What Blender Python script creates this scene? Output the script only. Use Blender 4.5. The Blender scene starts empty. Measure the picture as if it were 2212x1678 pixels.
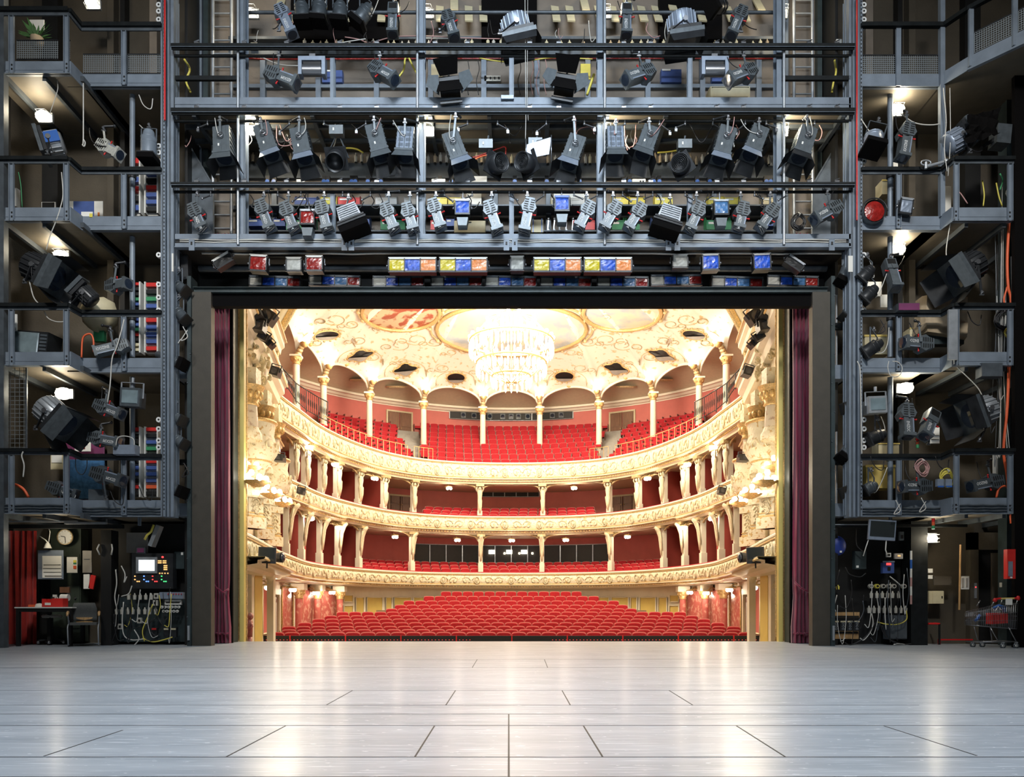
import bpy, math, random
from mathutils import Vector, Matrix, Euler
from mathutils.bvhtree import BVHTree
random.seed(7)
PI = math.pi
SC = bpy.context.scene
COL = SC.collection
# ---------------------------------------------------------------- view
F = 1700.0      # focal length in pixels of the 2212 px wide frame
CX = 1104.5     # x of the point straight ahead
HZ = 1308.0     # y of the horizon
EYE = 0.83      # camera height above the stage

cam_d = bpy.data.cameras.new('camera'); cam = bpy.data.objects.new('camera', cam_d); COL.objects.link(cam)
cam.location = (0, 0, EYE); cam.rotation_euler = (PI / 2, 0, 0)
cam_d.sensor_width = 36; cam_d.lens = F / 2212 * 36
cam_d.shift_x = (1106 - CX) / 2212; cam_d.shift_y = (HZ - 839) / 2212
cam_d.clip_start = 0.1; cam_d.clip_end = 300
SC.camera = cam
SC.view_settings.view_transform = 'Standard'; SC.view_settings.look = 'None'
SC.view_settings.gamma = 1; SC.view_settings.use_curve_mapping = False
SC.view_settings.exposure = 0.0

wd = bpy.data.worlds.new('world'); SC.world = wd; wd.use_nodes = True
wd.node_tree.nodes['Background'].inputs[0].default_value = (0.6, 0.62, 0.7, 1)
wd.node_tree.nodes['Background'].inputs[1].default_value = 0.03
try:
    SC.cycles.max_bounces = 6; SC.cycles.diffuse_bounces = 3; SC.cycles.glossy_bounces = 3
    SC.cycles.transmission_bounces = 4; SC.cycles.transparent_max_bounces = 6
    SC.cycles.caustics_reflective = False; SC.cycles.caustics_refractive = False
    SC.cycles.sample_clamp_indirect = 4.0
    SC.cycles.use_denoising = True
except Exception: pass

def area(name, loc, aim, sx, sy, power, col):
    d = bpy.data.lights.new(name, 'AREA'); d.shape = 'RECTANGLE'; d.size = sx; d.size_y = sy
    d.energy = power; d.color = col
    o = bpy.data.objects.new(name, d); COL.objects.link(o); o.location = loc
    o.rotation_euler = (Vector(aim) - Vector(loc)).to_track_quat('-Z', 'Y').to_euler()
    return o
def point(name, loc, power, col, r=0.08):
    d = bpy.data.lights.new(name, 'POINT'); d.energy = power; d.color = col; d.shadow_soft_size = r; d.specular_factor = 0.12
    o = bpy.data.objects.new(name, d); COL.objects.link(o); o.location = loc
    return o
COOL = (0.80, 0.90, 1.0); WARM = (1.0, 0.85, 0.63); TUNG = (1.0, 0.86, 0.62)
# stage work lights high in the fly loft, lighting the steel front and the floor, plus one added low fill
def focus(o, deg): o.data.spread = math.radians(deg); return o
focus(area('work_fill_light', (0, 5.0, 15.5), (0, 15.9, 10.2), 8, 1.2, 450, COOL), 80)
for sx in (-1, 1): focus(area('work_fill_light', (sx * 5.0, 3.5, 13.5), (sx * 8.6, 15.9, 7.5), 1.6, 1.0, 190, (1.0, 0.98, 0.94)), 70)
focus(area('floor_light', (0, 7.0, 17.5), (0, 7.0, 0), 5, 8, 850, (0.78, 0.88, 1.0)), 75)
focus(area('work_fill_light', (0, 0.5, 8), (0, 16.0, 8.4), 7, 1.0, 85, COOL), 60)  # unseen low fill added from the front to brighten the battens
# auditorium light: the chandelier, plus large fill areas added below the ceiling
point('chandelier_light', (0, 33.0, 11.6), 3000, WARM, 1.2)
area('house_fill', (0, 33.5, 11.0), (0, 40.0, 15.5), 5, 4, 1100, (1.0, .90, .74))
area('house_fill', (0, 30.0, 12.8), (0, 36.0, 0), 8, 4, 1500, WARM)
area('house_fill', (0, 25.0, 13.0), (0, 30.0, 0), 8, 3, 900, WARM)

def s2y(s): return F / s
def W(px, py, s):       # the point seen at pixel (px, py) that lies where one metre is s pixels
    return Vector(((px - CX) / s, F / s, EYE + (HZ - py) / s))
def PX(v): return CX + v[0] * F / v[1], HZ - (v[2] - EYE) * F / v[1]

# ---------------------------------------------------------------- materials
MAT = {}
def nd(nt, t, **kw):
    n = nt.nodes.new(t)
    for k, v in kw.items(): setattr(n, k, v)
    return n
def mat(name, col, rough=0.5, metal=0.0, var=0.0, scale=6.0, bump=0.0, bscale=30.0, col2=None, thr=None, coat=0.0, emit=None, es=0.0, stretch=None, spec=0.5, sheen=0.0):
    m = bpy.data.materials.new(name); m.use_nodes = True; nt = m.node_tree
    b = nt.nodes['Principled BSDF']
    c = (*col, 1)
    b.inputs['Base Color'].default_value = c; b.inputs['Roughness'].default_value = rough
    b.inputs['Metallic'].default_value = metal; b.inputs['Coat Weight'].default_value = coat
    b.inputs['Specular IOR Level'].default_value = spec
    if sheen: b.inputs['Sheen Weight'].default_value = sheen
    tc = nd(nt, 'ShaderNodeTexCoord'); vec = tc.outputs['Object']
    if stretch:
        mp = nd(nt, 'ShaderNodeMapping'); mp.inputs['Scale'].default_value = stretch
        nt.links.new(vec, mp.inputs[0]); vec = mp.outputs[0]
    if var or col2:
        n = nd(nt, 'ShaderNodeTexNoise'); n.inputs['Scale'].default_value = scale; n.inputs['Detail'].default_value = 4
        nt.links.new(vec, n.inputs[0])
        r = nd(nt, 'ShaderNodeValToRGB'); nt.links.new(n.outputs[0], r.inputs[0])
        if col2:
            lo, hi = thr or (0.45, 0.55)
            r.color_ramp.elements[0].position = lo; r.color_ramp.elements[1].position = hi
            r.color_ramp.elements[0].color = c; r.color_ramp.elements[1].color = (*col2, 1)
        else:
            r.color_ramp.elements[0].position = 0.3; r.color_ramp.elements[1].position = 0.7
            r.color_ramp.elements[0].color = tuple(x * (1 - var) for x in col) + (1,)
            r.color_ramp.elements[1].color = tuple(min(1, x * (1 + var)) for x in col) + (1,)
        nt.links.new(r.outputs[0], b.inputs['Base Color'])
    if bump:
        n2 = nd(nt, 'ShaderNodeTexNoise'); n2.inputs['Scale'].default_value = bscale; n2.inputs['Detail'].default_value = 3
        nt.links.new(vec, n2.inputs[0])
        bp = nd(nt, 'ShaderNodeBump'); bp.inputs['Strength'].default_value = bump; bp.inputs['Distance'].default_value = 0.02
        nt.links.new(n2.outputs[0], bp.inputs['Height']); nt.links.new(bp.outputs[0], b.inputs['Normal'])
    if emit:
        b.inputs['Emission Color'].default_value = (*emit, 1); b.inputs['Emission Strength'].default_value = es
    MAT[name] = m
    return m
mat('steel', (0.185, 0.222, 0.268), 0.45, 0.1, var=0.16, scale=3, bump=0.15, bscale=60)
mat('steel_dark', (0.085, 0.10, 0.115), 0.45, 0.2, var=0.25, scale=5)
mat('rail', (0.010, 0.012, 0.013), 0.5, 0.0, spec=0.2, var=0.3, scale=8)
mat('deep_green', (0.030, 0.045, 0.048), 0.5, 0.1, var=0.3, scale=4)
mat('portal_brown', (0.055, 0.047, 0.035), 0.6, var=0.12, scale=5, bump=0.2, bscale=120)
mat('black', (0.006, 0.006, 0.006), 0.55, var=0.3)
mat('black_cloth', (0.004, 0.0035, 0.0035), 0.95, spec=0.1, bump=0.3, bscale=80)
mat('black_metal', (0.026, 0.028, 0.031), 0.38, 0.2, var=0.3)
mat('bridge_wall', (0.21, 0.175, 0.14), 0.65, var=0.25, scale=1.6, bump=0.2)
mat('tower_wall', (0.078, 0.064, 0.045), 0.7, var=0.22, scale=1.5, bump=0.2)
mat('soffit', (0.15, 0.13, 0.10), 0.6, var=0.15, scale=3)
mat('lamp_grey', (0.125, 0.145, 0.158), 0.38, 0.3, var=0.15, scale=10)
mat('lamp_side', (0.085, 0.10, 0.112), 0.4, 0.3, var=0.2, scale=10)
mat('lamp_pale', (0.27, 0.32, 0.40), 0.38, 0.3, var=0.1, scale=10)
mat('chrome', (0.34, 0.35, 0.37), 0.3, 0.85)
mat('alu', (0.44, 0.47, 0.50), 0.35, 0.5, var=0.15)
mat('lens', (0.02, 0.03, 0.05), 0.08, 0.0, coat=1)
mat('red_plastic', (0.60, 0.02, 0.02), 0.35)
mat('red_box', (0.62, 0.03, 0.025), 0.4, var=0.1)
mat('yellow_box', (0.75, 0.65, 0.10), 0.5, var=0.1)
mat('blue_box', (0.06, 0.11, 0.33), 0.5, var=0.15)
mat('green_box', (0.04, 0.26, 0.11), 0.5, var=0.15)
mat('white', (0.78, 0.78, 0.76), 0.5, var=0.04)
mat('paper', (0.80, 0.79, 0.74), 0.8, var=0.04)
mat('cream_box', (0.62, 0.55, 0.36), 0.6, var=0.08)
mat('socket', (0.50, 0.48, 0.42), 0.5, var=0.1)
mat('wood', (0.50, 0.30, 0.13), 0.45, var=0.25, scale=4, stretch=(12, 12, 1))
mat('cable_black', (0.015, 0.015, 0.017), 0.5)
mat('cable_white', (0.58, 0.57, 0.53), 0.5)
mat('cable_pink', (0.48, 0.27, 0.25), 0.5)
mat('cable_yellow', (0.70, 0.60, 0.10), 0.5)
mat('cable_orange', (0.75, 0.12, 0.04), 0.45)
mat('cable_green', (0.05, 0.30, 0.12), 0.5)
mat('blue_plastic', (0.03, 0.12, 0.42), 0.35)
mat('gel_blue', (0.012, 0.08, 0.50), 0.35, var=0.5, scale=14, bump=0.7, bscale=12, coat=0.1)
mat('gel_yellow', (0.62, 0.50, 0.02), 0.25, var=0.2, scale=14, bump=0.7, bscale=12, coat=0.1)
mat('gel_orange', (0.80, 0.26, 0.07), 0.25, var=0.2, scale=14, bump=0.7, bscale=12, coat=0.1)
mat('gel_red', (0.26, 0.015, 0.012), 0.25, var=0.3, scale=14, bump=0.7, bscale=12, coat=0.1)
mat('gel_light', (0.06, 0.17, 0.36), 0.35, var=0.3, scale=14, bump=0.7, bscale=12, coat=0.1)
mat('diffuser', (0.42, 0.42, 0.38), 0.4, var=0.2, scale=20)
mat('screen', (0.03, 0.035, 0.035), 0.12, coat=0.4)
mat('screen_tube', (0.20, 0.26, 0.28), 0.15, coat=0.6, var=0.3, scale=3)
mat('glow_screen', (0.7, 0.75, 0.78), 0.3, emit=(0.85, 0.93, 1), es=1.3)
mat('glow_orange', (0.8, 0.4, 0.1), 0.4, emit=(1, 0.55, 0.2), es=1.2)
mat('glow_red', (0.8, 0.05, 0.05), 0.4, emit=(1, 0.08, 0.08), es=1.2)
mat('glow_blue', (0.1, 0.2, 0.9), 0.4, emit=(0.15, 0.35, 1), es=1.6)
mat('glow_green', (0.1, 0.7, 0.2), 0.4, emit=(0.1, 0.9, 0.3), es=1.0)
mat('bulb', (1, 1, 1), 0.4, emit=(1.0, 0.93, 0.78), es=9)
mat('bulb_work', (1, 1, 1), 0.4, emit=(1.0, 0.90, 0.70), es=14)
mat('bulb_soft', (1, 1, 1), 0.4, emit=(1.0, 0.88, 0.66), es=9)
mat('crystal', (1, 0.97, 0.9), 0.15, emit=(1.0, 0.93, 0.78), es=3.5, coat=1)  # drops given a glow of their own to whiten the chandelier
mat('curtain_wine', (0.26, 0.014, 0.055), 0.8, var=0.2, scale=3, sheen=0.5)
mat('curtain_red', (0.35, 0.012, 0.006), 0.85, var=0.2, scale=5, sheen=0.5, bump=0.3, bscale=90)
mat('door_green', (0.045, 0.06, 0.045), 0.45, var=0.15)
mat('chair_cloth', (0.075, 0.078, 0.075), 0.85, var=0.15, scale=60)
mat('velvet', (0.42, 0.004, 0.014), 0.8, var=0.12, scale=12, sheen=0.1)
mat('velvet_trim', (0.62, 0.30, 0.25), 0.5)
mat('seat_wood', (0.16, 0.05, 0.03), 0.45)
mat('cream', (0.82, 0.73, 0.52), 0.5, var=0.05, scale=2)
mat('cream_white', (0.87, 0.81, 0.66), 0.5, var=0.05, scale=2)
mat('gold', (0.72, 0.50, 0.22), 0.35, 0.35, var=0.3, scale=25, bump=0.3, bscale=60)
mat('gilt', (0.66, 0.50, 0.27), 0.4, 0.25, var=0.3, scale=25, bump=0.5, bscale=50)
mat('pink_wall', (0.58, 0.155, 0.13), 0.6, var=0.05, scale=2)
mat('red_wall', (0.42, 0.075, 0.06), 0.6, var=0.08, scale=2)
mat('marble_red', (0.50, 0.13, 0.11), 0.25, col2=(0.66, 0.33, 0.26), thr=(0.5, 0.62), scale=5, coat=0.3)
mat('marble', (0.70, 0.62, 0.50), 0.25, col2=(0.45, 0.33, 0.26), thr=(0.56, 0.66), scale=7, coat=0.3)
mat('yellow_panel', (0.70, 0.54, 0.16), 0.5, var=0.05, scale=2)
mat('door_wood', (0.18, 0.085, 0.045), 0.45, var=0.2, scale=3, stretch=(8, 8, 1))
mat('grey_stone', (0.34, 0.32, 0.29), 0.6, var=0.1)
mat('parquet', (0.30, 0.20, 0.13), 0.5, var=0.2, scale=3)
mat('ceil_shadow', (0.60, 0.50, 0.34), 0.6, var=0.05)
mat('tan_cloth', (0.42, 0.33, 0.22), 0.85, var=0.15, scale=5, bump=0.5, bscale=8)
mat('ornament', (0.86, 0.79, 0.60), 0.42, col2=(0.62, 0.42, 0.18), thr=(0.56, 0.64), scale=9, bump=1.0, bscale=14)
mat('relief', (0.84, 0.75, 0.53), 0.45, var=0.1, scale=6, bump=0.8, bscale=30)
mat('ceiling_paint', (0.90, 0.86, 0.74), 0.5, col2=(0.72, 0.55, 0.30), thr=(0.60, 0.66), scale=3.2, bump=0.4, bscale=10)
mat('fresco_sky', (0.72, 0.68, 0.52), 0.5, col2=(0.42, 0.50, 0.55), thr=(0.42, 0.62), scale=1.2)
mat('fresco_warm', (0.60, 0.47, 0.30), 0.5, col2=(0.36, 0.09, 0.05), thr=(0.46, 0.54), scale=1.7)
mat('metal_sheet', (0.46, 0.52, 0.60), 0.3, 0.6, var=0.1)
mat('blue_paint', (0.02, 0.05, 0.30), 0.5)
mat('poster_purple', (0.16, 0.03, 0.10), 0.5, var=0.3, scale=2)
mat('pvc_white', (0.70, 0.69, 0.64), 0.5)
mat('plant', (0.06, 0.16, 0.04), 0.6, var=0.4)

def floor_mat():
    m = bpy.data.materials.new('stage_paint'); m.use_nodes = True; nt = m.node_tree; b = nt.nodes['Principled BSDF']
    tc = nd(nt, 'ShaderNodeTexCoord')
    def noise(scale, sc, detail=4):
        mp = nd(nt, 'ShaderNodeMapping'); mp.inputs['Scale'].default_value = sc; nt.links.new(tc.outputs['Object'], mp.inputs[0])
        n = nd(nt, 'ShaderNodeTexNoise'); n.inputs['Scale'].default_value = scale; n.inputs['Detail'].default_value = detail
        nt.links.new(mp.outputs[0], n.inputs[0]); return n.outputs[0]
    def ramp(src, a, b2, ca, cb):
        r = nd(nt, 'ShaderNodeValToRGB'); nt.links.new(src, r.inputs[0])
        r.color_ramp.elements[0].position = a; r.color_ramp.elements[1].position = b2
        r.color_ramp.elements[0].color = (*ca, 1); r.color_ramp.elements[1].color = (*cb, 1); return r.outputs[0]
    base = ramp(noise(1.2, (0.5, 2.5, 1)), 0.3, 0.7, (0.32, 0.355, 0.39), (0.45, 0.48, 0.51))
    scr = ramp(noise(2.5, (0.9, 22, 1), 5), 0.60, 0.64, (0, 0, 0), (1, 1, 1))
    spk = ramp(noise(14, (0.8, 2.0, 1), 3), 0.67, 0.70, (0, 0, 0), (1, 1, 1))
    drk = ramp(noise(2.1, (0.7, 30, 1), 5), 0.30, 0.34, (1, 1, 1), (0, 0, 0))
    prev = base
    for msk, col, fac in ((scr, (0.78, 0.80, 0.82), 0.75), (spk, (0.82, 0.83, 0.84), 0.8), (drk, (0.18, 0.19, 0.2), 0.35)):
        mx = nd(nt, 'ShaderNodeMix', data_type='RGBA'); ml = nd(nt, 'ShaderNodeMath', operation='MULTIPLY'); ml.inputs[1].default_value = fac
        nt.links.new(msk, ml.inputs[0]); nt.links.new(ml.outputs[0], mx.inputs[0])
        nt.links.new(prev, mx.inputs[6]); mx.inputs[7].default_value = (*col, 1); prev = mx.outputs[2]
    nt.links.new(prev, b.inputs['Base Color'])
    rr = nd(nt, 'ShaderNodeMapRange'); rr.inputs[3].default_value = 0.30; rr.inputs[4].default_value = 0.48
    nt.links.new(noise(3, (0.6, 5, 1)), rr.inputs[0]); nt.links.new(rr.outputs[0], b.inputs['Roughness'])
    bp = nd(nt, 'ShaderNodeBump'); bp.inputs['Strength'].default_value = 0.06; bp.inputs['Distance'].default_value = 0.01
    nt.links.new(noise(5, (0.4, 8, 1)), bp.inputs['Height']); nt.links.new(bp.outputs[0], b.inputs['Normal'])
    b.inputs['Coat Weight'].default_value = 0.25; b.inputs['Coat Roughness'].default_value = 0.2
    MAT['stage_paint'] = m
floor_mat()
# wire mesh: real holes cut by a grid of the surface itself
def grid_mat(name, col, pitch, frac):
    m = bpy.data.materials.new(name); m.use_nodes = True; nt = m.node_tree; b = nt.nodes['Principled BSDF']
    b.inputs['Base Color'].default_value = (*col, 1); b.inputs['Roughness'].default_value = 0.5
    tc = nd(nt, 'ShaderNodeTexCoord'); sp = nd(nt, 'ShaderNodeSeparateXYZ'); nt.links.new(tc.outputs['UV'], sp.inputs[0])
    outs = []
    for ax in (0, 1):
        a = nd(nt, 'ShaderNodeMath', operation='MULTIPLY'); a.inputs[1].default_value = 1 / pitch; nt.links.new(sp.outputs[ax], a.inputs[0])
        f = nd(nt, 'ShaderNodeMath', operation='FRACT'); nt.links.new(a.outputs[0], f.inputs[0])
        l = nd(nt, 'ShaderNodeMath', operation='LESS_THAN'); l.inputs[1].default_value = frac; nt.links.new(f.outputs[0], l.inputs[0]); outs.append(l.outputs[0])
    mx = nd(nt, 'ShaderNodeMath', operation='MAXIMUM'); nt.links.new(outs[0], mx.inputs[0]); nt.links.new(outs[1], mx.inputs[1])
    nt.links.new(mx.outputs[0], b.inputs['Alpha'])
    MAT[name] = m
grid_mat('wire_mesh', (0.16, 0.18, 0.19), 0.042, 0.34)
grid_mat('wire_fence', (0.14, 0.15, 0.15), 0.085, 0.14)

# ---------------------------------------------------------------- mesh building
class MB:
    def __init__(s): s.v = []; s.f = []; s.m = []; s.sm = []; s.uv = {}; s.M = Matrix(); s.mats = []; s.cm = 0
    def use(s, name):
        if name not in s.mats: s.mats.append(name)
        s.cm = s.mats.index(name); return s
    def at(s, M): s.M = M; return s
    def add(s, vs, fs, smooth=False):
        b = len(s.v); s.v += [s.M @ Vector(v) for v in vs]
        for f in fs: s.f.append([b + i for i in f]); s.m.append(s.cm); s.sm.append(smooth)
        return s
    def box(s, c, d, R=None, taper=None):
        x, y, z = d[0] / 2, d[1] / 2, d[2] / 2
        vs = [Vector((i * x, j * y, k * z)) for k in (-1, 1) for j in (-1, 1) for i in (-1, 1)]
        if taper:
            for v in vs[4:]: v.x *= taper[0]; v.y *= taper[1]
        if R is not None: vs = [R @ v for v in vs]
        vs = [v + Vector(c) for v in vs]
        return s.add(vs, [(0, 2, 3, 1), (4, 5, 7, 6), (0, 1, 5, 4), (2, 6, 7, 3), (0, 4, 6, 2), (1, 3, 7, 5)])
    def bb(s, x0, x1, y0, y1, z0, z1): return s.box(((x0 + x1) / 2, (y0 + y1) / 2, (z0 + z1) / 2), (abs(x1 - x0), abs(y1 - y0), abs(z1 - z0)))
    def quad(s, a, b, c, d, uv=None):
        s.add([a, b, c, d], [(0, 1, 2, 3)])
        if uv: s.uv[len(s.f) - 1] = uv
        return s
    def frame(s, p, q):
        d = (Vector(q) - Vector(p)); L = d.length
        if L < 1e-6: d = Vector((0, 0, 1)); L = 1e-6
        d = d / L; u = d.orthogonal().normalized(); w = d.cross(u); return d, u, w, L
    def cyl(s, p, q, r, r2=None, n=8, cap=True):
        r2 = r if r2 is None else r2; d, u, w, L = s.frame(p, q); p = Vector(p); q = Vector(q); vs = []
        for c, rr in ((p, r), (q, r2)):
            for i in range(n):
                a = 2 * PI * i / n; vs.append(c + u * math.cos(a) * rr + w * math.sin(a) * rr)
        s.add(vs, [(i, (i + 1) % n, n + (i + 1) % n, n + i) for i in range(n)], n > 5)
        if cap: s.add(vs, [tuple(reversed(range(n))), tuple(range(n, 2 * n))])
        return s
    def tube(s, pts, r, n=5, closed=False):
        pts = [Vector(p) for p in pts]; N = len(pts); vs = []; up = None
        for i, p in enumerate(pts):
            a = pts[(i - 1) % N] if (closed or i) else p; b = pts[(i + 1) % N] if (closed or i < N - 1) else p
            t = (b - a).normalized() if (b - a).length > 1e-9 else Vector((0, 0, 1))
            if up is None: up = t.orthogonal().normalized()
            up = (up - t * up.dot(t)); up = up.normalized() if up.length > 1e-6 else t.orthogonal().normalized()
            w = t.cross(up); rr = r[i] if isinstance(r, (list, tuple)) else r
            vs += [p + up * math.cos(2 * PI * k / n) * rr + w * math.sin(2 * PI * k / n) * rr for k in range(n)]
        fs = []
        for i in range(N if closed else N - 1):
            j = (i + 1) % N
            fs += [(i * n + k, i * n + (k + 1) % n, j * n + (k + 1) % n, j * n + k) for k in range(n)]
        if not closed: fs += [tuple(reversed(range(n))), tuple(range((N - 1) * n, N * n))]
        return s.add(vs, fs, True)
    def bar(s, p, q, wx, wz):   # rectangular bar, wz measured towards world up
        d, u, w, L = s.frame(p, q); up = Vector((0, 0, 1))
        if abs(d.z) > 0.95: up = Vector((0, 1, 0))
        u = (up - d * up.dot(d)).normalized(); w = d.cross(u); vs = []
        for c in (Vector(p), Vector(q)):
            for a, b in ((-1, -1), (1, -1), (1, 1), (-1, 1)): vs.append(c + w * a * wx / 2 + u * b * wz / 2)
        return s.add(vs, [(3, 2, 1, 0), (4, 5, 6, 7), (0, 1, 5, 4), (1, 2, 6, 5), (2, 3, 7, 6), (3, 0, 4, 7)])
    def lathe(s, prof, c=(0, 0, 0), n=14, axis='z', a0=0, a1=2 * PI, smooth=True):
        full = abs(a1 - a0 - 2 * PI) < 1e-6; m = n if full else n + 1; vs = []
        for r, h in prof:
            for i in range(m):
                a = a0 + (a1 - a0) * i / n; x, y = r * math.cos(a), r * math.sin(a)
                v = (x, y, h) if axis == 'z' else ((x, h, y) if axis == 'y' else (h, x, y)); vs.append(Vector(v) + Vector(c))
        fs = []
        for j in range(len(prof) - 1):
            for i in range(n): k = (i + 1) % m; fs.append((j * m + i, j * m + k, (j + 1) * m + k, (j + 1) * m + i))
        return s.add(vs, fs, smooth)
    def ball(s, c, r, n=8, sq=(1, 1, 1)):
        m = max(3, n // 2); prof = [(math.sin(PI * j / m), -math.cos(PI * j / m)) for j in range(m + 1)]; vs = []
        for rr, h in prof:
            for i in range(n):
                a = 2 * PI * i / n; vs.append(Vector(c) + Vector((rr * math.cos(a) * r * sq[0], rr * math.sin(a) * r * sq[1], h * r * sq[2])))
        return s.add(vs, [(j * n + i, j * n + (i + 1) % n, (j + 1) * n + (i + 1) % n, (j + 1) * n + i) for j in range(m) for i in range(n)], True)
    def prism(s, poly, y0, y1, inset=0.0, back=None):   # polygon in x,z pushed from y0 to y1 (y0 = front, slightly inset)
        n = len(poly); cx = sum(p[0] for p in poly) / n; cz = sum(p[1] for p in poly) / n
        def ring(k, y): return [(cx + (x - cx) * k, y, cz + (z - cz) * k) for x, z in poly]
        vs = ring(1 - inset, y0) + (ring(1, y0 + (y1 - y0) * 0.35) if inset else ring(1, y0)) + ring(1, y1)
        fs = [tuple(range(n)), tuple(reversed(range(2 * n, 3 * n)))]
        for b in (0, n): fs += [(b + i, b + n + i, b + n + (i + 1) % n, b + (i + 1) % n) for i in range(n)]
        return s.add(vs, fs)
    def sweep(s, path, prof, smooth=False, closed=False):   # path [(x,y,nx,ny)], prof [(d,z)]
        n = len(prof); vs = [(x + nx * d, y + ny * d, z) for x, y, nx, ny in path for d, z in prof]; N = len(path)
        fs = [(i * n + j, i * n + j + 1, ((i + 1) % N) * n + j + 1, ((i + 1) % N) * n + j) for i in range(N if closed else N - 1) for j in range(n - 1)]
        return s.add(vs, fs, smooth)
    def build(s, name, parent=None, origin=None, world=True):
        me = bpy.data.meshes.new(name); o = bpy.data.objects.new(name, me); COL.objects.link(o)
        vs = s.v
        if parent is not None:
            o.parent = parent
            if world:
                inv = parent['_m'] if False else PM[parent.name].inverted(); vs = [inv @ v for v in vs]
        elif origin is not None:
            og = Vector(origin); vs = [v - og for v in vs]; o.location = og
        me.from_pydata([tuple(v) for v in vs], [], s.f)
        for m in s.mats or ['steel']: me.materials.append(MAT[m])
        me.polygons.foreach_set('material_index', s.m); me.polygons.foreach_set('use_smooth', s.sm)
        if s.uv:
            ul = me.uv_layers.new(name='UVMap')
            for fi, uvs in s.uv.items():
                p = me.polygons[fi]
                for li, uv in zip(p.loop_indices, uvs): ul.data[li].uv = uv
        me.update(); PM[o.name] = (PM[parent.name].copy() if parent is not None else Matrix.Translation(o.location))
        return o
PM = {}
def B(m): return MB().use(m)
def tag(o, label, cat, group=None, kind=None):
    if label: o['label'] = label
    if cat: o['category'] = cat
    if group: o['group'] = group
    if kind: o['kind'] = kind
    return o
def struct(mb, name, origin=None, parent=None):
    o = mb.build(name, parent, origin)
    if parent is None: o['kind'] = 'structure'
    return o
def thing(name, label, cat, loc, rot=(0, 0, 0), group=None):
    o = bpy.data.objects.new(name, None); COL.objects.link(o); o.location = loc; o.rotation_euler = rot
    o.empty_display_size = 0.1
    PM[o.name] = Matrix.Translation(Vector(loc)) @ Euler(rot).to_matrix().to_4x4()
    return tag(o, label, cat, group)
def dup(root, loc=None, rot=None, label=None, group=None):
    r = root.copy(); COL.objects.link(r)
    if loc is not None: r.location = loc
    if rot is not None: r.rotation_euler = rot
    if label: r['label'] = label
    if group: r['group'] = group
    for ch in list(root.children):
        c = ch.copy(); COL.objects.link(c); c.parent = r
        for g in ch.children: d = g.copy(); COL.objects.link(d); d.parent = c
    return r
ORD = ['first', 'second', 'third', 'fourth', 'fifth', 'sixth', 'seventh', 'eighth', 'ninth', 'tenth', 'eleventh', 'twelfth',
       'thirteenth', 'fourteenth', 'fifteenth', 'sixteenth', 'seventeenth', 'eighteenth', 'nineteenth', 'twentieth']
def nth(k):
    k += 1
    if k <= 20: return ORD[k - 1]
    t = {2: 'twenty', 3: 'thirty', 4: 'forty'}[k // 10]
    return {2: 'twentieth', 3: 'thirtieth', 4: 'fortieth'}[k // 10] if k % 10 == 0 else t + '-' + ORD[k % 10 - 1]
# ================================================================ AUDITORIUM
def smooth_curve(pts, n=12):        # Catmull-Rom through (x, y) points
    P = [Vector(p) for p in pts]; P = [P[0] * 2 - P[1]] + P + [P[-1] * 2 - P[-2]]; out = []
    for i in range(1, len(P) - 2):
        for k in range(n):
            t = k / n; a, b, c, d = P[i - 1:i + 3]
            out.append(0.5 * ((2 * b) + (c - a) * t + (2 * a - 5 * b + 4 * c - d) * t * t + (3 * b - a - 3 * c + d) * t ** 3))
    return out + [P[-2]]
def mirror(pts): return pts + [(-x, y) for x, y in reversed(pts[:-1])]
def path_of(pts, n=6):              # with normals pointing away from the middle of the hall
    c = smooth_curve(pts, n); out = []
    for i, p in enumerate(c):
        t = (c[min(i + 1, len(c) - 1)] - c[max(i - 1, 0)]).normalized(); nx, ny = -t.y, t.x
        out.append((p.x, p.y, nx, ny))
    return out
HALF = [(-8.45, 27.6), (-8.40, 29.2), (-8.28, 31.0), (-8.18, 32.8), (-7.95, 34.4), (-7.5, 36.2), (-6.9, 37.9), (-6.0, 39.6), (-4.4, 41.2), (-2.2, 42.05), (0, 42.25)]
RAIL = path_of(mirror(HALF))
HALF1 = [(-6.4, 18.75), (-6.75, 21.0), (-7.2, 23.6), (-7.5, 25.5), (-7.75, 27.6), (-8.0, 29.6), (-8.15, 31.4), (-8.1, 33.0), (-7.9, 34.6), (-7.5, 36.2), (-6.9, 37.9), (-6.0, 39.6), (-4.4, 41.2), (-2.2, 42.05), (0, 42.25)]
RAIL1 = path_of(mirror(HALF1))
def off(path, d): return [(x + nx * d, y + ny * d, nx, ny) for x, y, nx, ny in path]
def at_px(path, px, d=0.0):         # the place on a path (pushed out by d) seen at pixel column px
    pa = off(path, d)
    for i in range(len(pa) - 1):
        a, b = pa[i], pa[i + 1]; pa_, pb_ = CX + a[0] * F / a[1], CX + b[0] * F / b[1]
        if (pa_ - px) * (pb_ - px) <= 0 and pa_ != pb_:
            t = (px - pa_) / (pb_ - pa_); return [a[k] + (b[k] - a[k]) * t for k in range(4)]
    return list(pa[0] if abs(px - (CX + pa[0][0] * F / pa[0][1])) < abs(px - (CX + pa[-1][0] * F / pa[-1][1])) else pa[-1])
def walk(path, step, start=0.0):    # places every step metres along a path
    out = []; acc = -start
    for i in range(len(path) - 1):
        a, b = path[i], path[i + 1]; L = math.hypot(b[0] - a[0], b[1] - a[1])
        while acc <= L:
            if acc >= 0: t = acc / L if L else 0; out.append([a[k] + (b[k] - a[k]) * t for k in range(4)])
            acc += step
        acc -= L
    return out
def facing(nx, ny): return math.atan2(ny, nx) - PI / 2     # turn so that local -y looks back to the middle

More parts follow.
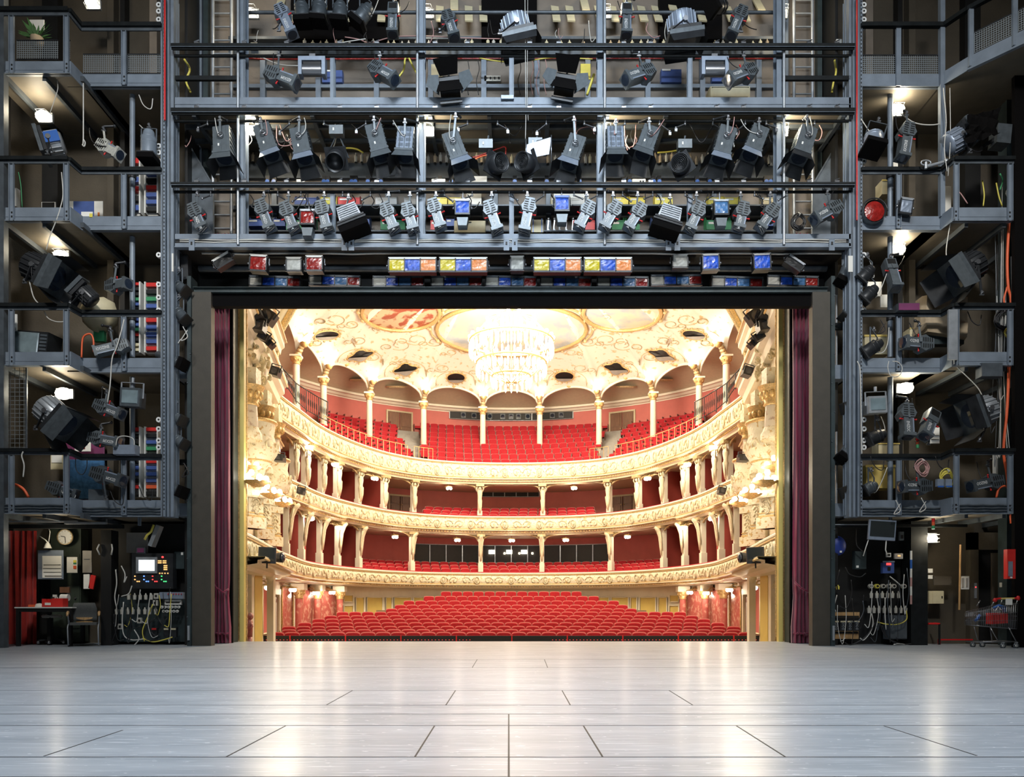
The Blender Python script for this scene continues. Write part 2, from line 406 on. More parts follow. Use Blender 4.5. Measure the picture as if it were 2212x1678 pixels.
# ---- the shell
sh = B('cream'); sh.bb(-13.5, 13.5, 18.55, 53.5, -1.9, -1.75); sh.cm = sh.use('parquet').cm
fl = B('parquet'); fl.bb(-13.5, 13.5, 18.32, 53.5, -2.3, -2.2)
rows_y = [1366, 1360, 1353, 1345, 1337, 1330, 1322, 1315, 1307, 1298, 1288, 1278]
ROW = []
for k, y in enumerate(rows_y):
    Y = 28.3 + 1.11 * k; s = F / Y; ROW.append((Y, EYE + (HZ - y) / s - 0.95))
for k, (Y, z) in enumerate(ROW): fl.bb(-9.6, 9.6, Y - 0.62, Y + 0.5 + (3.2 if k == 11 else 0), -2.2, z)
struct(fl, 'floor_auditorium')
# outer walls of the hall
ow = B('red_wall'); ow.bb(-13.6, -13.4, 18.5, 53.5, -2.2, 17); ow.bb(13.4, 13.6, 18.5, 53.5, -2.2, 17); ow.bb(-13.6, 13.6, 53.4, 53.6, -2.2, 17)
struct(ow, 'wall_hall_outer')
rf = B('cream'); rf.bb(-13.6, 13.6, 18.5, 53.6, 17, 17.2); struct(rf, 'ceiling_hall_roof')

# ---- arcade and ceiling
COLS = [(640, 768), (699, 815), (798, 848), (915, 868), (1043, 880)]
ZC = 12.38
cp = []
for px, py in COLS:
    s = (HZ - py) / (ZC - EYE); cp.append(((px - CX) / s, F / s))
front = [(-8.6, 28.2), (-9.6, 32.0)]
allc = front + cp; allc = allc + [(-x, y) for x, y in reversed(allc)]
ring = []           # (x, y, z of the arch edge)
def colpath():
    base = smooth_curve(allc, 16); return base
cpth = colpath()
for i, p in enumerate(cpth):
    u = (i % 16) / 16; seg = i // 16
    w = 1.05
    ring.append((p.x, p.y, ZC + w * math.sqrt(max(0, 1 - (2 * u - 1) ** 2))))
ring[-1] = (ring[-1][0], ring[-1][1], ZC)
def ceil_pt(x, y, z, v):
    cx, cy = 0, 31.0; e = 1 - (1 - v) ** 3.2; zt = 15.3
    zz = z * (1 - e) + zt * e
    return (x + (cx - x) * v, y + (cy - y) * v, zz)
cl = B('ceiling_paint'); VS = [0, .03, .07, .12, .18, .25, .34, .45, .6, .8, 1.0]; vs = []; N = len(ring)
for x, y, z in ring: vs += [ceil_pt(x, y, z, v) for v in VS]
n = len(VS); fs = [(i * n + j, i * n + j + 1, (i + 1) * n + j + 1, (i + 1) * n + j) for i in range(N - 1) for j in range(n - 1)]
cl.add(vs, fs, True)
ceil_o = struct(cl, 'ceiling')
CBV = BVHTree.FromPolygons([Vector(v) for v in vs], fs)
def on_ceiling(px, py):
    d = Vector(((px - CX) / F, 1, (HZ - py) / F)).normalized(); h = CBV.ray_cast(Vector((0, 0, EYE)), d)
    return (h[0], h[1]) if h[0] else (None, None)
# arch mouldings
for seg in range(2, len(allc) - 3):
    a = ring[seg * 16:(seg + 1) * 16 + 1]
    t = B('cream_white'); t.tube([(x, y, z) for x, y, z in a], 0.075, 6)
    t.use('gold'); t.tube([(x * .993, y * .997, z + 0.13) for x, y, z in a], 0.022, 5)
    x, y, z = a[8]; t.ball((x * .99, y - .05, z + 0.1), 0.16, 8, (1, .6, 1))
    struct(t, 'trim_%d' % (seg - 1))
# gallery behind the arcade
GW = 3.3
carc = [(p.x, p.y) for p in cpth]; garc = []
for i, p in enumerate(cpth):
    t = (cpth[min(i + 1, len(cpth) - 1)] - cpth[max(i - 1, 0)]).normalized(); garc.append((p.x, p.y, -t.y, t.x))
ZG = 13.0
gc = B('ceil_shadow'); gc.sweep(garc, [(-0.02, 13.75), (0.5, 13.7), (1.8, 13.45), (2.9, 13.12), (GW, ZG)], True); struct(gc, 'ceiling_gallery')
co = B('cream_white'); co.sweep(garc, [(GW - .45, ZG + .12), (GW - .45, ZG), (GW - .3, ZG - .03), (GW - .2, ZG - .12), (GW - .05, ZG - .16), (GW - .05, ZG - .2)]); struct(co, 'trim_cornice')
gw = B('pink_wall'); gw.sweep(garc, [(GW, ZG + .1), (GW, 9.2)]); struct(gw, 'wall_gallery')
for gx in (779, 857, 1352, 1430):     # round air grilles in the gallery vault
    q = at_px(garc, gx, 1.5); g = B('gilt'); zc_ = 13.5
    M = Matrix.Translation((q[0], q[1], zc_ - .02)) @ Matrix.Rotation(0.25, 4, 'X')
    g.at(M); g.lathe([(0.62, 0.02), (0.60, -.05), (0.45, -.06)], n=20); g.use('door_wood'); g.lathe([(0.45, -.05), (0.0, -.05)], n=20)
    for k in range(-3, 4): g.use('gilt').bar((-0.4, k * .12, -.07), (0.4, k * .12, -.07), .02, .02)
    g.at(Matrix())
    tag(g.build('air_grille', origin=(q[0], q[1], zc_)), 'round brown air grille in the gallery vault, %s from the left' % ORD[[779, 857, 1352, 1430].index(gx)], 'grille', 'grilles in the gallery vault')
# columns
def column(i, px, side):
    x, y = cp[i]; x *= side; j = i if side < 0 else -1
    lab = ['outermost', 'second', 'third', 'fourth', 'innermost'][i]
    t = thing('gallery_column', 'slim cream column with gilt capital, %s of five on the %s half of the upper gallery' % (lab, 'left' if side < 0 else 'right'), 'column', (x, y, 9.4), (0, 0, 0), 'columns carrying the gallery arches')
    s = B('cream_white'); s.cyl((x, y, 9.2), (x, y, ZC - .42), .175, .155, 12); s.cyl((x, y, 9.2), (x, y, 10.0), .21, .19, 12); s.build('shaft', t)
    c = B('gold'); c.lathe([(.16, -.42), (.20, -.40), (.16, -.36), (.18, -.3), (.29, -.12), (.25, -.08)], (x, y, ZC), 12)
    for k in range(8):
        a = k * PI / 4; c.ball((x + .2 * math.cos(a), y + .2 * math.sin(a), ZC - .18), .07, 6, (1, 1, 1.5))
    c.use('cream_white').box((x, y, ZC - .04), (.5, .5, .08)); c.build('capital', t)
    # gilded shell bracket and its lamps
    g = B('gilt'); ux, uy = -x, 31 - y; L = math.hypot(ux, uy); ux /= L; uy /= L
    for k in range(5): g.ball((x + ux * (.12 + k * .09), y + uy * (.12 + k * .09), ZC + .06 + k * .13), .17 - .012 * k, 8, (1, 1, .8))
    g.build('bracket', t)
    L_ = thing('arcade_lamp', 'glowing lamp cluster above the %s gallery column on the %s' % (lab, 'left' if side < 0 else 'right'), 'lamp', (x + ux * .45, y + uy * .45, ZC + .55), (0, 0, 0), 'lamps at the springing of the gallery arches')
    b = B('bulb')
    for k in range(5): a = k * 2 * PI / 5; b.ball((x + ux * .5 + .16 * math.cos(a), y + uy * .5 + .16 * math.sin(a), ZC + .6), .11, 8)
    b.build('bulb_ring', L_); h = B('gold'); h.lathe([(.02, .3), (.1, .32), (.2, .5), (.22, .52)], (x + ux * .5, y + uy * .5, ZC), 10); h.build('holder', L_)
    point('arcade_light', (x + ux * .9, y + uy * .9, ZC + .55), 75, WARM, .15)
for i, (px, py) in enumerate(COLS):
    column(i, px, 1)
    column(i, px, -1)

# painted medallions, oculi
def ell(cx, cy, rx, ry, n=28, wob=0.0, rot=0.0):
    out = []
    for k in range(n):
        a = 2 * PI * k / n; r = 1 + wob * math.cos(4 * a)
        dx, dy = rx * r * math.cos(a), ry * r * math.sin(a); out.append((cx + dx * math.cos(rot) - dy * math.sin(rot), cy + dx * math.sin(rot) + dy * math.cos(rot)))
    return out
def ceil_ring(pix, lift):
    pts = []
    for px, py in pix:
        h, nn = on_ceiling(px, py)
        if h is not None: pts.append(h - Vector((0, 0.3, 1)).normalized() * lift)
    return pts
def medallion(name, label, pix, m, parent=None):
    pts = ceil_ring(pix, .05)
    if len(pts) < 6: return
    c = sum(pts, Vector()) / len(pts); t = thing(name, label, 'ceiling painting', c)
    f = B(m); f.add([c] + pts, [(0, i + 1, (i + 1) % len(pts) + 1) for i in range(len(pts))], True); f.build('canvas', t)
    g = B('gold'); g.tube([p - Vector((0, 0, .05)) for p in pts], .10, 6, True); g.use('gilt'); out = [c + (p - c) * 1.09 for p in pts]; g.tube(out, .06, 6, True)
    for k in range(0, len(out), 2): g.ball(out[k], .13, 6)
    g.build('frame', t)
medallion('ceiling_painting', 'ceiling painting with warm red and brown patches in a gilt frame, left of the chandelier', ell(866, 672, 84, 38), 'fresco_warm')
medallion('ceiling_painting', 'pale sky ceiling painting in a gilt frame, right of the chandelier', ell(1344, 672, 84, 38), 'fresco_sky')
medallion('ceiling_painting', 'large oval sky painting in a gilt frame directly behind the chandelier', ell(1105, 708, 162, 56), 'fresco_sky')
OC = [(706, 723, 27, 10, -.1, 0), (779, 767, 26, 11, -.25, .18), (876, 797, 23, 12, -.15, .2), (985, 815, 20, 11, 0, 0),
      (1219, 812, 21, 11, 0, 0), (1331, 795, 24, 12, .2, .2), (1429, 766, 27, 11, .3, .18), (1499, 722, 26, 10, .15, 0)]
for k, (cx, cy, rx, ry, ro, wb) in enumerate(OC):
    pts = ceil_ring(ell(cx, cy, rx, ry, 20, wb, ro), .03)
    c = sum(pts, Vector()) / len(pts)
    o = B('black'); o.add([c] + pts, [(0, i + 1, (i + 1) % len(pts) + 1) for i in range(len(pts))])
    o.use('gold'); o.tube(pts, .045, 6, True)
    lo = ceil_ring([(x, y) for x, y in ell(cx, cy + 1, rx * .93, ry * .85, 20, wb, ro) if y > cy + 1], .06)
    if len(lo) > 3: o.use('grey_stone'); o.add(lo, [tuple(range(len(lo)))])
    o.use('gilt')
    for q in ceil_ring(ell(cx, cy, rx * 1.12, ry * 1.3, 14, wb, ro), .02): o.ball(q, .07, 5)
    struct(o, 'window_%d' % (k + 1))
# stucco scrolls
sc = B('gilt')
def scroll_px(cx, cy, r, turn, flip=1):
    pix = [(cx + flip * r * (1 - a / 14) * math.cos(a), cy + .5 * r * (1 - a / 14) * math.sin(a)) for a in [turn + q * .55 for q in range(14)]]
    pts = ceil_ring(pix, .02)
    if len(pts) > 3: sc.tube(pts, .018, 4)
for sx in (-1, 1):
    for (dx, cy, r) in ((205, 733, 26), (165, 738, 20), (240, 745, 24), (262, 705, 22), (300, 770, 18), (150, 795, 18), (235, 780, 16), (330, 735, 18), (380, 690, 26), (180, 680, 20), (60, 800, 18), (420, 740, 14), (130, 760, 14), (345, 700, 18)):
        scroll_px(CX + sx * dx, cy, r, 0.4, sx); scroll_px(CX + sx * (dx + r * 1.2), cy + 4, r * .7, 2.2, -sx)
    for cx, cy, rx, ry in ((395, 735, 60, 32), (325, 775, 50, 28), (228, 800, 46, 28), (120, 820, 44, 26)):
        pts = ceil_ring([p for p in ell(CX + sx * cx, cy + 6, rx, ry, 26) if p[1] < cy + 14], .02)
        if len(pts) > 4: sc.tube(sorted(pts, key=lambda p: p.x), .016, 4)
struct(sc, 'trim_ceiling_scrolls')

# ---- chandelier
ch = thing('chandelier', 'huge blazing crystal chandelier hanging in the middle of the auditorium ceiling', 'chandelier', (0, 33.0, 13.4))
c0 = Vector((0, 33.0, 11.75))
st = B('gold'); st.cyl((0, 33, 13.0), (0, 33, 15.2), .05, n=8)
for r, z in ((1.0, 1.0), (1.75, .15), (1.45, -.75), (.8, -1.3)): st.tube([c0 + Vector((r * math.cos(a), r * math.sin(a), z)) for a in [k * PI / 16 for k in range(32)]], .045, 6, True)
for k in range(12):
    a = k * PI / 6; st.tube([c0 + Vector((r * math.cos(a), r * math.sin(a), z)) for r, z in ((.06, 1.5), (1.0, 1.0), (1.75, .15), (1.45, -.75), (.8, -1.3), (.1, -1.6))], .025, 5)
st.build('frame', ch)
bu = B('bulb')
for r, z, n in ((1.0, 1.1, 14), (1.75, .27, 24), (1.45, -.63, 20), (.8, -1.18, 12)):
    for k in range(n): a = 2 * PI * k / n + r; bu.ball(c0 + Vector((r * math.cos(a), r * math.sin(a), z)), .085, 8)
o = bu.build('candle_bulbs', ch); o['kind'] = 'stuff'
cr = B('crystal')
for r, z, n, L in ((1.0, .9, 22, .5), (1.75, .05, 40, .55), (1.45, -.85, 34, .45), (.8, -1.4, 20, .4), (.4, 1.3, 12, .5), (1.3, .5, 30, .4)):
    for k in range(n):
        a = 2 * PI * k / n; p = c0 + Vector((r * math.cos(a), r * math.sin(a), z)); cr.ball(p - Vector((0, 0, L / 2)), .055, 5, (1, 1, L / .11))
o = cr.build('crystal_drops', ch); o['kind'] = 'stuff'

# ---- tiers
def tier(name, label, path, zt, zb, bulge, cush):
    t = thing(name, label, 'balcony', (0, path[len(path) // 2][1], zb))
    H = zt - zb
    f = B('ornament')
    prof = [(0.02, zt - .06), (-.02 - bulge * .2, zt - .16), (-bulge, zb + H * .62), (-bulge, zb + H * .42), (-bulge * .5, zb + H * .27)]
    f.sweep(path, prof, True); po = f.build('parapet', t)
    r = B('cream_white'); r.sweep(path, [(.22, zt), (-.06, zt), (-.09, zt - .03), (-.09, zt - .07), (-.02, zt - .11)]); r.build('top_moulding', t)
    g = B('gold'); g.tube([(x - nx * .06, y - ny * .06, zt - .12) for x, y, nx, ny in path], .022, 5); g.tube([(x - nx * (bulge * .5 + .02), y - ny * (bulge * .5 + .02), zb + H * .28) for x, y, nx, ny in path], .028, 5)
    g.build('gilt_line', po)
    if cush:
        q = B('velvet'); q.sweep(path, [(.24, zt + .01), (.22, zt + .05), (.04, zt + .05), (-.02, zt + .01)], True); q.build('arm_cushion', t)
    c = B('cream'); c.sweep(path, [(-bulge * .5, zb + H * .27), (-bulge * .5 - .06, zb + H * .24), (-bulge * .5 - .06, zb + H * .2), (.02, zb + H * .16), (.02, zb + H * .12), (.10, zb + H * .06), (.12, zb)])
    co_ = c.build('cornice', t)
    # dentils / beads
    d = B('gold')
    for x, y, nx, ny in walk(path, .16): d.box((x + nx * .0, y + ny * .0, zb + H * .13), (.07, .07, .06))
    o = d.build('dentils', co_); o['kind'] = 'stuff'
    # relief of scrolls and cartouches
    e = B('relief'); zc = zb + H * .52
    for i, (x, y, nx, ny) in enumerate(walk(path, .62, .3)):
        a = facing(nx, ny); M = Matrix.Translation((x - nx * (bulge + .01), y - ny * (bulge + .01), zc)) @ Matrix.Rotation(a, 4, 'Z')
        e.at(M); k = H * .24; fl_ = 1 if i % 2 else -1
        e.tube([(fl_ * (.24 - .24 * q / 9 * 1.0) * math.cos(q * .8) * 1.1, -.015, k * (1 - q / 13) * math.sin(q * .8)) for q in range(11)], .022, 4)
        if i % 3 == 0:
            e.tube([(.13 * math.cos(q * PI / 6), -.02, k * .9 * math.sin(q * PI / 6)) for q in range(12)], .028, 4, True); e.ball((0, -.01, 0), .085, 6, (1, .5, 1.2))
        else: e.ball((.2 * fl_, -.01, -k * .4), .05, 5, (1.3, .5, 1)); e.ball((-.15 * fl_, -.01, k * .5), .04, 5, (1.3, .5, 1))
    e.at(Matrix()); eo = e.build('relief_ornament', po); eo['kind'] = 'stuff'
    return t
tier('upper_balcony_front', 'topmost curved balcony front, pale cream with gilt edges, below the raked red gallery seats', RAIL, 8.50, 7.36, .10, False)
tier('middle_balcony_front', 'middle curved balcony front covered with cream cherub and scroll relief', RAIL, 5.62, 4.65, .14, True)
tier('lower_balcony_front', 'lowest curved balcony front with dense gilded relief, above the stalls', RAIL1, 2.59, 1.75, .12, True)
# floors, soffits and back walls of the tiers
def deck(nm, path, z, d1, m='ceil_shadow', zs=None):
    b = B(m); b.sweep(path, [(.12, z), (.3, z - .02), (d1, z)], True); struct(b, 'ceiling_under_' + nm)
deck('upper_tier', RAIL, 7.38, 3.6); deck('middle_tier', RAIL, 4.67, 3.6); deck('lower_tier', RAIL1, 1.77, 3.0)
for nm, path, z in (('upper_tier', RAIL, 7.62), ('middle_tier', RAIL, 4.82), ('lower_tier', RAIL1, 1.92)):
    b = B('parquet'); b.sweep(path, [(.0, z), (3.8 if nm != 'upper_tier' else 1.0, z)]); struct(b, 'floor_' + nm)
def backwall(nm, path, d, z0, z1, m): b = B(m); b.sweep(path, [(d, z1), (d, z0)]); return struct(b, 'wall_' + nm)
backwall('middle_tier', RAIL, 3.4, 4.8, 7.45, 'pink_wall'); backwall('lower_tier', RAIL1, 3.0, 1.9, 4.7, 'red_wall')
# partitions between the side boxes
def partition(path, px, d0, d1, z0, z1, i):
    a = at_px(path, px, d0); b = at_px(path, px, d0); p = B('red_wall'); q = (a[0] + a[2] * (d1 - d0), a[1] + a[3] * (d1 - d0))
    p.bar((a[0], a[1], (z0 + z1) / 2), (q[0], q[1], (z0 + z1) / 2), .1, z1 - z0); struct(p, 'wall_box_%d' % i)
for i, px in enumerate((657, 693, 726, 773, 828)):
    for sd in (0, 1):
        pp = px + 3 if sd == 0 else 2 * CX - px - 3
        partition(RAIL, pp, .55, 3.4, 4.8, 7.4, i * 4 + sd + 1)
        if px < 780: partition(RAIL1, pp, .55, 3.0, 1.9, 4.7, i * 4 + sd + 3)
# tier pillars
def pillar(kind, path, px, zb, zt, lab, figure, nside, no):
    x, y, nx, ny = at_px(path, px, .38); a = facing(nx, ny)
    t = thing('balcony_pillar', lab, 'pillar', (x, y, zb), (0, 0, a), 'pillars of the %s tier' % kind)
    H = zt - zb; s = B('cream_white'); s.box((0, 0, H * .5), (.20, .2, H)); s.box((0, 0, H * .2), (.26, .26, H * .4)); s.build('shaft', t, world=False)
    g = B('relief')
    if figure:      # a carved herm: drapery, torso, head, raised arms carrying the soffit
        g.lathe([(.05, .35 * H), (.10, .5 * H), (.13, .62 * H), (.10, .68 * H), (.14, .78 * H), (.13, .84 * H), (.05, .87 * H)], (0, -.16, 0), 9)
        g.ball((0, -.20, .91 * H), .075, 8, (1, 1, 1.2)); g.tube([(-.12, -.16, .82 * H), (-.2, -.22, .9 * H), (-.1, -.2, .98 * H)], .035, 5); g.tube([(.12, -.16, .82 * H), (.2, -.22, .9 * H), (.1, -.2, .98 * H)], .035, 5)
        for k in range(4): g.tube([(-.1 + .06 * k, -.26, .64 * H), (-.06 + .05 * k, -.24, .5 * H), (-.03 + .02 * k, -.2, .36 * H)], .018, 4)
        g.build('herm_figure', t, world=False)
    else:
        g.tube([(0, -.14, .45 * H), (0, -.17, .6 * H), (0, -.22, .8 * H), (0, -.34, .93 * H), (0, -.5, .97 * H)], [.05, .07, .09, .11, .06], 7)
        for sx in (-.09, .09): g.tube([(sx, -.14, .55 * H), (sx, -.2, .75 * H), (sx * 1.4, -.3, .9 * H)], .025, 4)
        g.build('scroll_bracket', t, world=False)
    c = B('gilt'); c.box((0, -.08, H - .06), (.42, .5, .12))
    for k in (-1, 1): c.tube([(k * .15, -.05, H - .22), (k * .32, -.05, H - .1), (k * .55, -.05, H - .03), (k * .85, -.05, H - .0)], [.06, .05, .035, .02], 5)
    c.build('capital', t, world=False)
P2 = [632, 657, 693, 726, 773, 828, 892, 1036]; P1 = [618, 651, 690, 729, 775, 889, 1038]
for P, kind, path, zb, zt, fg in ((P2, 'middle', RAIL, 5.0, 7.36, True), (P1, 'lower', RAIL1, 2.1, 4.66, False)):
    for sd in (0, 1):
        for i, px in enumerate(P):
            n_ = len(P) - 1 - i
            lab = 'cream %s pillar, %s from the centre on the %s side of the %s balcony' % ('carved figure' if fg else 'scroll bracket', ORD[n_], 'left' if sd == 0 else 'right', kind)
            pillar(kind, path, px if sd == 0 else 2 * CX - px, zb, zt, lab, fg, sd, i)
# arched fascia between pillars (depressed arches)
def fascia(nm, path, pxs, z0, z1, d):
    allp = pxs + [2 * CX - p for p in reversed(pxs)]; b = B('cream_white')
    for a, c in zip(allp[:-1], allp[1:]):
        vs = []; n = 12
        for k in range(n + 1):
            u = k / n; q = at_px(path, a + (c - a) * u, d); e = min(1, max(0, 1 - (abs(2 * u - 1)) ** 6)) ** .5
            zl = z0 + (z1 - z0) * .95 * (e if abs(2 * u - 1) > .5 else 1) * 1.0
            vs += [(q[0], q[1], z1 + .02), (q[0], q[1], min(zl, z1 - .02))]
        b.add(vs, [(2 * i, 2 * i + 1, 2 * i + 3, 2 * i + 2) for i in range(n)])
    struct(b, 'trim_' + nm)
fascia('middle_arches', RAIL, P2, 6.75, 7.36, .45); fascia('lower_arches', RAIL1, P1, 4.1, 4.66, .45)

# ---- stalls level wall
sw = B('cream_white'); sw.sweep(RAIL1, [(.9, 1.8), (.9, -1.6)]); struct(sw, 'wall_stalls')
n_t = 20
def panel(px0, px1, py0, py1, m, path=RAIL1, d=.86, nm=None, fm='cream_white'):
    global n_t
    b = B(m); pts = []
    for k in range(5):
        q = at_px(path, px0 + (px1 - px0) * k / 4, d); pts.append(q)
    zt = EYE + (HZ - py0) * pts[2][1] / F; zb = EYE + (HZ - py1) * pts[2][1] / F
    b.add([v for q in pts for v in ((q[0], q[1], zt), (q[0], q[1], zb))], [(2 * i, 2 * i + 1, 2 * i + 3, 2 * i + 2) for i in range(4)])
    b.use(fm); e = [(q[0] - q[2] * .02, q[1] - q[3] * .02) for q in pts]
    lp = [(x, y, zt) for x, y in e] + [(x, y, zb) for x, y in reversed(e)]; b.tube(lp, .035, 4, True)
    n_t += 1; return struct(b, nm or 'trim_%d' % n_t)
for sd in (0, 1):
    def X(p): return p if sd == 0 else 2 * CX - p
    for a, b_, t_, bt in ((768, 786, 1290, 1345), (792, 826, 1290, 1345), (833, 846, 1290, 1345), (851, 888, 1290, 1345), (893, 915, 1290, 1345), (925, 955, 1288, 1345)):
        panel(X(a), X(b_), t_, bt, 'yellow_panel')
    panel(X(742), X(762), 1285, 1300, 'yellow_panel'); panel(X(742), X(762), 1308, 1345, 'yellow_panel')
    panel(X(690), X(726), 1272, 1345, 'marble_red', fm='gold'); panel(X(652), X(682), 1270, 1350, 'marble_red', fm='gold'); panel(X(608), X(632), 1268, 1358, 'marble_red', fm='gold'); panel(X(566), X(584), 1268, 1368, 'pink_wall', fm='cream')
    for k, px in enumerate((646, 686, 734)):
        x, y, nx, ny = at_px(RAIL1, X(px), .55); t = thing('stalls_column', 'red marble column with gilt capital at the %s side of the stalls, %s from the stage' % ('left' if sd == 0 else 'right', ORD[k]), 'column', (x, y, -1.6), (0, 0, 0), 'red marble columns beside the stalls')
        s = B('marble_red'); s.cyl((0, 0, 0), (0, 0, 2.75), .17, .15, 12); s.build('shaft', t, world=False)
        c = B('gold'); c.lathe([(.15, 2.72), (.19, 2.74), (.16, 2.8), (.28, 3.05), (.28, 3.1)], n=12)
        for q in range(8): c.ball((.2 * math.cos(q * PI / 4), .2 * math.sin(q * PI / 4), 2.95), .07, 6)
        c.use('cream_white').box((0, 0, 3.2), (.55, .55, .25)); c.build('capital', t, world=False)
    # tall door in its moulded frame, nearest the stage
    x, y, nx, ny = at_px(RAIL1, X(592), .8); t = thing('auditorium_door', 'tall half glazed door with moulded cream frame at the %s end of the stalls' % ('left' if sd == 0 else 'right'), 'door', (x, y, -1.6), (0, 0, facing(nx, ny)))
    s = B('cream'); s.box((-.75, 0, 1.4), (.22, .2, 2.9)); s.box((.75, 0, 1.4), (.22, .2, 2.9)); s.box((0, 0, 2.95), (1.75, .22, .22)); s.build('door_frame', t, world=False)
    s = B('door_wood'); s.box((0, .02, 1.35), (1.3, .08, 2.8)); lo = s.build('door_leaf', t, world=False); s = B('diffuser'); s.box((0, -.03, 1.55), (.5, .06, 2.0)); s.build('glass', lo, world=False)
    s = B('gold'); s.cyl((.5, -.12, 1.05), (.5, -.12, 1.5), .025); s.build('handle', lo, world=False)
# doors of the tiers
def hall_door(px0, px1, py0, py1, path, d, lab):
    q = at_px(path, (px0 + px1) / 2, d - .06); s = F / q[1]; w = abs(px1 - px0) / s; zt = EYE + (HZ - py0) / s; zb = EYE + (HZ - py1) / s
    c = abs(math.cos(facing(q[2], q[3]))); w /= max(.5, c)
    t = thing('double_door', lab, 'door', (q[0], q[1], zb), (0, 0, facing(q[2], q[3]))); h = zt - zb
    f = B('cream_box'); f.box((-w / 2, 0, h / 2), (.09, .1, h)); f.box((w / 2, 0, h / 2), (.09, .1, h)); f.box((0, 0, h), (w + .09, .1, .09)); f.build('door_frame', t, world=False)
    for sx in (-1, 1):
        l = B('door_wood'); l.box((sx * w / 4, 0, h / 2), (w / 2 - .05, .06, h - .04)); l.box((sx * w / 4, -.04, h * .72), (w / 2 - .25, .04, h * .4)); l.box((sx * w / 4, -.04, h * .25), (w / 2 - .25, .04, h * .3)); lo = l.build('door_leaf', t, world=False)
        k = B('gold'); k.ball((sx * .08, -.08, h * .45), .035, 6); k.build('door_knob', lo, world=False) if False else k.build('door_knob', t, world=False)
hall_door(838, 888, 889, 955, garc, GW, 'brown double door in the pink gallery wall left of the lighting booth')
hall_door(1319, 1369, 889, 955, garc, GW, 'brown double door in the pink gallery wall right of the lighting booth')
hall_door(842, 886, 1070, 1106, RAIL, 3.3, 'brown double door behind the left side of the middle balcony')
hall_door(1324, 1368, 1070, 1106, RAIL, 3.3, 'brown double door behind the right side of the middle balcony')
hall_door(732, 752, 1172, 1215, RAIL1, 2.9, 'dark brown door behind the left side of the lower balcony')
hall_door(1456, 1480, 1172, 1215, RAIL1, 2.9, 'dark brown door behind the right side of the lower balcony')
# booth windows
def booth(no, px0, px1, py0, py1, path, d, nm, cells, inner):
    b = B('black'); g = B('alu'); n = cells; q0 = at_px(path, (px0 + px1) / 2, d); s = F / q0[1]; zt = EYE + (HZ - py0) / s; zb = EYE + (HZ - py1) / s
    pts = [at_px(path, px0 + (px1 - px0) * k / n, d) for k in range(n + 1)]
    b.add([v for q in pts for v in ((q[0], q[1], zt), (q[0], q[1], zb))], [(2 * i, 2 * i + 1, 2 * i + 3, 2 * i + 2) for i in range(n)])
    o = struct(b, 'window_%d' % no)
    for q in pts: g.bar((q[0] - q[2] * .03, q[1] - q[3] * .03, zb), (q[0] - q[2] * .03, q[1] - q[3] * .03, zt), .05, .04)
    g.tube([(q[0] - q[2] * .03, q[1] - q[3] * .03, zt) for q in pts], .03, 4); g.tube([(q[0] - q[2] * .03, q[1] - q[3] * .03, zb) for q in pts], .03, 4); g.build('window_frame', o)
    return pts, zt, zb
pts, zt, zb = booth(11, 971, 1238, 891, 909, garc, GW - .05, '', 3, 0)
for k, px in enumerate((1001, 1024, 1058, 1086, 1104, 1120, 1140, 1193, 1212)):
    q = at_px(garc, px, GW - .15); t = thing('booth_spotlight', 'small grey spotlight behind the gallery booth window, %s from the left' % ORD[k], 'spotlight', (q[0], q[1], 12.62), (0, 0, 0), 'spotlights in the gallery booth')
    b = B('lamp_side'); b.box((0, 0, 0), (.3, .2, .34)); b.build('housing', t, world=False); b = B('lens'); b.cyl((0, -.1, 0), (0, -.13, 0), .12, n=12); b.build('lens', t, world=False)
booth(12, 1040, 1165, 1057, 1073, RAIL, 3.3, '', 5, 0)
booth(13, 893, 1316, 1178, 1216, RAIL1, 2.9, '', 12, 0)
for k, px in enumerate((1062, 1090, 1100, 1122, 1132, 1150)):
    q = at_px(RAIL1, px, 2.8); b = B('bulb_soft'); b.box((q[0], q[1], EYE + (HZ - 1192 - (k % 2) * 3) * q[1] / F), (.32 if k % 2 == 0 else .1, .05, .22 if k % 2 == 0 else .1))
    tag(b.build('booth_lamp', origin=(q[0], q[1], 3.4)), 'lit work lamp glowing in the control booth below the middle balcony, %s from the left' % ORD[k], 'lamp', 'lamps in the control booth')

# ---- lamps of the tiers
def wall_lamp(px, py, path, d, lab, power, big=False):
    q = at_px(path, px, d); s = F / q[1]; z = EYE + (HZ - py) / s
    t = thing('balcony_lamp', lab, 'lamp', (q[0], q[1], z), (0, 0, facing(q[2], q[3])), 'lamps under the balconies')
    b = B('bulb'); n = 5 if big else 3
    for k in range(n): a = k * 2 * PI / n; b.ball((.11 * math.cos(a) * (1.4 if big else 1), -.05 + .08 * math.sin(a), -.02), .085, 8)
    b.build('bulb_ring', t, world=False)
    g = B('gilt'); g.lathe([(.03, .12), (.2, .10), (.24, .05), (.05, .03)], (0, 0, 0), 12)
    g.tube([(0, 0, .1), (0, .1, .2), (0, .25, .22)], .03, 5)
    if big:
        for k in range(-3, 4): g.tube([(0, .12, .05), (k * .13, .08, .15), (k * .2, .1, .1)], [.05, .035, .02], 5)
    g.build('bracket', t, world=False)
    point('balcony_light', (q[0] - q[2] * .25, q[1] - q[3] * .25, z - .12), power, WARM, .1)
L2 = [(665, 966), (722, 1003), (808, 1033), (969, 1054)]; L1 = [(668, 1119), (730, 1139), (852, 1159), (987, 1166)]
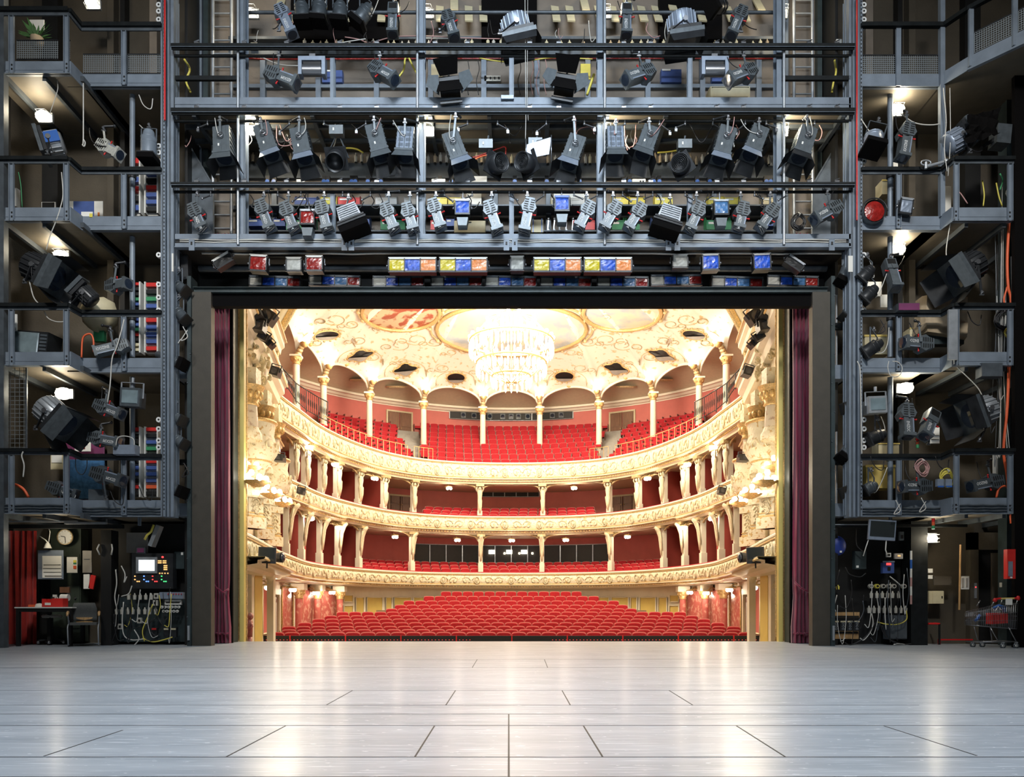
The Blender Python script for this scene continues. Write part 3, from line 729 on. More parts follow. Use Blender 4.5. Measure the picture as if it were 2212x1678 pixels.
for sd in (0, 1):
    S = 'left' if sd == 0 else 'right'
    for k, (px, py) in enumerate(L2): wall_lamp(px if sd == 0 else 2 * CX - px, py, RAIL, .18 if k < 3 else .6, 'bright lamp under the upper balcony, %s side, %s from the stage' % (S, ORD[k]), 34, k < 3)
    for k, (px, py) in enumerate(L1): wall_lamp(px if sd == 0 else 2 * CX - px, py, RAIL1, .18 if k < 2 else .6, 'bright lamp under the middle balcony, %s side, %s from the stage' % (S, ORD[k]), 28, k < 2)
    for k, (px, py) in enumerate(((578, 1268), (630, 1273), (680, 1280), (716, 1279))): wall_lamp(px if sd == 0 else 2 * CX - px, py, RAIL1, .5, 'bright lamp under the lower balcony, %s side, %s from the stage' % (S, ORD[k]), 22)
wall_lamp(1104.5, 1167, RAIL1, .6, 'bright lamp under the middle balcony on the centre line', 28)
# ================================================================ SEATS
def seat_proto(name, w, h, top, shade='velvet'):
    m = B(shade); hw = w / 2 - .02
    poly = [(-hw, .45), (hw, .45), (hw * 1.01, h - top - .03)] + [(hw * math.copysign(abs(math.cos(a)) ** .5, math.cos(a)), h - top + top * math.sin(a)) for a in [PI * k / 8 for k in range(1, 8)]] + [(-hw * 1.01, h - top - .03)]
    poly = [(x, z) for x, z in poly]
    m.prism(poly, -.07, .03, .08)
    m.prism([(-hw, .36), (hw, .36), (hw, .50), (-hw, .50)], -.47, -.06, .06)
    m.use('velvet_trim'); m.prism([(x * 1.04, .45 + (z - .45) * 1.05) for x, z in poly], .03, .06)
    m.use('seat_wood')
    for sx in (-1, 1): m.box((sx * (w / 2 - .005), -.2, .45), (.03, .42, .35)); m.box((sx * (w / 2 - .02), -.1, .15), (.04, .3, .3))
    o = m.build(name); return o
proto = seat_proto('stalls_chair', .545, .95, .075)
used = False
LX = [552, 614, 614, 648, 678, 704, 729, 834, 853, 872, 915, 952]
for k, (Y, z) in enumerate(ROW):
    s = F / Y; x0 = (LX[k] - CX) / s; x1 = -x0; n = int(round((x1 - x0) / .545)); st = (x1 - x0) / n
    for j in range(n):
        x = x0 + st * (j + .5)
        if k == 0 and False: continue
        bend = -.055 * (x / 6.0) ** 2 * (6 if k else 3) * .5
        o = proto if not used else proto.copy()
        if used: COL.objects.link(o)
        used = True
        o.location = (x, Y + bend, z); o.rotation_euler = (0, 0, -x * .03)
        half = 'left' if j < n / 2 else 'right'; jj = j if half == 'left' else n - 1 - j
        tag(o, 'red velvet stalls seat, %s from the %s end of the %s row behind the pit' % (nth(jj), half, nth(k)), 'seat', 'red seats in the stalls')
# upper gallery
gp = seat_proto('gallery_chair', .50, .80, .06); used = False
for k in range(9):
    d = .75 + .86 * k; rowp = off(RAIL, d); z = 8.02 + .455 * k
    blocks = {'left side': [], 'centre': [], 'right side': []}
    for x, y, nx, ny in walk(rowp, .505, .1 + (k % 2) * .25):
        px = CX + x * F / y; m = px if px < CX else 2 * CX - px
        if y > 49.6: continue
        if m > 917 - 2.5 * k and y < 49.4: blocks['centre'].append((x, y, nx, ny))
        elif 690 < m < 885 - 5.5 * k and k < 8: blocks['left side' if px < CX else 'right side'].append((x, y, nx, ny))
    for bn, L in blocks.items():
        L.sort()
        for j, (x, y, nx, ny) in enumerate(L):
            o = gp if not used else gp.copy()
            if used: COL.objects.link(o)
            used = True
            o.location = (x, y, z); o.rotation_euler = (0, 0, facing(nx, ny) * .6)
            tag(o, 'red gallery seat, %s from the left in the %s row of the %s block' % (nth(j), nth(k), bn), 'seat', 'red seats in the upper gallery')
# steps under the gallery seats
gs = B('parquet')
for k in range(9):
    d = .4 + .86 * k; gs.sweep(RAIL, [(d, 8.02 + .455 * k - .46), (d, 8.02 + .455 * k), (d + .86, 8.02 + .455 * k)])
struct(gs, 'floor_gallery_steps')
for sd in (0, 1):
    st = B('grey_stone')
    for k in range(18):
        d = .45 + .43 * k; z = 8.06 + .225 * k; a = at_px(RAIL, (882 if sd == 0 else 2 * CX - 882) + (-1 if sd == 0 else 1) * 2.4 * k, d); b = at_px(RAIL, (915 if sd == 0 else 2 * CX - 915) + (-1 if sd == 0 else 1) * .9 * k, d)
        st.bar((a[0], a[1], z), (b[0], b[1], z), .44, .22)
    tag(st.build('aisle_stair', origin=(0, 42, 8)), 'stone aisle stair between seat blocks, %s of the centre block in the gallery' % ('left' if sd == 0 else 'right'), 'stair')
# middle and lower balconies
cpz = seat_proto('circle_chair', .53, .86, .09); used = False
for nm, path, z0, rows, lo, hi, step in (('middle', RAIL, 4.95, 3, 922, 1288, .27), ('lower', RAIL1, 1.98, 3, 778, 1432, .22)):
    for k in range(rows):
        L = []
        for x, y, nx, ny in walk(off(path, .75 + .85 * k), .54, (k % 2) * .27):
            px = CX + x * F / y
            if lo < px < hi: L.append((x, y, nx, ny))
        L.sort()
        for j, (x, y, nx, ny) in enumerate(L):
            o = cpz if not used else cpz.copy()
            if used: COL.objects.link(o)
            used = True
            o.location = (x, y, z0 + step * k); o.rotation_euler = (0, 0, facing(nx, ny))
            tag(o, 'red seat on the %s balcony, %s from the left in its %s row' % (nm, nth(j), nth(k)), 'seat', 'red seats on the %s balcony' % nm)
# chairs in the side boxes of the lower balconies are only a hint of red tops
for sd in (0, 1):
    q0 = [at_px(RAIL, (600 if sd == 0 else 2 * CX - 600) + (1 if sd == 0 else -1) * k * 7, .75) for k in range(9)]
    # ornate iron fence beside the side gallery seats
    t = thing('iron_railing', 'ornate black iron railing stepping down beside the %s end of the gallery' % ('left' if sd == 0 else 'right'), 'railing', (q0[0][0], q0[0][1], 8.6))
    A = []
    for px, pt, pb in ((597, 782, 812), (620, 806, 835), (638, 826, 862), (640, 828, 866), (662, 842, 885), (688, 858, 900), (708, 868, 910)):
        q = at_px(RAIL, px if sd == 0 else 2 * CX - px, .42); s = F / q[1]; A.append((q[0], q[1], EYE + (HZ - pt) / s, EYE + (HZ - pb) / s))
    r = B('black_metal'); r.tube([(x, y, zt) for x, y, zt, zb in A], .025, 5); r.build('top_rail', t)
    r = B('black_metal'); r.tube([(x, y, zb) for x, y, zt, zb in A], .02, 5); r.build('bottom_rail', t)
    for x, y, zt, zb in A: r = B('black_metal'); r.cyl((x, y, zb - .1), (x, y, zt), .022, n=6); r.build('post', t)
    r = B('black_metal')
    for a, b in zip(A[:-1], A[1:]):
        for k in range(1, 6):
            u = k / 6; x = a[0] + (b[0] - a[0]) * u; y = a[1] + (b[1] - a[1]) * u; zt = a[2] + (b[2] - a[2]) * u; zb = a[3] + (b[3] - a[3]) * u
            r.cyl((x, y, zb), (x, y, zt), .01, n=4); h = zt - zb
            r.tube([(x, y + .07 * math.cos(c * .9), zb + h * .45 + h * .2 * math.sin(c * .9)) for c in range(8)], .01, 4)
    r.build('scrollwork', t)
    # low metal guard at the front row
    for nm2, a, b in (('balcony_guard_rail', 700, 880), ('aisle_guard_rail', 895, 935)):
        t = thing(nm2, 'thin brass guard rail %s, %s of the gallery' % ('along the front row' if a == 700 else 'at the aisle foot', 'left' if sd == 0 else 'right'), 'railing', (0, 0, 8.5))
        m = 14 if a == 700 else 4; pts = [at_px(RAIL, (a + (b - a) * k / m) if sd == 0 else 2 * CX - (a + (b - a) * k / m), .2) for k in range(m + 1)]
        r = B('gold'); r.tube([(q[0], q[1], 9.12) for q in pts], .018, 5); r.build('rail', t)
        for q in pts: r = B('gold'); r.cyl((q[0], q[1], 8.5), (q[0], q[1], 9.12), .012, n=5); r.build('post', t)
# ================================================================ STAGE, PORTAL, PROSCENIUM
S0 = 107.0; Y0 = F / S0
def X_(px, s=S0): return (px - CX) / s
def Z_(py, s=S0): return EYE + (HZ - py) / s
fl = B('stage_paint'); fl.bb(-17, 17, -4, 18.3, -.35, 0)
fl.use('black')
for py in (1442, 1542, 1567, 1635, 1678): Y = F * EYE / (py - HZ); fl.bb(-17, 17, Y - .006, Y + .006, -.001, .0012)
for py in (1424, 1491, 1523): Y = F * EYE / (py - HZ); fl.bb(-5.6, 3.4, Y - .004, Y + .004, -.001, .0012)
def seam(x0, y0, x1, y1):
    a = W(x0, y0, (y0 - HZ) / EYE); b = W(x1, y1, (y1 - HZ) / EYE); fl.bar((a.x, a.y, 0), (b.x, b.y, 0), .010, .0024)
for x0, x1, y0, y1 in ((939, 896, 1567, 1635), (1260, 1302, 1567, 1635), (618, 488, 1567, 1635), (1590, 1697, 1567, 1635), (762, 706, 1491, 1522), (984, 963, 1491, 1523), (1214, 1232, 1491, 1523), (1445, 1497, 1491, 1523),
                       (1031, 1020, 1424, 1442), (1176, 1183, 1424, 1442), (1099, 1099, 1542, 1678), (265, 95, 1577, 1633), (1910, 2110, 1568, 1632)): seam(x0, y0, x1, y1)
struct(fl, 'floor')
wl = B('portal_brown')
wl.bb(-17, -6.42, 17.9, 18.3, 0, 16.5); wl.bb(6.42, 17, 17.9, 18.3, 0, 16.5); struct(wl, 'wall_proscenium')
wl = B('bridge_wall'); wl.bb(-6.42, 6.42, 17.9, 18.3, 7.75, 16.5); struct(wl, 'wall_proscenium_top')
ep = B('yellow_panel')
for sx in (-1, 1): ep.bb(sx * 6.27, sx * 6.17, 18.16, 18.30, 0, 7.75)
struct(ep, 'trim_portal_edge')
for sx in (-1, 1):
    gf = B('gold'); gf.tube([(sx * (6.295 + .012 * (k % 2)), 18.7, k * .11) for k in range(90)], .035, 5); gf.use('gilt').bb(sx * 6.33, sx * 6.5, 18.55, 18.75, 0, 10)
    struct(gf, 'trim_gilt_frame_%s' % ('left' if sx < 0 else 'right'))
    dg = B('deep_green'); dg.bb(sx * 6.65, sx * 6.285, 17.75, 18.1, 0, 9.5); dg.use('steel_dark').bb(sx * 6.65, sx * 6.3, 17.72, 17.76, 2.2, 2.23); dg.bb(sx * 6.65, sx * 6.3, 17.72, 17.76, 5.2, 5.23)
    struct(dg, 'wall_portal_reveal_%s' % ('left' if sx < 0 else 'right'))
    bk = B('black_cloth'); bk.bb(sx * 6.2, sx * 6.75, 17.5, 17.56, 0, 9); tag(bk.build('masking_drape', origin=(sx * 6.5, 17.5, 0)), 'black masking drape behind the wine red curtain, %s' % ('left' if sx < 0 else 'right'), 'drape')
    # portal leg
    lx0, lx1 = (X_(415, 104.8), X_(456, 104.8)) if sx < 0 else (X_(1755, 104.8), X_(1793, 104.8))
    t = thing('portal_leg', 'brown painted portal leg standing on the stage, %s side' % ('left' if sx < 0 else 'right'), 'portal leg', ((lx0 + lx1) / 2, 16.22, 0))
    a = B('portal_brown'); a.bb(lx0, lx1, 16.22, 16.42, 0, 7.3); a.build('panel', t)
    e0, e1 = (X_(404, 105.2), lx0) if sx < 0 else (lx1, X_(1804, 105.2))
    a = B('deep_green'); a.bb(e0, e1, 16.16, 16.5, 0, 7.6); a.use('steel_dark'); ec = (e0 + e1) / 2
    for k in range(12): a.cyl((ec + .03 * (1 if k % 2 else -1), 16.16, .6 + k * .6), (ec + .03 * (1 if k % 2 else -1), 16.145, .6 + k * .6), .012, n=6)
    a.build('edge_post', t)
    a = B('alu'); a.bb(ec - .02, ec + .02, 16.13, 16.16, .12, .42); a.build('bolt_lock', t)
# header over the opening
hd = B('black_cloth'); hd.bb(X_(420, 104), X_(1790, 104), 16.30, 16.45, Z_(663, 104), Z_(636, 104)); tag(hd.build('border_cloth', origin=(0, 16.3, 7)), 'black horizontal border masking the top of the stage opening', 'border')
hd = B('deep_green'); hd.bb(X_(424, 104), X_(1782, 104), 16.22, 16.34, Z_(636, 104), Z_(627, 104)); hd.bb(X_(424, 104), X_(1782, 104), 16.16, 16.34, Z_(628, 104), Z_(627, 104)); tag(hd.build('header_beam', origin=(0, 16.3, 7.3)), 'long dark green steel beam just above the black border', 'beam')
hd = B('black'); hd.bb(-6.9, 6.9, 17.2, 17.3, 7.35, 8.3); struct(hd, 'wall_behind_battens')
hd = B('steel_dark'); hd.cyl((X_(430, 101), F / 101, Z_(580, 101)), (X_(1785, 101), F / 101, Z_(580, 101)), .07, n=10); tag(hd.build('batten_pipe', origin=(0, F / 101, 8)), 'thick dark pipe behind the colour floods', 'pipe')
hd = B('pvc_white'); yy = F / 105
hd.tube([(X_(436 + k * 46.5, 105), yy, Z_(547 + (1.5 if k % 5 == 2 else 0), 105)) for k in range(31)], .022, 6)
t = thing('conduit', 'long white conduit pipe running above the colour floods', 'pipe', (0, yy, 8.06)); hd.build('pipe', t)
for k, px in enumerate((453, 638, 680, 870, 932, 1080, 1154, 1332, 1376, 1545, 1594, 1778)): h = B('pvc_white'); h.cyl((X_(px, 105), yy, Z_(547, 105)), (X_(px, 105), yy, Z_(536, 105)), .012, n=5); h.build('hanger', t)
# wine red house curtain
def curtain(px0, px1, s, m, name, label, cat, top, n=60, amp=.07, gather=None, parent=None):
    x0, x1 = X_(px0, s), X_(px1, s); Y = F / s; b = B(m); vs = []; zs = [top * k / 26 for k in range(27)]
    for z in zs:
        pinch = 1 - (gather[1] * math.exp(-((z - gather[0]) / .18) ** 2) if gather else 0)
        for i in range(n + 1):
            u = i / n; xx = x0 + (x1 - x0) * u; xm = (x0 + x1) / 2; xx = xm + (xx - xm) * pinch * (1.15 if z < .5 and gather else 1)
            vs.append((xx, Y + amp * math.sin(u * 2 * PI * 5 + .4 * math.sin(z * .8)) * (1 + .25 * math.sin(z * 2 + u * 9)) + .02 * math.sin(u * 47 + z), z + .01))
    m_ = n + 1; b.add(vs, [(j * m_ + i, j * m_ + i + 1, (j + 1) * m_ + i + 1, (j + 1) * m_ + i) for j in range(26) for i in range(n)], True)
    t = thing(name, label, cat, ((x0 + x1) / 2, Y, 0)); o = b.build('cloth', t)
    return t, x0, x1, Y
for sd, (a, b_) in enumerate(((461, 497), (1713, 1753))):
    t, x0, x1, Y = curtain(a, b_, 98, 'curtain_wine', 'house_curtain', 'wine red house curtain bunched at the %s of the stage opening' % ('left' if sd == 0 else 'right'), 'curtain', 9.0, gather=(1.1, .12))
    r = B('curtain_wine'); r.tube([(x0, Y - .1, 1.35), (x0 + .12, Y - .14, 1.22), (x1 - .1, Y - .14, 1.12), (x1, Y - .08, 1.2)], .02, 5); r.build('tie_rope', t)
    h = B('curtain_wine'); h.tube([(x0 + (x1 - x0) * k / 24, Y - .05 + .06 * math.sin(k * 1.4), .22 + .02 * math.sin(k * 2)) for k in range(25)], .018, 5); h.build('hem', t)

# ---- splayed proscenium walls with boxes
def wx(Y): return -6.7 - (Y - 18.5) * .1737
def side_at(px, d=0.0):
    k = (px - CX) / F; Y = -(6.7 - 18.5 * .1737 - d) / (k + .1737); return -(6.7 + (Y - 18.5) * .1737 - d), Y
for sd in (0, 1):
    sg = -1 if sd == 0 else 1; S = 'left' if sd == 0 else 'right'
    def P(px, py, d=0.0):
        x, Y = side_at(px, d); return Vector((x if sd == 0 else -x, Y, EYE + (HZ - py) * Y / F))
    def xw(px, z, d=0.0): x, Y = side_at(px, d); return Vector((x if sd == 0 else -x, Y, z))
    wb = B('ornament'); a, b_ = (-6.7, 18.5), (wx(28.0), 28.0)
    vs = [(-sg * a[0], a[1], 1.8), (-sg * b_[0], b_[1], 1.8), (-sg * b_[0], b_[1], 16), (-sg * a[0], a[1], 16)]
    wb.add(vs, [(0, 1, 2, 3)]); struct(wb, 'wall_proscenium_box_%s' % S)
    ang = math.atan2(.1737, 1)
    # entablatures: long mouldings at constant height
    def mould(z, h, dp, m, nm, Y_0=18.6, Y_1=28.0):
        pth = [(-sg * wx(Y_0), Y_0, -sg, 0), (-sg * wx(Y_1), Y_1, -sg, 0)]; pr = [(0, z), (dp * .4, z), (dp * .5, z + h * .3), (dp * .8, z + h * .45), (dp * .8, z + h * .7), (dp, z + h * .8), (dp, z + h), (0, z + h)]
        b = B(m); b.sweep(pth, pr); b.use('gold'); b.tube([(p[0] - sg * dp, p[1], z + h * .78) for p in pth], .03, 5); struct(b, nm)
    mould(7.75, .75, .5, 'cream_white', 'trim_entablature_upper_%s' % S, 18.6, 27.0); mould(9.75, .55, .35, 'cream_white', 'trim_entablature_top_%s' % S); mould(6.3, .25, .25, 'cream', 'trim_entablature_lower_%s' % S)
    mould(1.7, .3, .9, 'cream', 'trim_lower_box_sill_%s' % S, 18.6, 26)
    # columns
    for k, (px, pt, pb) in enumerate(((541, 835, 930), (567, 880, 1005), (592, 915, 1000))):
        p = xw(px, 0, .28); zt = EYE + (HZ - pt) * p.y / F; zb = EYE + (HZ - pb) * p.y / F
        t = thing('marble_column', 'veined marble column with gilt capital on the %s proscenium wall, %s from the stage' % (S, ORD[k]), 'column', (p.x, p.y, zb), (0, 0, 0), 'marble columns of the proscenium boxes'); H = zt - zb
        c = B('marble'); c.cyl((0, 0, 0), (0, 0, H - .5), .21, .17, 14); c.build('shaft', t, world=False)
        c = B('gold'); c.lathe([(.18, H - .5), (.23, H - .48), (.19, H - .42), (.34, H - .05), (.36, H)], n=14)
        for q in range(10): c.ball((.26 * math.cos(q * PI / 5), .26 * math.sin(q * PI / 5), H - .22), .085, 6, (1, 1, 1.4))
        c.build('capital', t, world=False)
        c = B('ornament'); c.box((0, 0, H + .22), (.42, .42, .45)); c.lathe([(.3, -.25), (.3, -.1), (.24, 0), (.21, .08)], n=14); c.build('plinth_block', t, world=False)
    # bulging gilded boxes
    for k, (px, py, r, H) in enumerate(((549, 962, .62, 1.15), (584, 1035, .62, 1.1))):
        p = xw(px, 0, .15); z = EYE + (HZ - py) * p.y / F
        t = thing('box_balcony', 'bulging gilded box balcony on the %s proscenium wall, %s' % (S, 'beside the stage edge' if k == 0 else 'next to the middle tier'), 'balcony', (p.x, p.y, z - H / 2), (0, 0, 0))
        b = B('ornament'); b.lathe([(.05, -.45), (.25, -.3), (.3, -.1), (r * .75, .1), (r, .35), (r * .98, .6), (r * .86, .85), (r * .92, H)], n=18); b.build('parapet', t, world=False)
        b = B('gold'); b.lathe([(r * .92, H), (r * 1.02, H + .03), (r * 1.0, H + .09), (r * .8, H + .09)], n=18); b.lathe([(r * .76, .08), (r * .8, .12), (r * .76, .16)], n=18); b.build('top_moulding', t, world=False)
        b = B('relief')
        for q in range(10):
            a_ = q * PI / 5; b.tube([((r + .03) * math.cos(a_ + .22 * math.cos(c * .8) * (1 - c / 9)), (r + .03) * math.sin(a_ + .22 * math.cos(c * .8) * (1 - c / 9)), .5 + .2 * math.sin(c * .8) * (1 - c / 9)) for c in range(8)], .028, 4)
        b.build('relief_ornament', t, world=False)
        b = B('gilt'); b.lathe([(0, -.62), (.1, -.55), (.05, -.42)], n=8); b.build('pendant', t, world=False)
    # cartouche and garland relief
    def relief(name, label, px, py, w, h, n):
        p = xw(px, 0, .12); z = EYE + (HZ - py) * p.y / F; b = B('relief'); rnd = random.Random(int(px * 7 + py))
        for q in range(n):
            x = (rnd.random() - .5) * w; zz = (rnd.random() - .5) * h; rr = .07 + rnd.random() * .12; fl_ = rnd.choice((-1, 1))
            b.tube([(x + fl_ * rr * (1 - c / 10) * math.cos(c * .8 + q), -.06 - .03 * rnd.random(), zz + rr * (1 - c / 10) * math.sin(c * .8 + q)) for c in range(8)], .03, 4)
            b.ball((x, -.03, zz), .05 + .05 * rnd.random(), 6, (1, .8, 1.2))
        b.use('gilt')
        for q in range(n // 2): b.ball(((rnd.random() - .5) * w, -.05, (rnd.random() - .5) * h), .05, 6)
        M = Matrix.Rotation((-PI / 2 + ang + .9) * (1 if sd else -1) * -1, 4, 'Z'); b.v = [M @ v for v in b.v]
        o = b.build(name); o.location = (p.x, p.y, z); tag(o, label, 'ornament')
    relief('cartouche', 'large gilt shell cartouche above the box columns, %s proscenium wall' % S, 556, 795, 1.1, 1.1, 24)
    relief('wall_ornament', 'gilt figure relief at the top of the %s proscenium wall' % S, 541, 752, .7, .8, 12)
    # carved pilasters under the boxes
    for k, (px, pt, pb) in enumerate(((546, 1060, 1142), (566, 1075, 1165), (587, 1095, 1180))):
        p = xw(px, 0, .2); zt = EYE + (HZ - pt) * p.y / F; zb = EYE + (HZ - pb) * p.y / F; H = zt - zb
        t = thing('carved_pilaster', 'cream carved pilaster below the gilded boxes, %s wall, %s from the stage' % (S, ORD[k]), 'pilaster', (p.x, p.y, zb), (0, 0, -sg * .9), 'carved pilasters below the boxes')
        b = B('ornament'); b.box((0, 0, H / 2), (.45, .3, H)); b.box((0, 0, .15), (.58, .42, .3)); b.box((0, 0, H - .1), (.58, .42, .2)); b.build('shaft', t, world=False)
        b = B('relief')
        for q in range(5):
            zz = .45 + q * (H - .7) / 5; b.tube([(.13 * math.cos(c * .8) * (1 - c / 10) * (1 if q % 2 else -1), -.17, zz + .12 * math.sin(c * .8) * (1 - c / 10)) for c in range(9)], .025, 4); b.ball((0, -.16, zz), .05, 6)
        b.build('relief_ornament', t, world=False)
        b = B('gold'); b.box((0, 0, .33), (.5, .36, .05)); b.box((0, 0, .42), (.48, .34, .03)); b.build('gilt_band', t, world=False)
    # lower recess with arch, beside the stalls
    for nm, px, pt, pb, w in (('niche', 556, 1278, 1385, .8),):
        p = xw(px, 0, .05); zt = EYE + (HZ - pt) * p.y / F
        b = B('yellow_panel'); b.box((0, 0, .2), (.08, .7, 3.0)); o = b.build('wall_panel'); o.location = (p.x, p.y, 0); o['kind'] = 'structure'; o.name = 'trim_lower_panel_%s' % S
        t = thing('arch_surround', 'carved cream arch surround beside the stage edge, %s' % S, 'arch', (p.x - sg * .1, p.y, -1.0))
        for q, dy in enumerate((-1.0, 1.0)):
            b = B('cream_white'); b.box((0, dy, 1.4), (.2, .22, 2.8)); b.build('jamb', t, world=False)
        b = B('relief'); b.tube([(0, 1.05 * math.cos(a_), 2.3 + .75 * math.sin(a_)) for a_ in [PI * q / 12 for q in range(13)]], .11, 6)
        for q in range(9): a_ = PI * (q + .5) / 9; b.ball((-sg * -.05, 1.05 * math.cos(a_), 2.3 + .75 * math.sin(a_)), .1, 6)
        b.build('arch', t, world=False)
    # clusters of glowing bulbs
    for k, (px, py) in enumerate(((536, 1004), (556, 1036), (588, 1064), (612, 1083))):
        p = xw(px, 0, .75 if k else .4); p.z = EYE + (HZ - py) * p.y / F
        t = thing('box_lamp', 'blazing lamp cluster on the %s proscenium wall, %s from the stage edge' % (S, ORD[k]), 'lamp', p, (0, 0, 0), 'lamp clusters beside the boxes')
        b = B('bulb'); n = 3 if k == 0 else 7
        for q in range(n): a_ = q * 2 * PI / n; b.ball((.2 * math.cos(a_), .3 * math.sin(a_), .06 * (q % 3)), .075, 8)
        b.build('bulb_ring', t, world=False); g = B('gold'); g.lathe([(.02, -.18), (.12, -.15), (.3, -.06), (.32, -.04)], n=12); g.build('holder', t, world=False)
        point('box_light', (p.x - sg * .35, p.y - .1, p.z), 60, WARM, .12)
    # curved frame of the proscenium arch against the gallery
    b = B('gold'); pts = []
    for px, py in ((596, 870), (594, 820), (592, 770), (597, 730), (612, 700), (630, 668), (650, 640)):
        pts.append(W(px if sd == 0 else 2 * CX - px, py, 61.5))
    b.tube(pts, .10, 6); b.use('cream_white'); b.tube([p + Vector((sg * .22, 0, 0)) for p in pts], .14, 6); b.use('gilt')
    for k in range(60):
        u = k / 59 * (len(pts) - 1); i = min(int(u), len(pts) - 2); q = pts[i].lerp(pts[i + 1], u - i); b.ball((q.x - sg * .1, q.y, q.z), .075, 5)
    tag(b.build('arch_moulding', origin=pts[0]), 'gilded rope moulding of the proscenium arch, %s side' % S, 'moulding')
    # tall velvet red wall strips between columns
    b = B('portal_brown'); p1 = xw(549, 7.6, .03); p0 = xw(558, 7.6, .03)
    b.use('cream_box'); b.add([(p1.x, p1.y, 5.4), (p0.x, p0.y, 5.4), (p0.x, p0.y, 7.6), (p1.x, p1.y, 7.6)], [(0, 1, 2, 3)]); struct(b, 'trim_box_recess_%s' % S)
# the pit barrier
t = thing('pit_barrier', 'low black barrier between orchestra pit and first row of seats', 'barrier', (0, 27.5, -1.2))
b = B('black'); b.bb(-9.15, 9.15, 27.4, 27.5, -2.2, -.22); b.build('panel', t)
for k in range(9): b = B('red_plastic'); xx = -7.7 + k * 1.93; b.bb(xx - .02, xx + .02, 27.36, 27.4, -.42, -.2); b.build('red_clip', t)
b = B('glow_red')
for k in range(150):
    if abs(-9 + k * .12) > 1.4: b.box((-9 + k * .12, 27.39, -.36), (.03, .01, .015))
o = b.build('marker_dots', t); o['kind'] = 'stuff'
b = B('black'); b.bb(-6.5, 6.5, 18.3, 27.4, -3.2, -3.0); struct(b, 'floor_pit')
# bust on the left of the pit
# ---------------------------------------------------------------- FLY TOWER SHELL (unlit space around the stage)
b = B('black'); b.bb(-17.2, -17, -4, 18, 0, 19); struct(b, 'wall_left'); b = B('black'); b.bb(17, 17.2, -4, 18, 0, 19); struct(b, 'wall_right')
b = B('black'); b.bb(-17, 17, -4.2, -4, 0, 19); struct(b, 'wall_rear'); b = B('black'); b.bb(-17, 17, -4, 18, 18.8, 19); struct(b, 'ceiling_fly_tower')
# ================================================================ STEEL GALLERIES
def beam(name, label, cat, boxes, mat_='steel', origin=None):
    b = B(mat_)
    for bx in boxes:
        if len(bx) == 7: b.use(bx[6])
        b.bb(*bx[:6])
    o = boxes[0]; return tag(b.build(name, origin=origin or ((o[0] + o[1]) / 2, o[2], o[4])), label, cat)
def post(px, py0, py1, w, s, label, dep=.12, m='steel', name='steel_post', web=True):
    x = X_(px, s); Y = F / s; z0 = Z_(py1, s); z1 = Z_(py0, s); h = w / s / 2
    b = B(m); b.bb(x - h, x + h, Y, Y + .012, z0, z1); b.bb(x - h, x + h, Y + dep, Y + dep + .012, z0, z1); b.bb(x - .006, x + .006, Y, Y + dep, z0, z1)
    b.use('steel_dark'); b.bb(x + h * .55, x + h * .75, Y - .012, Y, z0, z1)
    return tag(b.build(name, origin=(x, Y, z0)), label, 'post')
YB = F / 97.7       # back wall of the bridges
struct(B('bridge_wall').bb(-7.1, 7.1, YB, YB + .1, 7.7, 16.4), 'wall_bridge')
for i, px in enumerate((523, 910.5, 1297.5, 1684.5)):
    post(px, -60, 533, 14, 106.6, 'tall grey steel upright in front of the lighting bridges, %s from the left' % ORD[i], .2)
    b = B('alu'); x = X_(px + (-9 if i < 2 else 9), 107.2); b.cyl((x, F / 107.2, Z_(530, 107)), (x, F / 107.2, Z_(-60, 107)), .028, n=8)
    tag(b.build('guide_pipe', origin=(x, F / 107.2, 8)), 'thin vertical steel pipe beside the tall bridge upright, %s from the left' % ORD[i], 'pipe')
k = 0
for py0, py1, pxs in ((120, 238, (718, 1105, 1491)), (414, 533, (718, 1105, 1491))):
    for j, px in enumerate(pxs): post(px, py0, py1, 10, 106.8, 'short grey stanchion, %s from the left, on the %s bridge' % (ORD[j], 'upper' if py0 < 200 else 'lower'), .1, name='stanchion')
# big corner columns
for sd in (0, 1):
    S = 'left' if sd == 0 else 'right'
    for j, (px, w, s, m, nm) in enumerate(((368, 14, 107, 'steel', 'broad'), (352, 10, 107.3, 'steel', 'perforated')) if sd == 0 else ((1841, 14, 107, 'steel', 'broad'), (1858, 10, 107.3, 'steel', 'perforated'))):
        t = thing('corner_column', '%s grey steel corner column between bridges and %s tower, full height' % (nm, S), 'column', (X_(px), Y0, 0))
        x = X_(px, s); h = w / s / 2; Y = F / s; b = B(m); b.bb(x - h, x + h, Y, Y + .25, Z_(1116), Z_(-60)); b.build('web', t)
        b = B('steel_dark'); b.bb(x - h * .3, x + h * .1, Y - .015, Y, Z_(1116), Z_(-60)); b.build('cable_channel', t)
        if nm == 'perforated':
            b = B('black')
            for q in range(150): b.box((x + h * .5, Y - .004, Z_(1100) + q * .078), (.018, .006, .03))
            o = b.build('slots', t); o['kind'] = 'stuff'
    px = 379 if sd == 0 else 1829
    post(px, 0, 1112, 7, 106, 'narrow steel upright beside the broad %s corner column' % S, .1)
    post(300 if sd == 0 else 1925, 1112, 1135, 5, 105, 'short steel hanger under the lowest %s gallery' % S, .05)
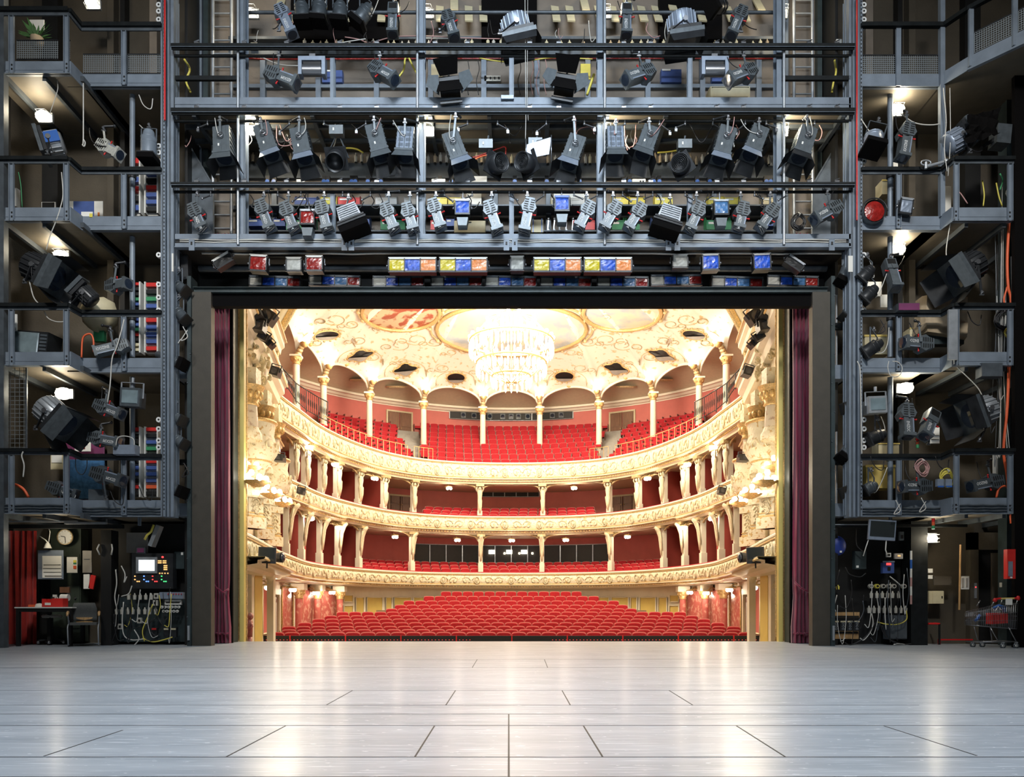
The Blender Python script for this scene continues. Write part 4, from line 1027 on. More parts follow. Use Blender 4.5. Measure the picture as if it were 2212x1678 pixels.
# bridge decks
for nm, p0, p1, lab in (('upper', 210, 239, 'upper'), ('lower', 503, 535, 'lower')):
    t = thing('lighting_bridge', 'long grey %s lighting bridge across the stage opening' % lab, 'bridge', (0, Y0, Z_(p1)))
    x0, x1 = X_(378), X_(1838)
    b = B('steel'); Yf = Y0 + .0
    if nm == 'upper': b.bb(x0, x1, Yf, Yf + .02, Z_(p1), Z_(p0)); b.bb(x0, x1, Yf - .05, Yf + .1, Z_(p1), Z_(p1) + .02); b.bb(x0, x1, Yf - .012, Yf, Z_(226), Z_(225))
    else: b.bb(x0, x1, Yf, Yf + .02, Z_(p1), Z_(525)); b.bb(x0, x1, Yf, Yf + .02, Z_(516), Z_(505)); b.bb(x0, x1, Yf - .03, Yf + .1, Z_(p1), Z_(p1) + .02)
    b.build('fascia', t)
    b = B('soffit' if nm == 'upper' else 'black'); b.bb(x0, x1, Yf + .1, YB, Z_(p1) + .03, Z_(p1) + .12); b.use('steel_dark')
    for q in range(12 if nm == 'upper' else 0): xx = x0 + .3 + q * 1.2; b.bb(xx, xx + .08, Yf + .1, YB, Z_(p1) - .06, Z_(p1) + .03)
    for q in (0.5, 1.0) if nm == 'upper' else (): b.bb(x0, x1, Yf + q, Yf + q + .06, Z_(p1) - .05, Z_(p1) + .03)
    b.build('deck', t)
    if nm == 'lower':
        b = B('cable_white')
        for q, zz in enumerate((518.5, 523)): b.tube([(x0 + .1 + (x1 - x0 - .2) * c / 40, Yf - .005, Z_(zz) + .008 * math.sin(c * 1.7 + q)) for c in range(41)], .014, 5)
        b.build('cable_run', t)
        b = B('black'); b.bb(x0, x1, Yf + .03, Yf + .05, Z_(525), Z_(516)); b.build('cable_tray', t)
        for q, px in enumerate((416, 745, 760, 1094, 1112, 1443, 1462, 1795)):
            b = B('steel'); b.bb(X_(px - 6), X_(px + 6), Yf - .05, Yf - .03, Z_(543), Z_(519)); b.use('black').box((X_(px), Yf - .055, Z_(528)), (.035, .01, .06)); b.build('hook_bracket', t)
# guard rails of the bridges
for k, (p0, p1, lab) in enumerate(((105, 121, 'above the upper bridge'), (243, 262, 'below the upper bridge deck'), (402, 415, 'above the lower bridge'))):
    t = thing('guard_rail', 'long black guard rail %s' % lab, 'rail', (0, Y0 - .1, Z_(p1)))
    x0, x1 = X_(376), X_(1840); m = (p0 + p1) / 2
    b = B('rail'); b.bb(x0, x1, Y0 - .16, Y0 - .05, Z_(m), Z_(p0)); b.build('top_flange', t)
    b = B('rail'); b.bb(x0, x1, Y0 - .13, Y0 - .11, Z_(m + 3.5), Z_(m)); b.use('steel'); b.bb(x0, x1, Y0 - .17, Y0 - .16, Z_(m + .4), Z_(m - .3)); b.build('web', t)
    b = B('rail'); b.cyl((x0, Y0 + .02, Z_(p1 - 1.5)), (x1, Y0 + .02, Z_(p1 - 1.5)), .03, n=8); b.build('pipe', t)
    for q in range(15):
        b = B('chrome'); xx = x0 + .5 + q * .93 + .2 * math.sin(q * 3); b.box((xx, Y0 - .1, Z_(p0) + .03), (.09, .06, .04)); b.cyl((xx - .05, Y0 - .12, Z_(p0) + .05), (xx + .05, Y0 - .12, Z_(p0) + .09), .012, n=5); b.build('rail_clamp', t)
for k, (a, c) in enumerate(((378, 516), (1691, 1838))):
    b = B('rail'); b.bb(X_(a), X_(c), Y0, Y0 + .06, Z_(172), Z_(163)); tag(b.build('mid_rail', origin=(X_(a), Y0, Z_(172))), 'short black middle rail in the %s end bay of the upper bridge' % ('left' if k == 0 else 'right'), 'rail')
b = B('steel_dark'); b.cyl((X_(530, 103), F / 103, Z_(27, 103)), (X_(1680, 103), F / 103, Z_(27, 103)), .035, n=8); tag(b.build('lighting_pipe', origin=(0, F / 103, 13)), 'long horizontal pipe carrying the topmost spotlights', 'pipe')
for k, (py, s) in enumerate(((285, 99.5), (297, 98.5))):
    b = B('alu' if k == 0 else 'soffit'); b.cyl((X_(530, s), F / s, Z_(py, s)), (X_(1680, s), F / s, Z_(py, s)), .03, n=8); tag(b.build('lighting_pipe', origin=(0, F / s, 10)), 'long horizontal pipe deep inside the middle bay, %s' % ('front one' if k == 0 else 'rear one'), 'pipe')
# studs, bands and panels on the bridge back wall
for i, px in enumerate((567, 687, 813, 930, 1045, 1160, 1270, 1400, 1518, 1640)):
    b = B('steel'); x = X_(px, 98.4); b.bb(x - .055, x + .055, F / 98.4, YB, Z_(215, 98.4), Z_(118, 98.4)); tag(b.build('wall_stud', origin=(x, F / 98.4, Z_(215))), 'grey steel stud on the wall behind the upper bridge, %s from the left' % ORD[i], 'stud')
    b = B('steel_dark'); x = X_(px + 25, 98.4); b.bb(x - .055, x + .055, F / 98.4, YB, Z_(520, 98.4), Z_(412, 98.4)); tag(b.build('wall_stud', origin=(x, F / 98.4, Z_(520))), 'dark steel stud on the wall behind the lower bridge, %s from the left' % ORD[i], 'stud')
for lab, a, c, m in (('upper bridge', 181, 189, 'steel'), ('lower bridge', 444, 452, 'steel_dark'), ('middle bay', 352, 384, 'steel_dark')):
    b = B(m); b.bb(-6.2, 6.0, F / 98.2, YB, Z_(c, 98.2), Z_(a, 98.2)); tag(b.build('wall_trunking', origin=(0, YB, Z_(c))), 'long steel cable trunking on the wall behind the %s' % lab, 'trunking')
# slatted timber ceiling seen at the very top
for k in range(34):
    px = 600 + k * 31
    if px > 1640: break
    if 860 < px < 925 or 1040 < px < 1160: continue
    b = B('cream_box'); a = W(px + 10, 16, 100); b.bar(W(px + 12 + (px - CX) * .02, 46 if k % 3 else 22, 99.6), W(px + 2 - (px - CX) * .05, -60, 93), .17, .03)
    tag(b.build('ceiling_slat', origin=a), 'slanting cream timber slat above the top pipe, %s from the left' % nth(k), 'slat', 'timber slats under the top deck')
b = B('black'); b.bb(-6.9, 6.9, Y0 + .4, YB, 14.4, 14.5); struct(b, 'ceiling_top_bridge')
b = B('black_cloth')  # black panels stand in for the shade behind the topmost spotlights
for a, c in ((628, 860), (1040, 1160), (1425, 1560)): b.bb(X_(a, 98.9), X_(c, 98.9), F / 98.9, YB, Z_(84, 98.9), 14.4)
struct(b, 'wall_shade_panels')
b = B('steel_dark'); b.bb(-6.2, 6.0, F / 98.6, YB, Z_(84, 98.6), Z_(78, 98.6)); b.bb(-6.2, 6.0, F / 98.6, YB, Z_(118, 98.6), Z_(106, 98.6)); tag(b.build('wall_trunking', origin=(0, YB, Z_(84))), 'long steel cable trunking on the wall behind the topmost row', 'trunking')
# ladders in the end bays
for sd in (0, 1):
    c = 480 if sd == 0 else 1735; S = 'left' if sd == 0 else 'right'; s = 100
    t = thing('ladder', 'tall steel ladder in the %s end bay behind the bridges' % S, 'ladder', (X_(c, s), F / s, 8.2))
    for dx in (-20, 20): b = B('alu'); b.cyl((X_(c + dx, s), F / s, 8.2), (X_(c + dx, s), F / s, 14.3), .035, n=8); b.build('stile', t)
    for q in range(21): b = B('alu'); z = 8.4 + q * .29; b.cyl((X_(c - 20, s), F / s, z), (X_(c + 20, s), F / s, z), .018, n=6); b.build('rung', t)
    for j, (dx, w, m) in enumerate(((-52, 15, 'steel'), (-36, 10, 'deep_green'), (38, 12, 'steel'))):
        px = c + (dx if sd == 0 else -dx); b = B(m); b.bb(X_(px - w / 2, 98.6), X_(px + w / 2, 98.6), F / 98.6, YB, 8.1, 14.4)
        tag(b.build('wall_panel', origin=(X_(px, 98), F / 98, 8.1)), 'tall narrow %s panel %s the %s ladder' % ({'steel': 'grey', 'deep_green': 'dark green'}[m], ['far outside', 'just outside', 'inside'][j], S), 'panel')
    b = B('steel_dark'); a = W(c - 70 if sd == 0 else c + 70, 315, 101); d_ = W(c - 20 if sd == 0 else c + 20, 400, 101); b.add([a, d_, (d_.x, d_.y, 8.2), (a.x, a.y, 8.2)], [(0, 1, 2, 3)]); b.bar(a, d_, .03, .03)
    tag(b.build('leaning_board', origin=a), 'dark board leaning beside the %s ladder' % S, 'board')
# warning tape
# ---- side towers
LV = [  # near fascia, far fascia, near rail, far rail
    dict(fn=(132, 160), ff=(160, 188), rn=(22, 38), rf=(55, 70), mesh=True, n='top'),
    dict(fn=(448, 478), ff=(467, 498), rn=(343, 356), rf=(366, 379), mesh=False, n='third'),
    dict(fn=(760, 790), ff=(773, 805), rn=(658, 671), rf=(673, 686), mesh=False, n='second'),
    dict(fn=(1075, 1110), ff=(1080, 1116), rn=(970, 984), rf=(982, 995), mesh=False, n='lowest')]
def tower(sd):
    S = 'left' if sd == 0 else 'right'; m = (lambda p: p) if sd == 0 else (lambda p: 2209 - p)
    sN = 109.6; YN = F / sN
    for li, L in enumerate(LV):
        t = thing('tower_gallery', '%s steel gallery of the %s lighting tower' % (L['n'], S), 'gallery', (X_(m(200)), Y0, Z_(L['ff'][1])))
        nx0, nx1 = m(-30 if sd == 0 else -10), m(152); fx0, fx1 = m(178), m(352)
        if sd == 1 and li > 0: nx0 = m(22)
        side = (sd == 1 and li == 0)
        xs = sorted((X_(nx0, sN), X_(nx1, sN))); xf = sorted((X_(fx0), X_(fx1)))
        # height is one and the same: derive from the far fascia
        z0, z1 = Z_(L['ff'][1]), Z_(L['ff'][0]); zn0, zn1 = Z_(L['fn'][1], sN), Z_(L['fn'][0], sN)
        if side:    # this one runs on along the side of the stage towards the viewer
            A0, A1 = Vector((8.93, 15.4, 0)), Vector((10.82, 13.21, 0)); C0 = Vector((X_(fx0), Y0, 0)); H = z1 - z0; zm = (z0 + z1) / 2; up = lambda v, z: Vector((v.x, v.y, z))
            b = B('steel'); b.bar(up(A0, zm), up(A1, zm), .02, H); b.bar(up(A0, z0), up(A1, z0), .08, .02); b.build('side_fascia', t); b = B('steel'); b.bar(up(C0, zm), up(A0, zm), .02, H); b.build('corner_fascia', t)
            b = B('soffit'); b.add([up(C0, z0 + .04), up(A0, z0 + .04), up(A1, z0 + .04), Vector((A1.x + 2, A1.y, z0 + .04)), Vector((A1.x + 2, 17.9, z0 + .04)), Vector((C0.x, 17.9, z0 + .04))], [tuple(range(6))]); b.bb(xf[0], xf[1], Y0 + .05, 17.9, z0 + .03, z0 + .1); b.build('deck', t)
            zr = Z_(L['rf'][0]); b = B('rail'); [b.bar(up(p_, zr - .04), up(q_, zr - .04), .10, .08) for p_, q_ in ((A0, A1), (C0, A0), (Vector((xf[0], Y0 - .06, 0)), Vector((xf[1], Y0 - .06, 0))))]; b.build('rail_flange', t)
            for u in (.02, .28, .62, .97): q_ = A0.lerp(A1, u); b = B('steel'); b.bar(up(q_, z0 + .05), up(q_, zr), .09, .05); b.build('post', t)
            q_ = m(270); b = B('steel'); b.bb(X_(q_) - .048, X_(q_) + .048, Y0 - .05, Y0, z0, zr); b.build('post', t)
            for u0, u1 in ((.04, .27), (.3, .61), (.64, .96)):
                P0, P1 = A0.lerp(A1, u0), A0.lerp(A1, u1); Lw = (P1 - P0).length; b = B('wire_mesh'); b.quad(up(P0, z1 + .02), up(P1, z1 + .02), up(P1, z1 + .42), up(P0, z1 + .42), [(0, 0), (Lw, 0), (Lw, .4), (0, .4)]); b.use('black_metal'); b.bar(up(P0, z1 + .42), up(P1, z1 + .42), .02, .02); b.build('mesh_panel', t)
            for p_, r_ in ((178, 262), (274, 350)):
                b = B('wire_mesh'); x0, x1 = sorted((X_(m(p_)), X_(m(r_)))); zt, zb = Z_(117), Z_(158); b.quad((x0, Y0 + .03, zb), (x1, Y0 + .03, zb), (x1, Y0 + .03, zt), (x0, Y0 + .03, zt), [(0, 0), (x1 - x0, 0), (x1 - x0, zt - zb), (0, zt - zb)]); b.use('black_metal'); b.bar((x0, Y0 + .03, zt), (x1, Y0 + .03, zt), .02, .02); b.build('mesh_panel', t)
            b = B('steel'); b.bb(xf[0], xf[1], Y0, Y0 + .02, z0, z1); b.bb(xf[0], xf[1], Y0 - .03, Y0 + .08, z0, z0 + .018); b.build('inner_fascia', t)
            continue
        b = B('steel'); b.bb(xs[0], xs[1], YN, YN + .02, zn0, zn1); b.bb(xs[0], xs[1], YN - .03, YN + .08, zn0, zn0 + .018); b.bb(xs[0], xs[1], YN - .008, YN, (zn0 + zn1) / 2 - .05, (zn0 + zn1) / 2 - .042); b.build('front_fascia', t)
        b = B('steel'); b.bb(xf[0], xf[1], Y0, Y0 + .02, z0, z1); b.bb(xf[0], xf[1], Y0 - .03, Y0 + .08, z0, z0 + .018); b.bb(xf[0], xf[1], Y0 - .008, Y0, (z0 + z1) / 2 - .05, (z0 + z1) / 2 - .042); b.build('inner_fascia', t)
        a = Vector((X_(nx1, sN), YN, (zn0 + zn1) / 2)); c = Vector((X_(fx0), Y0, (z0 + z1) / 2)); b = B('steel'); b.bar(a, c, .02, z1 - z0); b.build('corner_fascia', t)
        if li == 3:
            for nmx, y_, zb, zt, xx in (('front', YN, zn0, zn1, xs), ('inner', Y0, z0, z1, xf)):
                b = B('steel_dark')
                for q in range(3): b.tube([(xx[0] + (xx[1] - xx[0]) * c_ / 12, y_ - .02, zb + .06 + q * .055 + .006 * math.sin(c_ * 2 + q)) for c_ in range(13)], .016, 5)
                b.build('cable_run', t)
        b = B('soffit'); b.bb(xs[0], xs[1], YN + .05, 17.9, zn0 + .03, zn0 + .1); b.bb(xf[0], xf[1], Y0 + .05, 17.9, z0 + .03, z0 + .1); b.bb(min(xs[1], xf[1]) - .3, max(xs[0], xf[0]) + .3, Y0 + .05, 17.9, z0 + .03, z0 + .1)
        b.use('steel_dark')
        for q in range(3): xx = xs[0] + .3 + q * .75; b.bb(xx, xx + .07, YN + .1, 17.9, zn0 - .07, zn0 + .03)
        b.build('deck', t)
        # posts
        for q, (px, s_, a_, b_) in enumerate(((m(28), sN, L['rn'][1], L['fn'][1]), (m(146), sN, L['rn'][1], L['fn'][1] - 2), (m(270), 107.2, L['rf'][1], L['ff'][1] - 3))):
            if sd == 1 and q == 0: px = m(30)
            b = B('steel'); x = X_(px, s_); Y = F / s_ - .03; w = .048; b.bb(x - w, x + w, Y, Y + .012, Z_(b_, s_), Z_(a_, s_)); b.bb(x - w, x - w + .012, Y - .04, Y, Z_(b_, s_), Z_(a_, s_)); b.bb(x + w - .012, x + w, Y - .04, Y, Z_(b_, s_), Z_(a_, s_))
            b.use('black'); b.box((x, Y - .005, Z_(b_, s_) + .08), (.03, .012, .03)); b.box((x, Y - .005, Z_(b_, s_) + .16), (.03, .012, .03)); b.build('post', t)
        # rail: an angle profile following the corner
        zr1 = Z_(L['rf'][0]); zr0 = Z_(L['rf'][1]); zn_ = Z_(L['rn'][0], sN); h = (zr1 - zr0)
        pts = [Vector((X_(nx0, sN), YN - .06, zn_)), Vector((X_(nx1, sN), YN - .06, zn_)), Vector((X_(fx0), Y0 - .06, zr1)), Vector((X_(fx1), Y0 - .06, zr1))]
        b = B('rail')
        for p, q in zip(pts[:-1], pts[1:]): dz = Vector((0, 0, -h * .28)); b.bar(p + dz, q + dz, .10, h * .55)
        b.build('rail_flange', t); b = B('steel_dark')
        for p, q in zip(pts[:-1], pts[1:]): dz = Vector((0, .02, -h * .78)); b.bar(p + dz, q + dz, .03, h * .45)
        b.build('rail_web', t)
        if L['mesh']:
            for q, (p, r, pt, pb, s_) in enumerate(((m(34), m(124), 85, 126, sN), (m(136), m(150), 85, 128, sN), (m(178), m(262), 115, 157, S0), (m(274), m(350), 115, 157, S0)) if sd == 0 else ((m(34), m(130), 75, 118, sN), (m(178), m(262), 117, 158, S0), (m(274), m(350), 117, 158, S0))):
                b = B('wire_mesh'); x0, x1 = sorted((X_(p, s_), X_(r, s_))); Y = F / s_ + .03; zt, zb = Z_(pt, s_), Z_(pb, s_)
                b.quad((x0, Y, zb), (x1, Y, zb), (x1, Y, zt), (x0, Y, zt), [(0, 0), (x1 - x0, 0), (x1 - x0, zt - zb), (0, zt - zb)])
                b.use('black_metal'); b.bar((x0, Y, zt), (x1, Y, zt), .02, .02); b.bar((x0, Y, zb), (x1, Y, zb), .02, .02); b.build('mesh_panel', t)
    # back and side walls of the tower
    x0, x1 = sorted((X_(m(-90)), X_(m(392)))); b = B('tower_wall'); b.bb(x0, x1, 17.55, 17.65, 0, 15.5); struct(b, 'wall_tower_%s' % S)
    b = B('black'); xa = X_(m(398), 103); b.bb(xa - .03, xa + .03, 16.6, 17.6, 0, 15.5); struct(b, 'wall_tower_inner_%s' % S)
    # vertical things on the wall
    for j, (px, w, mm, nm, pt, pb) in enumerate(((232, 14, 'tower_wall', 'brown pilaster', 0, 1390), (258, 10, 'black', 'black cable shaft', 0, 1390), (100, 34, 'black', 'dark doorway', 0, 450), (325, 16, 'bridge_wall', 'grey brown strip', 0, 200))):
        b = B(mm); xx = X_(m(px), 99); hw = w / 99 / 2; b.bb(xx - hw, xx + hw, 17.3, 17.5, max(0, Z_(pb, 99)), Z_(pt - 80, 99)); tag(b.build('wall_strip', origin=(xx, 17.4, 0)), '%s on the back wall of the %s tower' % (nm, S), 'wall strip')
    # lighting pole
    t = thing('lighting_pole', 'dark vertical lighting pole inside the %s tower' % S, 'pole', (X_(m(286), 105), F / 105, 2.7))
    for q, (a, c) in enumerate(((205, 470), (512, 772), (815, 1092))): b = B('steel'); b.cyl((X_(m(286), 105), F / 105, Z_(c, 105)), (X_(m(286), 105), F / 105, Z_(a, 105)), .055, n=10); b.use('black').cyl((X_(m(286), 105), F / 105, Z_(a + 180, 105)), (X_(m(286), 105), F / 105, Z_(a + 172, 105)), .075, n=10); b.build('tube', t)
    # stub galleries between tower and portal leg
    for li, (fa, fb, ra, rb) in enumerate(((788, 818, 697, 710), (1087, 1115, 992, 1003))):
        t = thing('gallery_stub', 'short steel gallery end beside the %s portal leg, %s' % (S, 'upper one' if li == 0 else 'lower one'), 'gallery', (X_(m(396), 104), F / 104, Z_(fb, 104)))
        xa, xb = sorted((X_(m(382), 104), X_(m(414), 104))); b = B('steel'); b.bb(xa, xb, F / 104, F / 104 + .4, Z_(fb, 104), Z_(fa, 104)); b.build('fascia', t); b = B('rail'); b.bb(xa, xb, F / 104, F / 104 + .1, Z_(rb, 104), Z_(ra, 104)); b.build('handrail', t)
        b = B('alu'); b.bb(xb - .14, xb - .11, F / 103, F / 103 + .05, Z_(fa, 103), Z_(ra - 60, 103)); b.build('upright', t)
    # white round sockets down the perforated column
    for k, py in enumerate((6, 20, 38, 52, 312, 326, 345, 362, 548, 612, 640, 668, 905, 925, 950, 965)):
        t_ = B('white'); x = X_(m(344), 106.5); t_.cyl((x, F / 106.5 - .03, Z_(py)), (x, F / 106.5 + .05, Z_(py)), .055, n=10); t_.use('black').cyl((x, F / 106.5 - .035, Z_(py)), (x, F / 106.5 - .03, Z_(py)), .02, n=8)
        tag(t_.build('column_socket', origin=(x, F / 106.5, Z_(py))), 'round white socket on the %s corner column, %s from the top' % (S, ORD[k]), 'socket', 'white sockets down the corner columns')
tower(0); tower(1)
b = B('black_cloth'); b.bb(X_(2192, 109), X_(2260, 109), F / 109, F / 109 + .1, 0, Z_(110, 109)); tag(b.build('side_drape', origin=(X_(2215, 109), F / 109, 0)), 'black drape hanging at the far right of the stage', 'drape')
b = B('steel_dark'); b.bb(X_(-12, 110), X_(8, 110), F / 110, F / 110 + .15, 0, Z_(-40, 110)); tag(b.build('steel_post', origin=(X_(0, 110), F / 110, 0)), 'dark steel post at the extreme left edge of the left tower', 'post')
b = B('steel'); b.bb(X_(2032, 107.5), X_(2042, 107.5), F / 107.5, F / 107.5 + .1, Z_(470), Z_(-40)); tag(b.build('steel_post', origin=(X_(2037), F / 107.5, 0)), 'slim rusty upright at the corner of the right tower galleries', 'post')
b = B('deep_green'); b.bb(X_(2175, 104), X_(2192, 104), F / 104, F / 104 + .3, 0, Z_(200, 104)); tag(b.build('steel_post', origin=(X_(2180, 104), F / 104, 0)), 'dark green upright beside the red cables of the right tower', 'post')
# railing of the top right side gallery that climbs towards the camera
# ---- bulkhead work lamps (the bare bright ones)
def worklamp(px, py, s, label, power=14, r=.09):
    p = W(px, py, s); t = thing('bulkhead_lamp', label, 'lamp', p, (0, 0, 0), 'bare work lamps in the galleries')
    b = B('bulb_work'); b.ball((0, 0, 0), r, 12, (1.25, .8, .9)); b.build('glass', t, world=False)
    b = B('alu'); b.box((0, .12, .02), (.3, .06, .2))
    for k in range(3): b.tube([(-.14 + .02 * k, .1, -.08 + k * .08), (-.1, -.1, -.08 + k * .08), (.1, -.1, -.08 + k * .08), (.14, .1, -.08 + k * .08)], .006, 4)
    b.build('cage', t, world=False)
    point('work_lamp_light', (p.x, p.y - .16, p.z), power, TUNG, .1)
for px, py, s, w, r in ((92, 250, 104, 26, .12), (128, 549, 102, 20, .10), (137, 850, 104, 30, .14), (196, 4, 104, 24, .10)): worklamp(px, py, s, 'bare bright lamp in the left tower, under the %s gallery' % {250: 'topmost', 549: 'third', 850: 'second', 4: 'highest hidden'}[py], w, r)
for px, py, s, w, r in ((1939, 236, 104, 26, .12), (1941, 538, 103, 26, .12), (1957, 838, 104, 30, .13), (2014, 1163, 103, 26, .09)): worklamp(px, py, s, 'bare bright lamp in the right tower, under the %s gallery' % {236: 'topmost', 538: 'third', 838: 'second', 1163: 'lowest'}[py], w, r)
for k, px in enumerate((541, 921, 1307, 1690)):
    worklamp(px, 24, 101, 'bare bright lamp on the topmost bridge pipe, %s from the left' % ORD[k], 24, .055)
    if k: worklamp(px, 280, 105.4, 'bare bright lamp under the upper bridge, %s from the left' % ORD[k - 1], 100, .06)
worklamp(545, 278, 105, 'small glowing lamp under the upper bridge beside the first upright', 80, .04)
# ================================================================ LUMINAIRES
def axis_frame(a, b):       # z runs from the rear to the nose, -y looks to the viewer
    z = (b - a).normalized(); y = Vector((0, 1, 0)); y = y - z * y.dot(z)
    y = y.normalized() if y.length > .05 else Vector((0, 0, 1)); x = y.cross(z)
    M = Matrix.Identity(4)
    for i, c in enumerate((x, y, z)): M[0][i], M[1][i], M[2][i] = c
    M.translation = a; return M, (b - a).length
RND = random.Random(11)
_cu = bpy.data.curves.new('lettering', 'FONT'); _cu.body = 'ENIZOOM'; _cu.size = .085; _cu.align_x = 'CENTER'; _cu.align_y = 'CENTER'; _cu.extrude = .001; _cu.resolution_u = 2
_o = bpy.data.objects.new('lettering_source', _cu); LETTER = bpy.data.meshes.new_from_object(_o); LETTER.materials.clear(); LETTER.materials.append(MAT['white']); bpy.data.objects.remove(_o)
def hook(t, top, pivots, m='lamp_grey', w=.03, rail=None, cord='cable_black', seed=0):
    top = Vector(top); pv = [Vector(p) for p in pivots]
    b = B(m)
    if len(pv) == 2:
        mid = (pv[0] + pv[1]) / 2; half = (pv[1] - pv[0]) / 2; sh = [top - Vector((0, 0, .03)) - half, top - Vector((0, 0, .03)) + half]
        b.bar(pv[0], sh[0], w, .012); b.bar(pv[1], sh[1], w, .012); b.bar(sh[0], sh[1], w, .012)
    else: b.bar(pv[0], top, w, .012)
    b.build('yoke', t)
    b = B('chrome'); b.cyl(top - Vector((.04, 0, 0)), top + Vector((.04, 0, 0)), .02, n=8); b.box(top + Vector((0, 0, .04)), (.035, .035, .08)); b.cyl(top + Vector((0, -.06, .03)), top + Vector((0, 0, .03)), .012, n=5); b.build('hook_clamp', t)
    if rail is not None:
        b = B('black_metal'); r_ = Vector(rail); b.cyl(top + Vector((0, 0, .08)), r_, .022, n=6); b.ball(r_, .035, 6); b.build('hanging_arm', t)
    if cord:
        r = random.Random(seed); e = top + Vector((r.uniform(-.35, .35), .05, .08)); m_ = (pv[0] + e) / 2 + Vector((r.uniform(-.18, .18), -.02, -r.uniform(.1, .35)))
        pts = [pv[0].lerp(m_, u).lerp(m_.lerp(e, u), u) for u in [k / 9 for k in range(10)]]
        b = B(cord); b.tube(pts, .009, 5); b.build('power_cord', t)
def profile_spot(rx, ry, nx, ny, s, label, dy=-.12, top=None, sc=1.0, m='lamp_grey', text=True, group=None, yoke=True, up=False, square=False):
    a = W(rx, ry, s); b_ = W(nx, ny, s) + Vector((0, dy, 0)); M, L = axis_frame(a, b_)
    # the housing centre is a; the barrel reaches b
    t = thing('profile_spotlight', label, 'spotlight', a, (0, 0, 0), group)
    h = B(m).at(M); w = .155 * sc
    poly = [(-w * .62, -w * .95), (w * .62, -w * .95), (w * .78, -w * .2), (w * 1.08, w * .35), (w * .78, w * 1.0), (-w * .78, w * 1.0), (-w * 1.08, w * .35), (-w * .78, -w * .2)]
    if square: poly = [(-w * .75, -w), (w * .75, -w), (w * .8, w), (-w * .8, w)]
    h.prism(poly, -w * .72, w * .72, .08); ho = h.build('lamp_house', t)
    v = B('black').at(M)
    if square: v.box((0, -w * .73, -w * .3), (w * 1.1, .01, w * .9))
    else:
        for sx in (-1, 1):
            for k in range(5): v.box((sx * w * .38, -w * .725, -w * .55 + k * w * .3), (w * .5, .012, w * .11))
    v.build('vent_slots', ho)
    br = B(m).at(M); bw = w * .60
    br.bb(-bw, bw, -bw * 1.1, bw * 1.1, w * 1.02, L); br.bb(-bw * .8, bw * .8, -bw * .9, bw * .9, w * .9, w * 1.05)
    br.use('lamp_pale').bb(-bw * .98, -bw * .72, -bw * 1.14, -bw * 1.08, w * 1.1, L * .98); br.build('barrel', t)
    nf = B(m).at(M); nw = bw * 1.28
    nf.bb(-nw, nw, -nw, nw, L - .03 * sc, L + .035 * sc); le = B('lens').at(M); le.cyl((0, 0, L + .03 * sc), (0, 0, L + .042 * sc), nw * .82, n=16)
    le.build('lens', nf.build('nose_frame', t))
    kn = B('red_plastic').at(M)
    for sx in (-1, 1): kn = B('red_plastic').at(M); kn.cyl((sx * bw, -bw * .6, w * 1.15), (sx * bw * 1.6, -bw * .7, w * 1.15), .012, n=6); kn.ball((sx * bw * 1.65, -bw * .7, w * 1.15), .018 * sc, 8); kn.build('focus_knob', t)
    if text:
        o = bpy.data.objects.new('lettering', LETTER); COL.objects.link(o); o.parent = t
        R = Matrix.Translation((bw * .25, -bw * 1.12, (w + L) * .58)) @ Matrix.Rotation(PI / 2, 4, 'X') @ Matrix.Rotation(PI / 2 if M[2][2] < 0.2 and M[0][2] < .55 else -PI / 2, 4, 'Z')
        o.matrix_parent_inverse = Matrix(); o.matrix_basis = PM[t.name].inverted() @ M @ R; o.scale.x *= .75
    if yoke:
        pv = [M @ Vector((sx * w * .9, -w * .2, w * 1.1)) for sx in (-1, 1)]; mid = (pv[0] + pv[1]) / 2
        tp = W(top[0], top[1], s) if top else mid + Vector((0, 0, (-.42 if up else .42) * sc))
        mm = M @ Vector((0, -w * .82, w * 1.1))
        hook(t, (tp.x, tp.y - .02, tp.z), [mm], m, .035, None if up else (tp.x + RND.uniform(-.2, .2), tp.y + .05, tp.z + .13), seed=int(rx * 3 + ry))
    return t
